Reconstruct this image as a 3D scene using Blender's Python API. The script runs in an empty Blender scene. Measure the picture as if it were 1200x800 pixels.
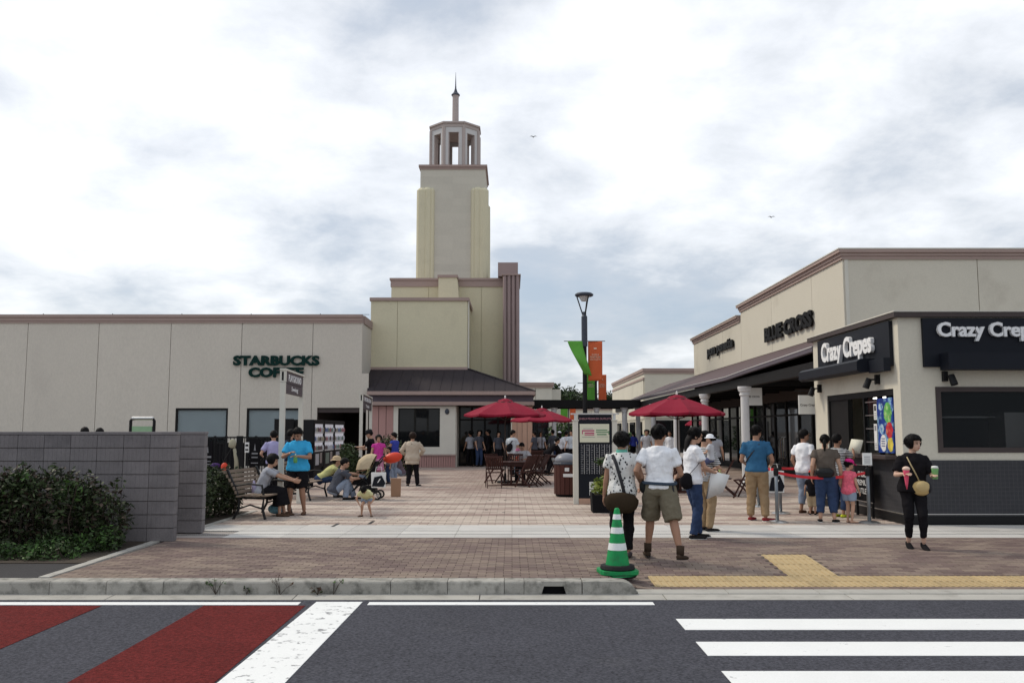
import bpy, bmesh, math, random
from mathutils import Vector, Matrix, noise as mnoise
random.seed(7)
R = math.radians
PI = math.pi
sc = bpy.context.scene
col = sc.collection

# ---------------------------------------------------------------- camera
CAM_H, FPX, PITCH = 1.64, 1040.0, 5.77
cd = bpy.data.cameras.new('camera'); cam = bpy.data.objects.new('camera', cd); col.objects.link(cam)
cam.location = (0, 0, CAM_H); cam.rotation_euler = (R(90 + PITCH), 0, 0)
cd.sensor_width = 36; cd.lens = FPX / 1200 * 36; cd.clip_end = 3000; cd.clip_start = 0.1
sc.camera = cam
SP, CP = math.sin(R(PITCH)), math.cos(R(PITCH))
def P(px, py, Y):
    """world X, Z of a photograph pixel at depth Y (used as a tape measure while laying out)"""
    dx, dy = (px - 600) / FPX, (400 - py) / FPX
    t = Y / (CP - dy * SP)
    return dx * t, CAM_H + t * (SP + dy * CP)
def G(px, py, z=0.0):
    dx, dy = (px - 600) / FPX, (400 - py) / FPX
    t = (z - CAM_H) / (SP + dy * CP)
    return dx * t, (CP - dy * SP) * t

# ---------------------------------------------------------------- sky and sun
SUN_EL, SUN_AZ = 48.0, -62.0        # azimuth from +Y towards +X: the sun stands behind the clouds, far left
w = bpy.data.worlds.new('World'); sc.world = w; w.use_nodes = True
nt = w.node_tree; N = nt.nodes; L = nt.links; N.clear()
out = N.new('ShaderNodeOutputWorld')
sky = N.new('ShaderNodeTexSky'); sky.sky_type = 'NISHITA'; sky.sun_disc = False
sky.sun_elevation = R(SUN_EL); sky.sun_rotation = R(SUN_AZ); sky.air_density = 1.0; sky.dust_density = 2.0
bg1 = N.new('ShaderNodeBackground'); bg1.inputs[1].default_value = 0.09; L.new(sky.outputs[0], bg1.inputs[0])
tc = N.new('ShaderNodeTexCoord'); sep = N.new('ShaderNodeSeparateXYZ'); L.new(tc.outputs['Generated'], sep.inputs[0])
def wm(op, a, b, clamp=False):
    n = N.new('ShaderNodeMath'); n.operation = op; n.use_clamp = clamp
    for i, v in enumerate((a, b)):
        if isinstance(v, (int, float)): n.inputs[i].default_value = v
        else: L.new(v, n.inputs[i])
    return n.outputs[0]
zc = wm('ADD', wm('MAXIMUM', sep.outputs[2], 0.0), 0.27)
cmb = N.new('ShaderNodeCombineXYZ'); L.new(wm('DIVIDE', sep.outputs[0], zc), cmb.inputs[0]); L.new(wm('DIVIDE', sep.outputs[1], zc), cmb.inputs[1])
cmb.inputs[2].default_value = 4.7
def wnoise(scale, detail, rough, dist):
    n = N.new('ShaderNodeTexNoise'); n.inputs['Scale'].default_value = scale; n.inputs['Detail'].default_value = detail
    n.inputs['Roughness'].default_value = rough; n.inputs['Distortion'].default_value = dist; L.new(cmb.outputs[0], n.inputs['Vector']); return n.outputs['Fac']
n1 = wnoise(0.95, 3, 0.5, 0.1); n2 = wnoise(3.4, 10, 0.60, 0.15)
cov = wm('ADD', wm('MULTIPLY', n1, 0.66), wm('MULTIPLY', n2, 0.34))
ramp = N.new('ShaderNodeValToRGB'); L.new(cov, ramp.inputs[0])
el = ramp.color_ramp.elements
el[0].position = 0.38; el[0].color = (0.46, 0.54, 0.64, 1)
el[1].position = 0.615; el[1].color = (1.08, 1.10, 1.14, 1)
e = el.new(0.455); e.color = (0.56, 0.61, 0.68, 1)
e = el.new(0.515); e.color = (0.80, 0.825, 0.86, 1)
bg2 = N.new('ShaderNodeBackground'); L.new(ramp.outputs[0], bg2.inputs[0]); bg2.inputs[1].default_value = 0.93
mixs = N.new('ShaderNodeMixShader'); L.new(wm('MULTIPLY_ADD', cov, 1.2, False) if False else wm('ADD', wm('MULTIPLY', cov, 0.6), 0.5, True), mixs.inputs[0])
L.new(bg1.outputs[0], mixs.inputs[1]); L.new(bg2.outputs[0], mixs.inputs[2]); L.new(mixs.outputs[0], out.inputs[0])
sd = bpy.data.lights.new('sun', 'SUN'); sd.energy = 1.5; sd.angle = R(10); sd.color = (1.0, 0.90, 0.74)
sun = bpy.data.objects.new('sun', sd); col.objects.link(sun)
sdir = Vector((math.sin(R(SUN_AZ)) * math.cos(R(SUN_EL)), math.cos(R(SUN_AZ)) * math.cos(R(SUN_EL)), math.sin(R(SUN_EL))))
sun.rotation_euler = sdir.to_track_quat('Z', 'Y').to_euler()
sc.view_settings.view_transform = 'Standard'; sc.view_settings.look = 'None'; sc.view_settings.gamma = 1.0
sc.view_settings.use_curve_mapping = False; sc.view_settings.exposure = 0.34

# ---------------------------------------------------------------- materials
MATS = {}
def mat(name, c, rough=0.75, var=0.12, vs=3.0, bump=0.0, bs=60.0, metal=0.0, rnd=0.0, fine=0.0, fs=120.0, spec=0.22,
        emit=None, attr=None, grime=None, dapple=None, pat=None, stretch=None):
    if name in MATS: return MATS[name]
    m = bpy.data.materials.new(name); m.use_nodes = True
    t = m.node_tree; n = t.nodes; l = t.links; b = n['Principled BSDF']
    b.inputs['Roughness'].default_value = rough; b.inputs['Metallic'].default_value = metal
    b.inputs['Specular IOR Level'].default_value = spec
    tcn = n.new('ShaderNodeTexCoord'); vec = tcn.outputs['Object']
    if stretch:
        mp = n.new('ShaderNodeMapping'); mp.inputs['Scale'].default_value = stretch; l.new(vec, mp.inputs['Vector']); vec = mp.outputs[0]
    if rnd:
        oi0 = n.new('ShaderNodeObjectInfo'); sc_ = n.new('ShaderNodeVectorMath'); sc_.operation = 'MULTIPLY_ADD'; sc_.inputs[1].default_value = (37.0, 23.0, 31.0)
        l.new(oi0.outputs['Random'], sc_.inputs[0]); l.new(vec, sc_.inputs[2]); vec = sc_.outputs[0]
    def noi(s, d=4, r=0.55):
        q = n.new('ShaderNodeTexNoise'); q.inputs['Scale'].default_value = s; q.inputs['Detail'].default_value = d
        q.inputs['Roughness'].default_value = r; l.new(vec, q.inputs['Vector']); return q.outputs['Fac']
    def mth(op, a, bb, cl=False):
        q = n.new('ShaderNodeMath'); q.operation = op; q.use_clamp = cl
        for i, v in enumerate((a, bb)):
            if isinstance(v, (int, float)): q.inputs[i].default_value = v
            else: l.new(v, q.inputs[i])
        return q.outputs[0]
    def mul(cs, f):
        q = n.new('ShaderNodeVectorMath'); q.operation = 'MULTIPLY'
        l.new(cs, q.inputs[0]); cb = n.new('ShaderNodeCombineXYZ')
        for i in range(3): l.new(f, cb.inputs[i])
        l.new(cb.outputs[0], q.inputs[1]); return q.outputs[0]
    def mix(f, a, bb):
        q = n.new('ShaderNodeMix'); q.data_type = 'RGBA'
        if isinstance(f, (int, float)): q.inputs[0].default_value = f
        else: l.new(f, q.inputs[0])
        for i, v in ((6, a), (7, bb)):
            if isinstance(v, tuple): q.inputs[i].default_value = (*v, 1)
            else: l.new(v, q.inputs[i])
        return q.outputs[2]
    if attr:
        a = n.new('ShaderNodeAttribute'); a.attribute_name = attr; base = a.outputs['Color']
    else:
        rgb = n.new('ShaderNodeRGB'); rgb.outputs[0].default_value = (*c, 1); base = rgb.outputs[0]
    if pat: base = pat(n, l, vec, mth, mix, base, tcn)
    if grime:    # (colour, low threshold, high threshold, scale, amount)
        gc, lo, hi, gs, ga = grime
        mr = n.new('ShaderNodeMapRange'); l.new(noi(gs, 6, 0.65), mr.inputs[0]); mr.inputs[1].default_value = lo; mr.inputs[2].default_value = hi
        base = mix(mth('MULTIPLY', mr.outputs[0], ga), base, gc)
    f = mth('ADD', mth('MULTIPLY', mth('SUBTRACT', noi(vs), 0.5), 2 * var * 1.6), 1.0)
    if fine: f = mth('MULTIPLY', f, mth('ADD', mth('MULTIPLY', mth('SUBTRACT', noi(fs, 2, 0.7), 0.5), 2 * fine * 1.6), 1.0))
    if rnd:
        oi = n.new('ShaderNodeObjectInfo'); f = mth('MULTIPLY', f, mth('ADD', mth('MULTIPLY', mth('SUBTRACT', oi.outputs['Random'], 0.5), 2 * rnd), 1.0))
    base = mul(base, f)
    l.new(base, b.inputs['Base Color'])
    if emit:
        l.new(base, b.inputs['Emission Color']); b.inputs['Emission Strength'].default_value = emit
    if bump:
        bp = n.new('ShaderNodeBump'); bp.inputs['Strength'].default_value = bump; bp.inputs['Distance'].default_value = 0.01
        l.new(noi(bs, 4, 0.6), bp.inputs['Height']); l.new(bp.outputs[0], b.inputs['Normal'])
    MATS[name] = m; return m
def glass(name, c=(0.02, 0.022, 0.025), rough=0.03, alpha=0.0):
    if name in MATS: return MATS[name]
    m = bpy.data.materials.new(name); m.use_nodes = True; b = m.node_tree.nodes['Principled BSDF']
    b.inputs['Base Color'].default_value = (*c, 1); b.inputs['Roughness'].default_value = rough; b.inputs['Specular IOR Level'].default_value = 0.25
    if alpha:
        t = m.node_tree; tr = t.nodes.new('ShaderNodeBsdfTransparent'); mx = t.nodes.new('ShaderNodeMixShader')
        mx.inputs[0].default_value = 1 - alpha; t.links.new(tr.outputs[0], mx.inputs[1]); t.links.new(b.outputs[0], mx.inputs[2])
        t.links.new(mx.outputs[0], t.nodes['Material Output'].inputs[0])
    MATS[name] = m; return m

def tile_pat(sx, sy, line, ax):     # fine joints in a wall of small mosaic tiles, ax = horizontal axis
    def f(n, l, vec, mth, mix, base, tcn):
        s = n.new('ShaderNodeSeparateXYZ'); l.new(tcn.outputs['Object'], s.inputs[0])
        def ln(v, per, wd): return mth('LESS_THAN', mth('FRACT', mth('DIVIDE', mth('ADD', v, 100.0), per), 0), wd / per)
        a = ln(s.outputs[0], sx, line) if 'x' in ax else ln(s.outputs[1], sx, line)
        if 'x' in ax and 'y' in ax: a = mth('MAXIMUM', a, ln(s.outputs[1], sx, line))
        c = ln(s.outputs[2], sy, line)
        mm = mth('MULTIPLY', mth('MAXIMUM', a, c), 0.75)
        return mix(mm, base, (0.075, 0.075, 0.08))
    return f

M = dict(
 asphalt=mat('asphalt', (0.064, 0.065, 0.078), 0.9, 0.14, 0.6, 0.9, 80, fine=0.75, fs=38, spec=0.1, grime=((0.085, 0.085, 0.09), 0.60, 0.80, 0.8, 0.5)),
 asphalt_old=mat('asphalt_old', (0.045, 0.043, 0.045), 0.9, 0.1, 0.9, 0.5, 120, fine=0.35, fs=90),
 red_road=mat('red_road', (0.120, 0.017, 0.016), 0.9, 0.16, 1.1, 0.9, 80, fine=0.65, fs=38, spec=0.08, grime=((0.07, 0.022, 0.022), 0.56, 0.78, 2.5, 0.6)),
 paint=mat('road_paint', (0.80, 0.81, 0.80), 0.6, 0.04, 2, 0.3, 120, fine=0.07, fs=80, grime=((0.12, 0.12, 0.13), 0.57, 0.64, 9.0, 0.8)),
 paint2=mat('road_paint_clean', (0.80, 0.81, 0.80), 0.6, 0.04, 2, 0.3, 120, fine=0.07, fs=80, grime=((0.25, 0.25, 0.26), 0.66, 0.70, 9.0, 0.6)),
 kerb=mat('kerb_concrete', (0.36, 0.345, 0.31), 0.85, 0.14, 2.5, 0.35, 60, rnd=0.07, fine=0.14, grime=((0.07, 0.07, 0.06), 0.46, 0.70, 6.5, 0.8)),
 gutter=mat('gutter_concrete', (0.40, 0.385, 0.35), 0.85, 0.12, 2.5, 0.3, 60, rnd=0.05, fine=0.10, grime=((0.14, 0.13, 0.11), 0.52, 0.75, 3.5, 0.5)),
 slab=mat('pale_granite', (0.50, 0.485, 0.46), 0.8, 0.09, 1.5, 0.15, 80, rnd=0.09, fine=0.08, grime=((0.3, 0.28, 0.26), 0.55, 0.75, 2.0, 0.4)),
 paver=mat('paver', (1, 1, 1), 0.85, 0.09, 0.5, 0.3, 120, attr='Col', fine=0.14, fs=50, spec=0.12, grime=((0.13, 0.115, 0.105), 0.60, 0.78, 1.4, 0.5)),
 joint=mat('joint_sand', (0.13, 0.115, 0.105), 0.95, 0.1),
 ground=mat('ground_concrete', (0.33, 0.30, 0.28), 0.9, 0.10, 0.5, fine=0.08, fs=30),
 soil=mat('soil', (0.06, 0.048, 0.038), 0.95, 0.25, 4, 0.6, 40),
 tactile=mat('tactile_yellow', (0.45, 0.34, 0.185), 0.75, 0.09, 2.0, 0.15, 80, rnd=0.09, fine=0.08, grime=((0.2, 0.16, 0.1), 0.5, 0.8, 3.0, 0.5)),
 block=mat('grey_block', (0.205, 0.188, 0.190), 0.85, 0.14, 3, 0.5, 90, rnd=0.05, fine=0.14, fs=70, grime=((0.10, 0.095, 0.10), 0.5, 0.7, 1.2, 0.5)),
 stucco=mat('grey_stucco', (0.575, 0.533, 0.465), 0.9, 0.04, 0.5, 0.6, 25, rnd=0.012, fine=0.08, fs=14, stretch=(1, 1, 0.5), grime=((0.40, 0.365, 0.33), 0.58, 0.85, 0.6, 0.35)),
 cream=mat('cream_stucco', (0.60, 0.565, 0.475), 0.9, 0.05, 0.35, 0.5, 30, rnd=0.02, fine=0.06, fs=22, grime=((0.36, 0.32, 0.26), 0.56, 0.8, 0.6, 0.5)),
 tower=mat('tower_cream', (0.63, 0.585, 0.42), 0.9, 0.04, 0.3, 0.5, 20, rnd=0.02, fine=0.06, fs=16, grime=((0.42, 0.39, 0.28), 0.56, 0.85, 0.9, 0.35)),
 towergrey=mat('tower_grey', (0.56, 0.53, 0.45), 0.9, 0.05, 0.5, rnd=0.04, fine=0.06, fs=12),
 pink=mat('mauve_trim', (0.37, 0.28, 0.25), 0.8, 0.07, 0.8, 0.2, 30, fine=0.05, fs=20),
 pinklight=mat('rose_board', (0.40, 0.235, 0.215), 0.8, 0.07, 0.8, 0.2, 30, rnd=0.05, fine=0.05, fs=20),
 tanp=mat('tan_board', (0.50, 0.32, 0.235), 0.8, 0.07, 0.8, 0.2, 30, rnd=0.04, fine=0.05, fs=20),
 mauve=mat('mauve_pier', (0.32, 0.245, 0.235), 0.85, 0.07, 0.6, fine=0.05, fs=20),
 lantern=mat('lantern_trim', (0.42, 0.36, 0.335), 0.8, 0.06, 0.8),
 lanternw=mat('lantern_pale', (0.56, 0.55, 0.54), 0.8, 0.04, 0.8),
 roof=mat('dark_roof', (0.030, 0.024, 0.028), 0.8, 0.12, 0.8, 0.4, 40, rnd=0.1, fine=0.2, fs=30),
 awnroof=mat('mauve_roof', (0.095, 0.062, 0.064), 0.7, 0.08, 0.8, rnd=0.06),
 band=mat('slate_band', (0.11, 0.095, 0.115), 0.7, 0.06),
 fram=mat('dark_frame', (0.012, 0.0115, 0.012), 0.6, 0.1, spec=0.15),
 brownf=mat('brown_frame', (0.06, 0.046, 0.044), 0.5, 0.1),
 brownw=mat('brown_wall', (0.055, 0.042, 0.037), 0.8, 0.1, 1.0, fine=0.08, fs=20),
 glass=glass('dark_glass', (0.008, 0.009, 0.010)), glassc=glass('clear_glass', (0.02, 0.025, 0.028), 0.03, 0.80), glassk=glass('kiosk_glass', (0.01, 0.011, 0.012), 0.03, 0.55),
 blind=mat('window_blind', (0.52, 0.62, 0.65), 0.6, 0.08, 1.0),
 white=mat('white_paint', (0.74, 0.74, 0.71), 0.55, 0.04, 2, rnd=0.02), offw=mat('offwhite_post', (0.62, 0.60, 0.53), 0.6, 0.05, 2),
 col=mat('column_paint', (0.66, 0.655, 0.65), 0.6, 0.05, 2, grime=((0.4, 0.39, 0.38), 0.55, 0.8, 2, 0.4)),
 black=mat('black_metal', (0.010, 0.010, 0.011), 0.5, 0.1, spec=0.2), blackm=mat('black_matt', (0.009, 0.0085, 0.010), 0.8, 0.1, spec=0.1),
 lampgrey=mat('lamp_slate', (0.055, 0.065, 0.085), 0.45, 0.06), steel=mat('steel', (0.55, 0.55, 0.54), 0.3, 0.05, metal=0.9),
 signnavy=mat('sign_navy', (0.007, 0.009, 0.015), 0.55, 0.08, spec=0.2), signbrown=mat('sign_brown', (0.085, 0.066, 0.072), 0.6, 0.05),
 letterg=mat('letter_green', (0.004, 0.026, 0.022), 0.6, 0.06, spec=0.1), letterk=mat('letter_black', (0.010, 0.009, 0.009), 0.6, 0.05, spec=0.1), letterw=mat('letter_white', (0.80, 0.80, 0.80), 0.5, 0.02),
 kiosktile=mat('kiosk_tile', (0.042, 0.042, 0.047), 0.5, 0.10, 1.2, fine=0.12, fs=18, pat=tile_pat(0.075, 0.075, 0.006, 'xy')),
 umb=mat('umbrella_red', (0.23, 0.008, 0.028), 0.85, 0.12, 1.5, 0.1, 200), umbr=mat('umbrella_frame', (0.05, 0.035, 0.03), 0.5, 0.1),
 wood=mat('dark_wood', (0.052, 0.020, 0.016), 0.5, 0.2, 6, 0.2, 80, rnd=0.15, stretch=(1, 1, 6)),
 benchw=mat('bench_wood', (0.22, 0.165, 0.125), 0.75, 0.2, 4, 0.3, 60, rnd=0.12), iron=mat('cast_iron', (0.016, 0.016, 0.017), 0.5, 0.1),
 binw=mat('bin_wood', (0.075, 0.026, 0.020), 0.6, 0.2, 8, 0.2, 60, rnd=0.15, stretch=(1, 1, 0.2)),
 coneg=mat('cone_green', (0.012, 0.27, 0.080), 0.55, 0.14, 5, grime=((0.035, 0.11, 0.05), 0.50, 0.72, 9, 0.7)),
 conew=mat('cone_white', (0.76, 0.78, 0.78), 0.4, 0.05, 5, grime=((0.45, 0.47, 0.45), 0.55, 0.8, 10, 0.5)), rubber=mat('black_rubber', (0.018, 0.018, 0.018), 0.7, 0.15),
 leaf=mat('leaf', (1, 1, 1), 0.6, 0.1, attr='Col', spec=0.3), bark=mat('bark', (0.06, 0.045, 0.035), 0.9, 0.2, 6, 0.5, 40),
 orange=mat('banner_orange', (0.62, 0.125, 0.045), 0.7, 0.05, 1.5), green=mat('banner_green', (0.105, 0.34, 0.045), 0.7, 0.06, 1.5), bannert=mat('banner_print', (0.75, 0.55, 0.42), 0.7, 0.03),
 belt=mat('red_belt', (0.55, 0.03, 0.04), 0.6, 0.05), mapc=mat('map_cream', (0.68, 0.67, 0.52), 0.6, 0.03), mapp=mat('map_pink', (0.45, 0.06, 0.16), 0.6, 0.03), mapg=mat('map_green', (0.15, 0.28, 0.16), 0.6, 0.03),
 paper=mat('paper', (0.75, 0.75, 0.73), 0.7, 0.02), printg=mat('grey_print', (0.25, 0.25, 0.26), 0.7, 0.05),
)
def skinm(n, c): return mat(n, c, 0.55, 0.06, 8, spec=0.35)
SK = skinm('skin', (0.46, 0.27, 0.185)); SK2 = skinm('skin_tanned', (0.34, 0.185, 0.12)); SK3 = skinm('skin_light', (0.55, 0.35, 0.26))
HAIR = mat('hair_black', (0.007, 0.006, 0.006), 0.6, 0.25, 30, 0.5, 120, spec=0.12, stretch=(1, 1, 0.3)); HAIRB = mat('hair_brown', (0.024, 0.014, 0.010), 0.6, 0.25, 30, 0.5, 120, spec=0.12, stretch=(1, 1, 0.3))
EYE = mat('eye_dark', (0.012, 0.010, 0.010), 0.25, 0.02); LIP = mat('lip', (0.38, 0.13, 0.11), 0.5, 0.03)
def cloth(n, c, **k): return mat('cloth_' + n, c, 0.9, k.pop('var', 0.08), 6, 0.25, 300, spec=0.06, **k)

# ---------------------------------------------------------------- mesh helpers
class MB:
    def __init__(s): s.v = []; s.f = []; s.c = []
    def add(s, vs, fs, c=None):
        o = len(s.v); s.v += [tuple(v) for v in vs]; s.f += [tuple(i + o for i in f) for f in fs]
        if c is not None: s.c += [c] * len(fs)
        return s
    def box(s, x0, x1, y0, y1, z0, z1, c=None):
        if x0 > x1: x0, x1 = x1, x0
        if y0 > y1: y0, y1 = y1, y0
        if z0 > z1: z0, z1 = z1, z0
        return s.add([(x0,y0,z0),(x1,y0,z0),(x1,y1,z0),(x0,y1,z0),(x0,y0,z1),(x1,y0,z1),(x1,y1,z1),(x0,y1,z1)],
              [(0,3,2,1),(4,5,6,7),(0,1,5,4),(1,2,6,5),(2,3,7,6),(3,0,4,7)], c)
    def obox(s, a, b, w, h, up=(0,0,1), c=None):      # a bar from a to b, w wide, h high
        a = Vector(a); b = Vector(b); t = (b - a).normalized(); up = Vector(up)
        sd = t.cross(up)
        if sd.length < 1e-4: sd = t.cross(Vector((1, 0, 0)))
        sd.normalize(); u = sd.cross(t).normalized()
        vs = []
        for p in (a, b):
            for i, j in ((-1,-1),(1,-1),(1,1),(-1,1)): vs.append(p + sd * (w/2*i) + u * (h/2*j))
        return s.add(vs, [(0,1,2,3),(7,6,5,4),(0,4,5,1),(1,5,6,2),(2,6,7,3),(3,7,4,0)], c)
    def tube(s, pts, rad, n=10, side=(1,0,0), cap=0.6, c=None):
        pts = [Vector(p) for p in pts]; side = Vector(side); rings = []; m = len(pts)
        rad = [(r, r) if isinstance(r, (int, float)) else r for r in rad] if isinstance(rad, (list, tuple)) else [(rad, rad)] * m
        vs = []; fs = []
        for i, p in enumerate(pts):
            t = (pts[min(i+1, m-1)] - pts[max(i-1, 0)])
            t = t.normalized() if t.length > 1e-9 else Vector((0, 0, 1))
            sd = side - t * side.dot(t)
            if sd.length < 0.05: sd = Vector((0, 1, 0.01)) - t * Vector((0, 1, 0.01)).dot(t)
            sd.normalize(); b = t.cross(sd)
            for k in range(n):
                a = 2 * PI * k / n
                vs.append(p + sd * (rad[i][0] * math.cos(a)) + b * (rad[i][1] * math.sin(a)))
            if i == 0: t0 = t
            if i == m - 1: t1 = t
        for i in range(m - 1):
            for k in range(n):
                k2 = (k + 1) % n; fs.append((i*n+k, i*n+k2, (i+1)*n+k2, (i+1)*n+k))
        vs.append(pts[0] - t0 * (min(rad[0]) * cap)); vs.append(pts[-1] + t1 * (min(rad[-1]) * cap))
        q = m * n
        for k in range(n):
            k2 = (k + 1) % n; fs.append((q, k2, k)); fs.append((q+1, (m-1)*n+k, (m-1)*n+k2))
        return s.add(vs, fs, c)
    def lathe(s, prof, n=16, x=0, y=0, z=0, c=None):
        vs = []; fs = []; m = len(prof)
        for r, h in prof:
            for k in range(n):
                a = 2*PI*(k+0.5)/n; vs.append((x + r*math.cos(a), y + r*math.sin(a), z + h))
        for i in range(m-1):
            for k in range(n):
                k2 = (k+1) % n; fs.append((i*n+k, i*n+k2, (i+1)*n+k2, (i+1)*n+k))
        fs.append(tuple(range(n))[::-1]); fs.append(tuple((m-1)*n+k for k in range(n)))
        return s.add(vs, fs, c)
    def ell(s, ctr, r, mtx=None, n=14, m=9, c=None):
        vs = []; fs = []; ctr = Vector(ctr)
        for i in range(1, m):
            th = PI*i/m
            for k in range(n):
                a = 2*PI*k/n
                vs.append(Vector((r[0]*math.sin(th)*math.cos(a), r[1]*math.sin(th)*math.sin(a), r[2]*math.cos(th))))
        vs.append(Vector((0,0,r[2]))); vs.append(Vector((0,0,-r[2])))
        for i in range(m-2):
            for k in range(n):
                k2 = (k+1) % n; fs.append((i*n+k, (i+1)*n+k, (i+1)*n+k2, i*n+k2))
        q = (m-1)*n
        for k in range(n):
            k2 = (k+1) % n; fs.append((q, k, k2)); fs.append((q+1, (m-2)*n+k2, (m-2)*n+k))
        vs = [(mtx @ v if mtx else v) + ctr for v in vs]
        return s.add(vs, fs, c)
    def prism(s, poly, axis, a, b, c=None):   # extrude a 2-D polygon along an axis: 'x' poly=(y,z), 'y' poly=(x,z), 'z' poly=(x,y)
        n = len(poly); vs = []
        for t in (a, b):
            for p, q in poly:
                vs.append({'x': (t, p, q), 'y': (p, t, q), 'z': (p, q, t)}[axis])
        fs = [tuple(range(n))[::-1], tuple(range(n, 2*n))] + [(i, (i+1) % n, n+(i+1) % n, n+i) for i in range(n)]
        return s.add(vs, fs, c)
    def mesh(s, name, m, smooth=False):
        me = bpy.data.meshes.new(name); me.from_pydata(s.v, [], s.f)
        if s.c and len(s.c) == len(s.f):
            at = me.attributes.new('Col', 'FLOAT_COLOR', 'FACE')
            buf = []
            for c in s.c: buf += [c[0], c[1], c[2], 1.0]
            at.data.foreach_set('color', buf)
        if m: me.materials.append(m)
        if smooth: me.polygons.foreach_set('use_smooth', [True] * len(me.polygons))
        bm = bmesh.new(); bm.from_mesh(me); bmesh.ops.recalc_face_normals(bm, faces=bm.faces); bm.to_mesh(me); bm.free()
        return me
def link(name, data, parent=None):
    o = bpy.data.objects.new(name, data); col.objects.link(o)
    if parent: o.parent = parent
    return o
def obj(name, mb, m, parent=None, smooth=False, bev=0.0):
    o = link(name, mb.mesh(name, m, smooth), parent)
    if bev:
        md = o.modifiers.new('bevel', 'BEVEL'); md.width = bev; md.segments = 2; md.limit_method = 'ANGLE'
    return o
def tag(o, label, cat, group=None, kind=None):
    if label: o['label'] = label
    if cat: o['category'] = cat
    if group: o['group'] = group
    if kind: o['kind'] = kind
    return o
def thing(name, label, cat, loc=(0,0,0), rz=0.0, group=None):
    o = link(name, None); o.location = loc; o.rotation_euler = (0, 0, rz); return tag(o, label, cat, group)
def struct(o): o['kind'] = 'structure'; return o
def stuff(o): o['kind'] = 'stuff'; return o
def dup(root, loc, rz=0.0, label=None, group=None, sca=None):
    kids = {}
    for o in list(col.objects):
        if o.parent: kids.setdefault(o.parent.name, []).append(o)
    def rec(o, par):
        c = o.copy(); col.objects.link(c)
        if par: c.parent = par
        for k in kids.get(o.name, []): rec(k, c)
        return c
    r = rec(root, None); r.location = loc; r.rotation_euler = (0, 0, rz)
    if sca: r.scale = (sca,)*3
    if label: r['label'] = label
    if group: r['group'] = group
    return r
def B(*a): return MB().box(*a)

# ---------------------------------------------------------------- lettering (built in font, every character a raised mesh)
_tmpc = {}
def glyph(ch, off):
    k = (ch, off)
    if k in _tmpc: return _tmpc[k]
    def measure(s, keep=False):
        cu = bpy.data.curves.new('t', 'FONT'); cu.body = s; cu.size = 1.0; cu.offset = off; cu.extrude = 0.5; cu.resolution_u = 3
        o = bpy.data.objects.new('t', cu); col.objects.link(o); bpy.context.view_layer.update()
        me = bpy.data.meshes.new_from_object(o.evaluated_get(bpy.context.evaluated_depsgraph_get()))
        xs = [v.co.x for v in me.vertices]
        r = (max(xs) if xs else 0)
        bpy.data.objects.remove(o); bpy.data.curves.remove(cu)
        return me, r
    me, _ = measure(ch) if ch != ' ' else (None, 0)
    a = measure('H' + ch + 'H')[1] - measure('HH')[1]
    _tmpc[k] = (me, a); return _tmpc[k]
def lettering(s, mtx, size, m, parent, depth=0.05, off=0.0, track=1.0, align='c', name='letter', joined=False, sx=1.0):
    adv = [glyph(c, off)[1] * size * track * sx for c in s]; tot = sum(adv)
    x = {'c': -tot/2, 'l': 0, 'r': -tot}[align]; J = MB()
    for c, a in zip(s, adv):
        me = glyph(c, off)[0]
        if me is not None and len(me.vertices):
            vs = [mtx @ Vector((v.co.x*size*sx + x, v.co.y*size, v.co.z*2*0.5*depth + depth*0.5)) for v in me.vertices]
            fs = [tuple(p.vertices) for p in me.polygons]
            if joined: J.add(vs, fs)
            else: obj(name, MB().add(vs, fs), m, parent)
        x += a
    if joined and J.v: obj(name, J, m, parent)
    return tot
def MY(x, y, z): return Matrix.Translation((x, y, z)) @ Matrix.Rotation(R(90), 4, 'X')                      # reads from -Y
def MX(x, y, z): return Matrix.Translation((x, y, z)) @ Matrix.Rotation(R(-90), 4, 'Z') @ Matrix.Rotation(R(90), 4, 'X')   # faces -X, reads from -X
# ================================================================ THE SETTING: ground
def sm(a, b, x):
    t = min(max((x - a) / (b - a), 0), 1); return t*t*(3-2*t)
def h(x, y): return -0.128 * sm(1.0, 1.55, x) * (1 - sm(10.3, 12.6, y))
struct(obj('ground', B(-900, 900, -60, 1500, -0.60, -0.165), M['ground']))
# the road
struct(obj('road', B(-80, 80, -30, 9.70, -0.40, -0.15), M['asphalt']))
Zr = -0.146
def strip(name, x0, x1, y0, y1, m, z=Zr): return struct(obj(name, B(x0, x1, y0, y1, z - 0.003, z), m))
for k in range(8):
    x1 = -2.13 - 2.1*k
    strip('red_lane_band', x1 - 1.05, x1, 0.5, 9.38, M['red_road'])
strip('edge_line', -20, -2.22, 9.42, 9.57, M['paint2']); strip('edge_line', -1.50, 1.48, 9.42, 9.57, M['paint2'])
struct(obj('stop_line', MB().prism([(-2.06, 9.58), (-1.575, 9.58), (-1.68, 3.0), (-2.16, 3.0)], 'z', Zr - 0.003, Zr + 0.001), M['paint']))
for k in range(9):
    y1 = 8.73 - 0.93*k
    strip('crossing_bar', 1.57, 7.6, y1 - 0.47, y1, M['paint2'])
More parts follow.
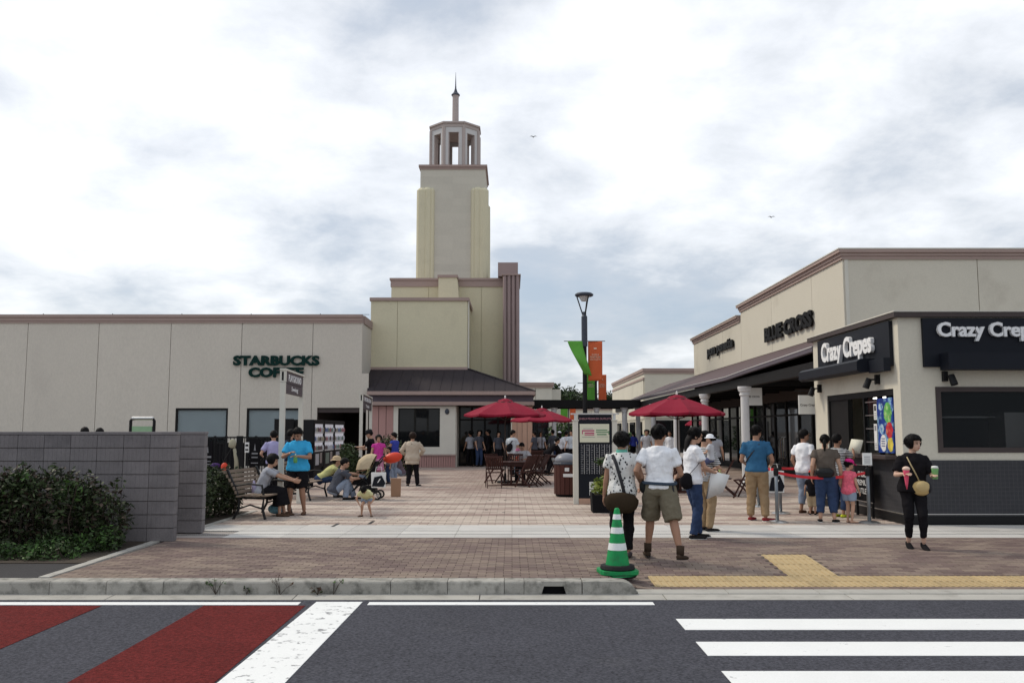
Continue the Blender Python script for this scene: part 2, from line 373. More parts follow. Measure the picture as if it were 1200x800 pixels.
# gutter and kerb
gut = struct(thing('gutter', None, None)); 
del_keys = [k for k in ('label', 'category') if k in gut]
gx = -14.35; gme = None
while gx < 12:
    g = MB().prism([(9.70, -0.30), (9.97, -0.30), (9.97, -0.138), (9.70, -0.147)], 'x', 0.006, 1.994)
    if gme is None: gme = g.mesh('gutter_slab', M['gutter'])
    o = link('gutter_slab', gme, gut); o.location = (gx, 0, 0); gx += 2.0
kerb = struct(thing('kerb', None, None))
def kerb_prof(z): return [(9.975, -0.3), (10.20, -0.3), (10.20, z), (10.0, z), (9.985, z - 0.006), (9.975, z - 0.02)]
kme = MB().prism([(p, q) for p, q in kerb_prof(0.0)], 'x', 0.003, 0.622).mesh('kerb_block', M['kerb'])
KP = 0.625
kx = -4.46 - KP * 14
while kx < -0.2:
    o = link('kerb_block', kme, kerb); o.location = (kx, 0, 0); kx += KP
# short block, block with the drain mouth, rounded end block
obj('kerb_block', MB().prism(kerb_prof(0.0), 'x', kx + 0.003, -0.085 + 0.215), M['kerb'], kerb)
x0 = 0.135; x1 = 0.765
def inlet():
    m = MB(); a, b = x0 + 0.19, x0 + 0.46
    m.prism(kerb_prof(0.0), 'x', x0, a); m.prism(kerb_prof(0.0), 'x', b, x1)
    m.box(a, b, 9.985, 10.2, -0.055, -0.002); m.box(a, b, 10.10, 10.2, -0.3, -0.055)
    m.prism([(a, -0.14), (a, -0.055), (a + 0.025, -0.055)], 'y', 9.982, 10.1); m.prism([(b, -0.14), (b, -0.055), (b - 0.025, -0.055)], 'y', 9.982, 10.1)
    return m
kb = obj('kerb_block', inlet(), M['kerb'], kerb)
obj('drain_mouth', B(x0 + 0.192, x0 + 0.458, 10.06, 10.098, -0.146, -0.057), M['blackm'], kb)
prof = [(0.775, -0.3), (0.775, 0.0)] + [(0.775 + 0.40 + 0.20*math.sin(a), -0.14 + 0.14*math.cos(a)) for a in [i*PI/16 for i in range(9)]] + [(1.375, -0.3)]
obj('kerb_block', MB().prism(prof, 'y', 9.975, 10.20), M['kerb'], kerb, bev=0.006)
lme = MB().prism([(9.975, -0.3), (10.19, -0.3), (10.19, -0.122), (9.99, -0.124), (9.975, -0.134)], 'x', 0.003, 0.997).mesh('lowered_kerb_block', M['gutter'])
kx = 1.38
while kx < 12:
    o = link('lowered_kerb_block', lme, kerb); o.location = (kx, 0, 0); kx += 1.0
# side edging that closes the sidewalk on the left
edg = struct(thing('edging', None, None))
eme = B(-0.06, 0.06, 0.004, 0.596, -0.2, 0.012).mesh('edging_block', M['gutter'])
for k in range(6):
    o = link('edging_block', eme, edg); o.location = (-5.27 - 0.012*k, 10.2 + 0.6*k, 0)
for k in range(6):
    o = link('edging_block', eme, edg); o.location = (-5.32, 15.0 + 0.6*k, 0)
# beds
def bedgrid(name, x0, x1, y0, y1, m, dz, nx=40, ny=12):
    vs = []; fs = []
    for j in range(ny+1):
        for i in range(nx+1):
            x = x0 + (x1-x0)*i/nx; y = y0 + (y1-y0)*j/ny; vs.append((x, y, h(x, y) + dz))
    for j in range(ny):
        for i in range(nx): a = j*(nx+1)+i; fs.append((a, a+1, a+nx+2, a+nx+1))
    return obj(name, MB().add(vs, fs), m)
side = struct(bedgrid('sidewalk', -5.3, 12, 10.19, 14.0, M['joint'], -0.012, 90, 20))
struct(obj('driveway_patch', B(-20, -5.34, 10.21, 11.35, -0.2, -0.010), M['asphalt_old']))
struct(obj('planting_bed', B(-20, -5.40, 11.35, 13.6, -0.2, 0.0), M['soil']))
plaza = struct(obj('plaza', B(-40, 40, 14.0, 130, -0.16, -0.012), M['ground']))
struct(obj('planting_strip', B(-12, -5.38, 14.84, 18.4, -0.01, 0.02), M['soil']))
def lerp(a, b, t): return tuple(x + (y-x)*t for x, y in zip(a, b))
def pavers(x0, x1, y0, y1, lx, ly, colf, joint, hf, keep=None, seed=1):
    rr = random.Random(seed); m = MB(); row = 0; y = y0
    while y < y1 - 0.3*ly:
        x = x0 - (lx/2 if row % 2 else 0)
        while x < x1:
            a, b = max(x + joint/2, x0), min(x + lx - joint/2, x1)
            c, d = y + joint/2, min(y + ly - joint/2, y1)
            if b - a > 0.03 and (keep is None or keep((a+b)/2, (c+d)/2)):
                dz = rr.uniform(-0.0015, 0.0015); cc = colf((a+b)/2, (c+d)/2, rr)
                z = [hf(a, c)+dz, hf(b, c)+dz, hf(b, d)+dz, hf(a, d)+dz]
                m.add([(a,c,z[0]-0.014),(b,c,z[1]-0.014),(b,d,z[2]-0.014),(a,d,z[3]-0.014),
                       (a+.002,c+.002,z[0]),(b-.002,c+.002,z[1]),(b-.002,d-.002,z[2]),(a+.002,d-.002,z[3])],
                      [(4,5,6,7),(0,1,5,4),(1,2,6,5),(2,3,7,6),(3,0,4,7)], cc)
            x += lx
        y += ly; row += 1
    return m
TAC = lambda x, y: (x > 1.62 and 10.36 < y < 10.97) or (3.34 < x < 3.96 and 10.36 < y < 12.18)
def col_side(x, y, rr):
    n = mnoise.noise(Vector((x*1.7 + y*0.9, y*2.6 - x*0.5, 3.1)))*0.9 + mnoise.noise(Vector((x*0.5, y*0.7, 9.1)))*0.5 + rr.uniform(-0.34, 0.34)
    t = sm(-0.5, 0.55, n)
    c = lerp((0.160, 0.116, 0.106), (0.250, 0.196, 0.160), t); g = rr.uniform(0.9, 1.1)
    return tuple(v*g for v in c)
stuff(obj('brick_paver', pavers(-5.2, 11.5, 10.21, 13.99, 0.20, 0.10, col_side, 0.005, h, lambda x, y: not TAC(x, y), 3), M['paver'], side))
rowc = {}
def col_plaza(x, y, rr):
    k = round(y/0.15)
    if k not in rowc:
        r2 = random.Random(k*7+1); rowc[k] = 0.5 + 0.55*mnoise.noise(Vector((0, y*1.1, 5))) + r2.uniform(-0.45, 0.45)
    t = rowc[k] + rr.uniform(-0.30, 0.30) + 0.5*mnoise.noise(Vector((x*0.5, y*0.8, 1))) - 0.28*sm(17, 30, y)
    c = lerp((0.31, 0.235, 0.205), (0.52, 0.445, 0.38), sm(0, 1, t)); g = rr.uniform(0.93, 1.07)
    return tuple(v*g for v in c)
def kp(x, y):
    if y < 18.4 and x < -5.3: return False
    if x > 6.95 and 15.9 < y < 20.6: return False
    return True
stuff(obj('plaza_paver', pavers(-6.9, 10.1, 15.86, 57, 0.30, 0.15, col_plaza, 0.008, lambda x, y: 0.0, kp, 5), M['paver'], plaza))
# pale granite slabs across the mouth of the plaza, with two drain grates between the rows
sme = {}
for (ya, yb) in ((14.005, 14.44), (14.50, 14.90), (14.95, 15.38), (15.39, 15.84)):
    me = B(0.003, 0.897, ya, yb, -0.03, 0.002).mesh('granite_slab', M['slab'])
    x = -7.2
    while x < 11.5:
        if x > -5.2 or ya > 14.5: o = link('granite_slab', me, plaza); o.location = (x, 0, 0)
        x += 0.9
for ya in (14.445, 14.905):
    m = MB()
    x = -5.2
    while x < 11.5: m.box(x, x + 0.012, ya, ya + 0.042, -0.02, 0.0); x += 0.03
    stuff(obj('drain_grate', m, M['steel'], plaza))
    m = B(-7.2, 11.5, ya - 0.003, ya + 0.05, -0.0115, -0.010); obj('drain_channel', m, M['blackm'], plaza)
for (px, py) in ((435, 612), (393, 615), (574, 586), (592, 586), (570, 597), (590, 600)):
    gxy = G(px, py); big = py > 610
    obj('floor_slot', B(gxy[0] - 0.03, gxy[0] + 0.03, gxy[1] - (0.28 if big else 0.05), gxy[1] + (0.28 if big else 0.05), -0.01, 0.003), M['iron'], plaza)
# tactile tiles: raised bars along the walking line
def tact(dirx):
    m = B(0.002, 0.298, 0.002, 0.298, -0.03, 0.0)
    for i in range(4):
        c = 0.0375 + 0.075*i
        if dirx: m.box(0.015, 0.285, c - 0.017, c + 0.017, 0.0, 0.006)
        else: m.box(c - 0.017, c + 0.017, 0.015, 0.285, 0.0, 0.006)
    return m
tact_a = tact(False).mesh('tactile_tile', M['tactile'])
def tput(x, y):
    o = link('tactile_tile', tact_a, side); z0 = h(x, y); z1 = h(x, y + 0.3)
    o.location = (x, y, z0 + 0.002); o.rotation_euler = (math.atan2(z1 - z0, 0.3), 0, 0)
for i in range(24):
    for j in range(2): tput(1.64 + 0.3*i, 10.37 + 0.3*j)
for i in range(2):
    for j in range(4): tput(3.35 + 0.3*i, 10.97 + 0.3*j)

# ---------------------------------------------------------------- leaves
def leaves(m, ctr, rad, n, size, cols, rr, surf=0.55, flat=0.0):
    for _ in range(n):
        d = Vector((rr.gauss(0,1), rr.gauss(0,1), rr.gauss(0,1))).normalized()
        r = surf + (1 - surf) * rr.random() ** 0.6 if rr.random() < 0.75 else rr.random()
        r *= 1 + 0.45*mnoise.noise(Vector((d.x*2.2 + ctr[0], d.y*2.2 + ctr[1], d.z*2.2 + ctr[2])))
        p = Vector(ctr) + Vector((d.x*rad[0], d.y*rad[1], d.z*rad[2])) * r
        a = Vector((rr.gauss(0,1), rr.gauss(0,1), rr.gauss(0,0.7))).normalized(); b = a.cross(Vector((rr.gauss(0,1), rr.gauss(0,1), rr.gauss(0,1)))).normalized()
        s = size * rr.uniform(0.45, 1.75); a *= s; b *= s*rr.uniform(0.3, 0.55)
        c = rr.choice(cols); g = rr.uniform(0.7, 1.3)
        m.add([p - a, p + b, p + a, p - b], [(0,1,2,3)], tuple(v*g for v in c))
def bush(name, label, cat, blobs, n, size, cols, seed, group=None, stems=6, gz=0.0):
    rr = random.Random(seed); bx = sum(b[0][0] for b in blobs)/len(blobs); by = sum(b[0][1] for b in blobs)/len(blobs)
    t = thing(name, label, cat, (bx, by, gz), 0, group)
    m = MB(); tot = sum(b[1][0]*b[1][1]*b[1][2] for b in blobs)
    for c, r in blobs: leaves(m, (c[0]-bx, c[1]-by, c[2]), r, int(n*r[0]*r[1]*r[2]/tot), size, cols, rr)
    stuff(obj('foliage', m, M['leaf'], t))
    s = MB()
    for c, r in blobs:
        for k in range(stems):
            a = rr.uniform(0, 6.28); q = rr.uniform(0.2, 0.8)
            top = (c[0]-bx + r[0]*q*math.cos(a), c[1]-by + r[1]*q*math.sin(a), c[2] + r[2]*rr.uniform(0, 0.8))
            bs = (c[0]-bx + 0.15*math.cos(a), c[1]-by + 0.15*math.sin(a), 0)
            mid = tuple((u+v)/2 + rr.uniform(-.06,.06) for u, v in zip(bs, top))
            s.tube([bs, mid, top], [0.014, 0.010, 0.005], 5)
    obj('stem', s, M['bark'], t); return t
DG = [(0.022,0.034,0.012), (0.032,0.05,0.016), (0.045,0.066,0.022), (0.026,0.028,0.016), (0.05,0.032,0.022)]
LG = [(0.05,0.10,0.025), (0.075,0.15,0.035), (0.035,0.07,0.02)]
YG = [(0.20,0.24,0.04), (0.13,0.19,0.03), (0.27,0.29,0.06)]
bush('shrub', 'dark dense shrub with reddish leaves against the grey block wall at the left edge', 'shrub',
     [((-6.55,12.6,0.50),(0.75,0.60,0.60)), ((-5.95,12.85,0.42),(0.50,0.45,0.50)), ((-7.5,12.5,0.50),(0.75,0.60,0.60)), ((-6.9,12.5,0.78),(0.35,0.4,0.38)), ((-6.2,12.7,0.72),(0.25,0.3,0.35))], 17000, 0.032, DG, 11, stems=10)
bush('shrub', 'light green leafy sprigs growing out of the dark shrub by the block wall', 'shrub',
     [((-6.15,12.45,0.80),(0.22,0.16,0.16)), ((-6.75,12.35,0.92),(0.22,0.2,0.16)), ((-7.0,12.3,0.6),(0.2,0.15,0.14))], 700, 0.034, LG+DG[:3], 12, stems=3)
bush('ground_cover', 'low green weeds creeping out along the foot of the dark shrub', 'weeds',
     [((-6.1,12.15,0.10),(0.42,0.35,0.17)), ((-5.72,12.6,0.12),(0.28,0.4,0.2)), ((-6.6,11.85,0.05),(0.55,0.35,0.13)), ((-7.5,11.8,0.04),(0.6,0.35,0.10)), ((-6.0,11.75,0.06),(0.35,0.28,0.12))], 6000, 0.026, LG+DG[:3], 13, stems=6)
bush('shrub', 'dark clipped shrub between the second block wall and the near bench', 'shrub',
     [((-5.9,16.0,0.50),(0.55,0.7,0.52)), ((-5.8,17.2,0.47),(0.50,0.8,0.48)), ((-5.62,17.75,0.45),(0.34,0.5,0.50)), ((-6.6,16.6,0.5),(0.7,0.9,0.5))], 15000, 0.034, DG[:4], 14, stems=8)
# weeds in the kerb joint
def weed(label, x, y, z, hh, n, seed, colr=LG):
    rr = random.Random(seed); t = thing('weed', label, 'weed', (x, y, z)); m = MB(); s = MB()
    for k in range(n):
        a = rr.uniform(-1, 1); top = Vector((a*hh*0.7, rr.uniform(-.3,.2)*hh, hh*rr.uniform(0.5, 1)))
        s.tube([(0,0,0), top*0.5 + Vector((0,0,0.02)), top], [0.003,0.0025,0.0015], 4)
        leaves(m, tuple(top*0.85), (0.03,0.03,0.03), 4, 0.016, colr, rr)
    stuff(obj('foliage', m, M['leaf'], t)); obj('stem', s, M['bark'], t)
weed('bright green weed sprouting from a kerb joint, left of the dry twigs', G(255,694,-0.13)[0], 9.96, -0.14, 0.20, 6, 21)
weed('dry reddish twigs straggling over the kerb below the left of the plaza', G(330,694,-0.13)[0], 9.955, -0.14, 0.24, 5, 22, [(0.10,0.05,0.03), (0.06,0.05,0.02)])
weed('thin green weed at the kerb joint right of the dry twigs', G(392,694,-0.13)[0], 9.96, -0.14, 0.17, 4, 23)
weed('small dark weed at the foot of the kerb between two taller ones', G(291,694,-0.13)[0], 9.96, -0.14, 0.08, 4, 24, DG)
weed('low brown weed trailing flat along the gutter', G(372,697,-0.14)[0], 9.93, -0.142, 0.10, 8, 25, [(0.09,0.05,0.03), (0.04,0.05,0.02)])

# ---------------------------------------------------------------- grey block walls on the left
def ribblock(w, ht, d):
    n = 6; pts = [(0.003, d), (0.003, 0.006)]
    for i in range(n):
        a = w*i/n; b = w*(i+1)/n
        if i: pts += [(a, 0.0035)]
        pts += [(a + 0.004, 0.0), (b - 0.006, 0.0)]
    pts += [(w - 0.003, 0.006), (w - 0.003, d)]
    return MB().prism(pts, 'z', 0.006, ht - 0.006)
BH = 0.1985
rib = ribblock(0.4, BH, 0.15).mesh('block', M['block']); ribh = ribblock(0.2, BH, 0.15).mesh('block', M['block'])
def blockwall(label, xr, y, ncol):
    t = thing('block_wall', label, 'wall', (xr, y, 0))
    obj('mortar', B(-0.4*ncol + 0.01, -0.01, 0.022, 0.138, 0, BH*8), M['joint'], t)
    for r in range(8):
        if True:
            for c in range(ncol): o = link('block', rib, t); o.location = (-0.4*(c+1), 0, r*BH)
        else:
            o = link('block', ribh, t); o.location = (-0.2, 0, r*BH)
            for c in range(ncol-1): o = link('block', rib, t); o.location = (-0.2 - 0.4*(c+1), 0, r*BH)
            o = link('block', ribh, t); o.location = (-0.4*ncol, 0, r*BH)
    obj('coping', B(-0.4*ncol - 0.005, 0.006, -0.006, 0.156, BH*8, BH*8 + 0.045), M['block'], t, bev=0.006)
blockwall('long grey ribbed block wall behind the dark shrub, its end meeting the sidewalk', -5.07, 13.5, 10)
blockwall('short grey ribbed block wall stepped back behind the longer one', -5.03, 14.62, 5)

# ================================================================ BUILDINGS
def cornice(name, x0, x1, y, z0, z1, m, parent, out=0.12, horiz='x', back=0.3, sgn=-1):
    """stepped moulding: horiz 'x' runs along X on a face looking to -Y, 'y' runs along Y on a face looking to -X"""
    hgt = z1 - z0
    st = [(0.35, 0.0, 0.28), (0.6, 0.28, 0.62), (0.75, 0.62, 0.70), (1.0, 0.70, 1.0)]
    mb = MB()
    for k, (o, a, b) in enumerate(st):
        e = 0.0005*k
        if horiz == 'x': mb.box(x0 - e, x1 + e, y - out*o, y + back, z0 + hgt*a, z0 + hgt*b)
        else: mb.box(y - out*o, y + back, x0 - e, x1 + e, z0 + hgt*a, z0 + hgt*b)
    return obj(name, mb, m, parent)
def panels_x(edges, y, z0, z1, m, parent, d=0.05, gap=0.02, holes=None, name='wall_panel'):
    """panels on a face looking to -Y, edges = joint positions in X; holes = (x0, x1, ztop, zbottom) cut from the panels"""
    holes = holes or []
    for a, b in zip(edges[:-1], edges[1:]):
        xs = sorted(set([a, b] + [v for hh in holes for v in (hh[0], hh[1]) if a < v < b])); mb = MB()
        for u, v in zip(xs[:-1], xs[1:]):
            uu = u + gap/2 if u == a else u; vv = v - gap/2 if v == b else v
            hs = [hh for hh in holes if hh[0] - 1e-6 <= u and v <= hh[1] + 1e-6]
            if not hs: mb.box(uu, vv, y, y + d, z0, z1)
            else:
                hh = hs[0]
                if hh[2] < z1: mb.box(uu, vv, y, y + d, hh[2], z1)
                if hh[3] > z0: mb.box(uu, vv, y, y + d, z0, hh[3])
        obj(name, mb, m, parent)

# ---- the long low store on the left
YL = 41.0
sl = thing('store_building', 'long low grey store with big green letters high on its blank front wall', 'building', (-18, YL, 0))
def LX(x): return x + 18
def loc(mb):        # shift world coordinates to the thing's base
    mb.v = [(v[0] + 18, v[1] - YL, v[2]) for v in mb.v]; return mb
Zt = P(200, 378.5, YL)[1]; Ztt = P(200, 369, YL)[1]
wins = [(-15.5, -13.08, 2.70, 0.05), (-12.22, -9.62, 2.70, 0.05)]
door = (-8.98, -6.72, 2.72, 0.0)
edges = [-42.4, -39.1, -35.8, -32.5, -29.2, -25.8, -22.5, -19.2, -15.85, -12.55, -9.25, -6.62]
EX = []
for a, b in zip(edges[:-1], edges[1:]):
    hs = [(hh[0], hh[1], hh[2], hh[3]) for hh in wins + [door]]
    xs = sorted(set([a, b] + [v for hh in hs for v in hh[:2] if a < v < b])); mb = MB()
    for u, v in zip(xs[:-1], xs[1:]):
        uu = u + 0.012 if u == a else u; vv = v - 0.012 if v == b else v
        hh = [q for q in (wins + [door]) if q[0] - 1e-6 <= u and v <= q[1] + 1e-6]
        if b == edges[-1] and v == b: mb.box(uu, -6.63, YL, YL + 0.06, 0, 4.3)
        elif hh and hh[0] is door: mb.box(uu, vv, YL, YL + 0.06, door[2], 4.3); mb.box(uu, -6.96, YL, YL + 0.06, 4.3, Zt)
        elif not hh: mb.box(uu, vv, YL, YL + 0.06, 0, Zt)
        else:
            mb.box(uu, vv, YL, YL + 0.06, hh[0][2], Zt)
            if hh[0][3] > 0: mb.box(uu, vv, YL, YL + 0.06, 0, hh[0][3])
    obj('wall_panel', loc(mb), M['stucco'], sl)
bk = MB()
xs = sorted([edges[0], edges[-1]] + [v for q in wins + [door] for v in q[:2]])
for u, v in zip(xs[:-1], xs[1:]):
    hh = [q for q in wins + [door] if abs(q[0]-u) < 1e-6]
    if hh and hh[0] is door: bk.box(u, v, YL + 0.06, YL + 0.35, door[2], 4.3); bk.box(u, -7.055, YL + 0.06, YL + 0.35, 4.3, Zt)
    elif hh: bk.box(u, v, YL + 0.06, YL + 0.35, hh[0][2], Zt)
    elif v == edges[-1]: bk.box(u, v, YL + 0.06, YL + 0.35, 0, 4.3)
    else: bk.box(u, v, YL + 0.06, YL + 0.35, 0, Zt)
bk.box(edges[0], -7.2, YL + 12, YL + 12.3, 0, Zt); bk.box(edges[0], edges[0] + 0.3, YL + 0.35, YL + 12, 0, Zt)
bk.box(edges[0], -7.1, YL + 0.35, YL + 12, Zt - 0.5, Zt - 0.2)
bk.box(-9.2, -9.0, YL + 0.35, YL + 7, 0, 3.2); bk.box(-9.0, -6.7, YL + 7, YL + 7.2, 0, 3.2); bk.box(-9.0, -6.7, YL + 0.36, YL + 7, 2.95, 3.15)
obj('wall', loc(bk), M['brownw'], sl)
obj('side_wall', loc(B(-7.05, -6.950, YL + 0.062, 43.7, 4.3, Zt)), M['stucco'], sl); obj('side_cornice', loc(B(-7.05, -6.90, YL + 0.31, 43.7, Zt, Ztt)), M['pink'], sl)
o = cornice('cornice', edges[0] - 0.1, -6.95, YL, Zt, Ztt, M['pink'], sl, 0.16); 
me = o.data
for v in me.vertices: v.co.x += 18; v.co.y -= YL
for q in wins:
    f = MB(); a, b, zt, zb = q; fr = 0.09
    f.box(a, b, YL + 0.02, YL + 0.14, zt - fr, zt); f.box(a, b, YL + 0.02, YL + 0.14, zb, zb + fr)
    f.box(a, a + fr, YL + 0.022, YL + 0.138, zb + fr, zt - fr); f.box(b - fr, b, YL + 0.022, YL + 0.138, zb + fr, zt - fr)
    f.box(a + fr, b - fr, YL + 0.03, YL + 0.13, 1.30, 1.36)
    wn = obj('window', loc(f), M['fram'], sl)
    obj('pane', loc(B(a + fr, b - fr, YL + 0.07, YL + 0.08, zb + fr, zt - fr)), M['glassc'], wn)
    obj('blind', loc(B(a + fr, b - fr, YL + 0.10, YL + 0.11, 1.33, zt - fr)), M['blind'], wn)
obj('safety_cable', loc(MB().tube([(-42, YL+0.3, Ztt + 0.06), (-6.7, YL+0.3, Ztt + 0.06)], 0.012, 5)), M['black'], sl)
rails = MB()
for k in range(11): rails.box(-41.5 + 3.25*k, -41.47 + 3.25*k, YL+0.28, YL+0.31, Ztt - 0.02, Ztt + 0.10)
obj('cable_post', loc(rails), M['black'], sl)
obj('door_lintel', loc(B(-9.0, -6.70, YL + 0.10, YL + 0.3, 2.50, 2.715)), M['brownf'], sl)
# letters on the wall
sg = thing('wall_sign', 'two lines of big dark green block letters high on the grey wall', 'sign', (-10.9, YL - 0.06, 4.9))
zs1, hs1 = P(320, 427, YL)[1], 0.50
lettering('STARBUCKS', Matrix.Translation((0, 0, P(320,427.5,YL)[1] - 4.9)) @ Matrix.Rotation(R(90), 4, 'X'), 0.58, M['letterg'], sg, 0.06, 0.052, 1.0, sx=1.26)
lettering('COFFEE', Matrix.Translation((0, 0, P(320,441.3,YL)[1] - 4.9)) @ Matrix.Rotation(R(90), 4, 'X'), 0.58, M['letterg'], sg, 0.06, 0.052, 1.0, sx=1.26)

# ---- the pavilion and the tower behind it
tb = thing('tower_building', 'stepped cream building with dark hipped roof, big shop window and tall tower', 'building', (-2.8, 41, 0))
def tobj(name, mb, m, parent=None, **k):
    mb.v = [(v[0] + 2.8, v[1] - 41, v[2]) for v in mb.v]; return obj(name, mb, m, parent or tb, **k)
X0, X1 = -6.60, 0.93
ze0 = P(500, 463, YL)[1]; ze1 = P(500, 459, YL)[1]; zb0 = P(500, 474, YL)[1]; zb1 = P(500, 470.5, YL)[1]; zroof = P(480, 432.5, 43.6)[1]
EYv = YL - 0.45
# hipped lean-to roof made of seam-joined roofing strips
n = 24; XR = -2.15; m = MB()
xa, xb = X0 - 0.02, X1 + 0.12
m.add([(xa, EYv, ze1), (xb, EYv, ze1), (XR, 43.6, zroof), (xa - 0.37, 43.6, zroof), (xb, 49, ze1), (XR, 49, zroof)], [(0,1,2,3), (1,4,5,2)])
m.add([(xa, EYv, ze1 - 0.05), (xb, EYv, ze1 - 0.05), (xb, 49, ze1 - 0.05), (xa, 49, ze1 - 0.05)], [(0,1,2,3)])
tobj('roof', m, M['roof'])
for k in range(15):
    x = xa + 0.3 + k*0.5
    if x > xb - 0.3: break
    tt = 1.0 if x < XR else (xb - x)/(xb - XR)
    tobj('roof_seam', MB().obox((x, EYv, ze1 + 0.012), (x, EYv + (43.6-EYv)*tt, ze1 + (zroof-ze1)*tt + 0.006), 0.012, 0.012), M['roof'])
tobj('hip_cap', MB().obox((xb, EYv, ze1 + 0.02), (XR, 43.6, zroof + 0.02), 0.12, 0.06), M['roof'])
tobj('eaves_board', B(xa, xb, EYv - 0.03, EYv + 0.1, ze0, ze1 + 0.01), M['pink']); tobj('eaves_board', B(xb - 0.1, xb + 0.03, EYv + 0.1, 49, ze0, ze1 + 0.01), M['pink'])
tobj('fascia_band', B(X0 + 0.1, X1 + 0.05, YL - 0.2, 48, zb1, ze0), M['band'])
tobj('lower_moulding', B(X0 + 0.06, X1 + 0.09, YL - 0.28, 48.2, zb0 - 0.03, zb1 - 0.002), M['pink'])
tobj('ceiling', B(X0 + 0.15, X1, YL - 0.1, 47.5, zb0 - 0.06, zb0 - 0.035), M['brownw'])
zc_ = zb0 - 0.062
xw = P(461, 500, YL)[0]; xo = P(534, 500, YL)[0]
# rose boards
bx = X0 + 0.12; 
for k in range(3):
    a = bx + (xw - bx)*k/3; b = bx + (xw - bx)*(k+1)/3
    tobj('wall_board', B(a + 0.012, b - 0.012, YL, YL + 0.08, 0.02, zc_), M['pinklight'])
tobj('wall_core', B(bx, xw, YL + 0.081, YL + 0.3, 0, zc_), M['brownw'])
# big framed window
wx0, wx1 = P(466.5, 500, YL)[0], P(515.5, 500, YL)[0]; wz0, wz1 = P(490, 523.5, YL)[1], P(490, 478, YL)[1]
fz0 = P(490, 532, YL)[1]
m = MB(); m.box(xw, xo, YL - 0.03, YL + 0.15, wz1, zc_); m.box(xw, wx0, YL - 0.03, YL + 0.15, fz0, wz1); m.box(wx1, xo, YL - 0.03, YL + 0.15, fz0, wz1); m.box(wx0, wx1, YL - 0.03, YL + 0.15, fz0, wz0)
tobj('window_surround', m, M['offw'])
tobj('window_surround_core', B(xw, xo, YL + 0.16, YL + 0.3, 0, wz0 - 0.1), M['brownw'])
f = MB(); f.box(wx0, wx1, YL, YL+0.1, wz1 - 0.05, wz1 - 0.002); f.box(wx0, wx1, YL, YL + 0.1, wz0 + 0.002, wz0 + 0.05); f.box(wx0+0.002, wx0+0.05, YL+0.002, YL+0.098, wz0+0.05, wz1-0.05); f.box(wx1-0.05, wx1-0.002, YL+0.002, YL+0.098, wz0+0.05, wz1-0.05)
wn = tobj('window', f, M['fram']); tobj('pane', B(wx0+0.05, wx1-0.05, YL+0.05, YL+0.06, wz0+0.05, wz1-0.05), M['glass'], wn)
tobj('wall_sill', B(xw, xo + 0.02, YL - 0.07, YL + 0.15, fz0 - 0.07, fz0 - 0.002), M['pink'])
nb = 26
m = MB()
for k in range(nb):
    a = xw + (xo - xw)*k/nb; m.box(a + 0.01, a + (xo-xw)/nb - 0.01, YL - 0.02, YL + 0.1, 0, fz0 - 0.072)
stuff(tobj('plinth_slat', m, M['pinklight'])); tobj('plinth_core', B(xw, xo, YL + 0.101, YL + 0.158, 0, fz0 - 0.072), M['pink'])
tobj('alarm_lamp', MB().ell((P(524, 482, YL)[0], YL - 0.06, P(524, 482, YL)[1]), (0.10, 0.06, 0.13)), M['lampgrey'], smooth=True)
# recessed glass shopfront, reveals the tables and people in its panes
xg = P(600, 500, YL)[0]
gy = YL + 1.6
for k in range(4):
    a = xo + 0.05 + (xg - xo - 0.1)*k/4; b = a + (xg - xo - 0.1)/4
    f = MB(); f.box(a, a + 0.05, gy, gy + 0.08, 0, zc_); f.box(b - 0.05, b, gy, gy + 0.08, 0, zc_); f.box(a + 0.05, b - 0.05, gy + 0.002, gy + 0.078, 0, 0.12); f.box(a + 0.05, b - 0.05, gy + 0.002, gy + 0.078, 2.15, 2.22)
    fr = tobj('shopfront_frame', f, M['fram']); tobj('pane', B(a + 0.05, b - 0.05, gy + 0.03, gy + 0.04, 0.12, zc_ - 0.01), M['glass'], fr)
tobj('return_wall', B(xo, xo + 0.045, YL + 0.15, gy + 0.05, 0, zc_), M['offw'])
# tan boards at the right corner
for k in range(4):
    a = xg + (X1 - xg)*k/4; tobj('wall_board', B(a + 0.01, a + (X1-xg)/4 - 0.01, YL - 0.02, YL + 0.08, 0.02, zc_), M['tanp'])
tobj('wall_core', B(xg, X1, YL + 0.081, gy + 0.3, 0, zc_), M['mauve'])
m = MB()
for k in range(6): m.box(X1 - 0.079, X1 + 0.01, YL + 0.09 + k*1.05, YL + 1.11 + k*1.05, 0.02, zc_)
tobj('side_board', m, M['tanp'])
# cream block over the roof
zA0 = zroof - 0.08; zA1 = P(490, 352.5, 43.6)[1]; zA2 = P(490, 348.8, 43.6)[1]
xa0, xa1 = P(434, 390, 43.6)[0], P(547.5, 390, 43.6)[0]; xj = P(465.5, 390, 43.6)[0]
hz = [zA0 + (zA1-zA0)*k/6 for k in range(7)]
for a, b in ((xa0, xj), (xj, xa1)):
    tobj('wall_panel', B(a + 0.01, b - 0.01, 43.6, 43.65, zA0, zA1), M['tower'])
tobj('wall', B(xa0 + 0.01, xa1 - 0.002, 43.65, 47.4, zA0, zA1), M['tower'])
tobj('coping', B(xa0 - 0.05, xa1 + 0.09, 43.52, 47.4, zA1, zA2), M['pink'])
tobj('downpipe', MB().tube([(xa1 + 0.06, 43.68, zA0 + 0.1), (xa1 + 0.06, 43.68, zA1 - 0.02)], 0.035, 8), M['offw'])
tobj('base_moulding', B(xa0 - 0.06, xa1 + 0.03, 43.50, 43.6, zroof - 0.03, zroof + 0.10), M['pink'])
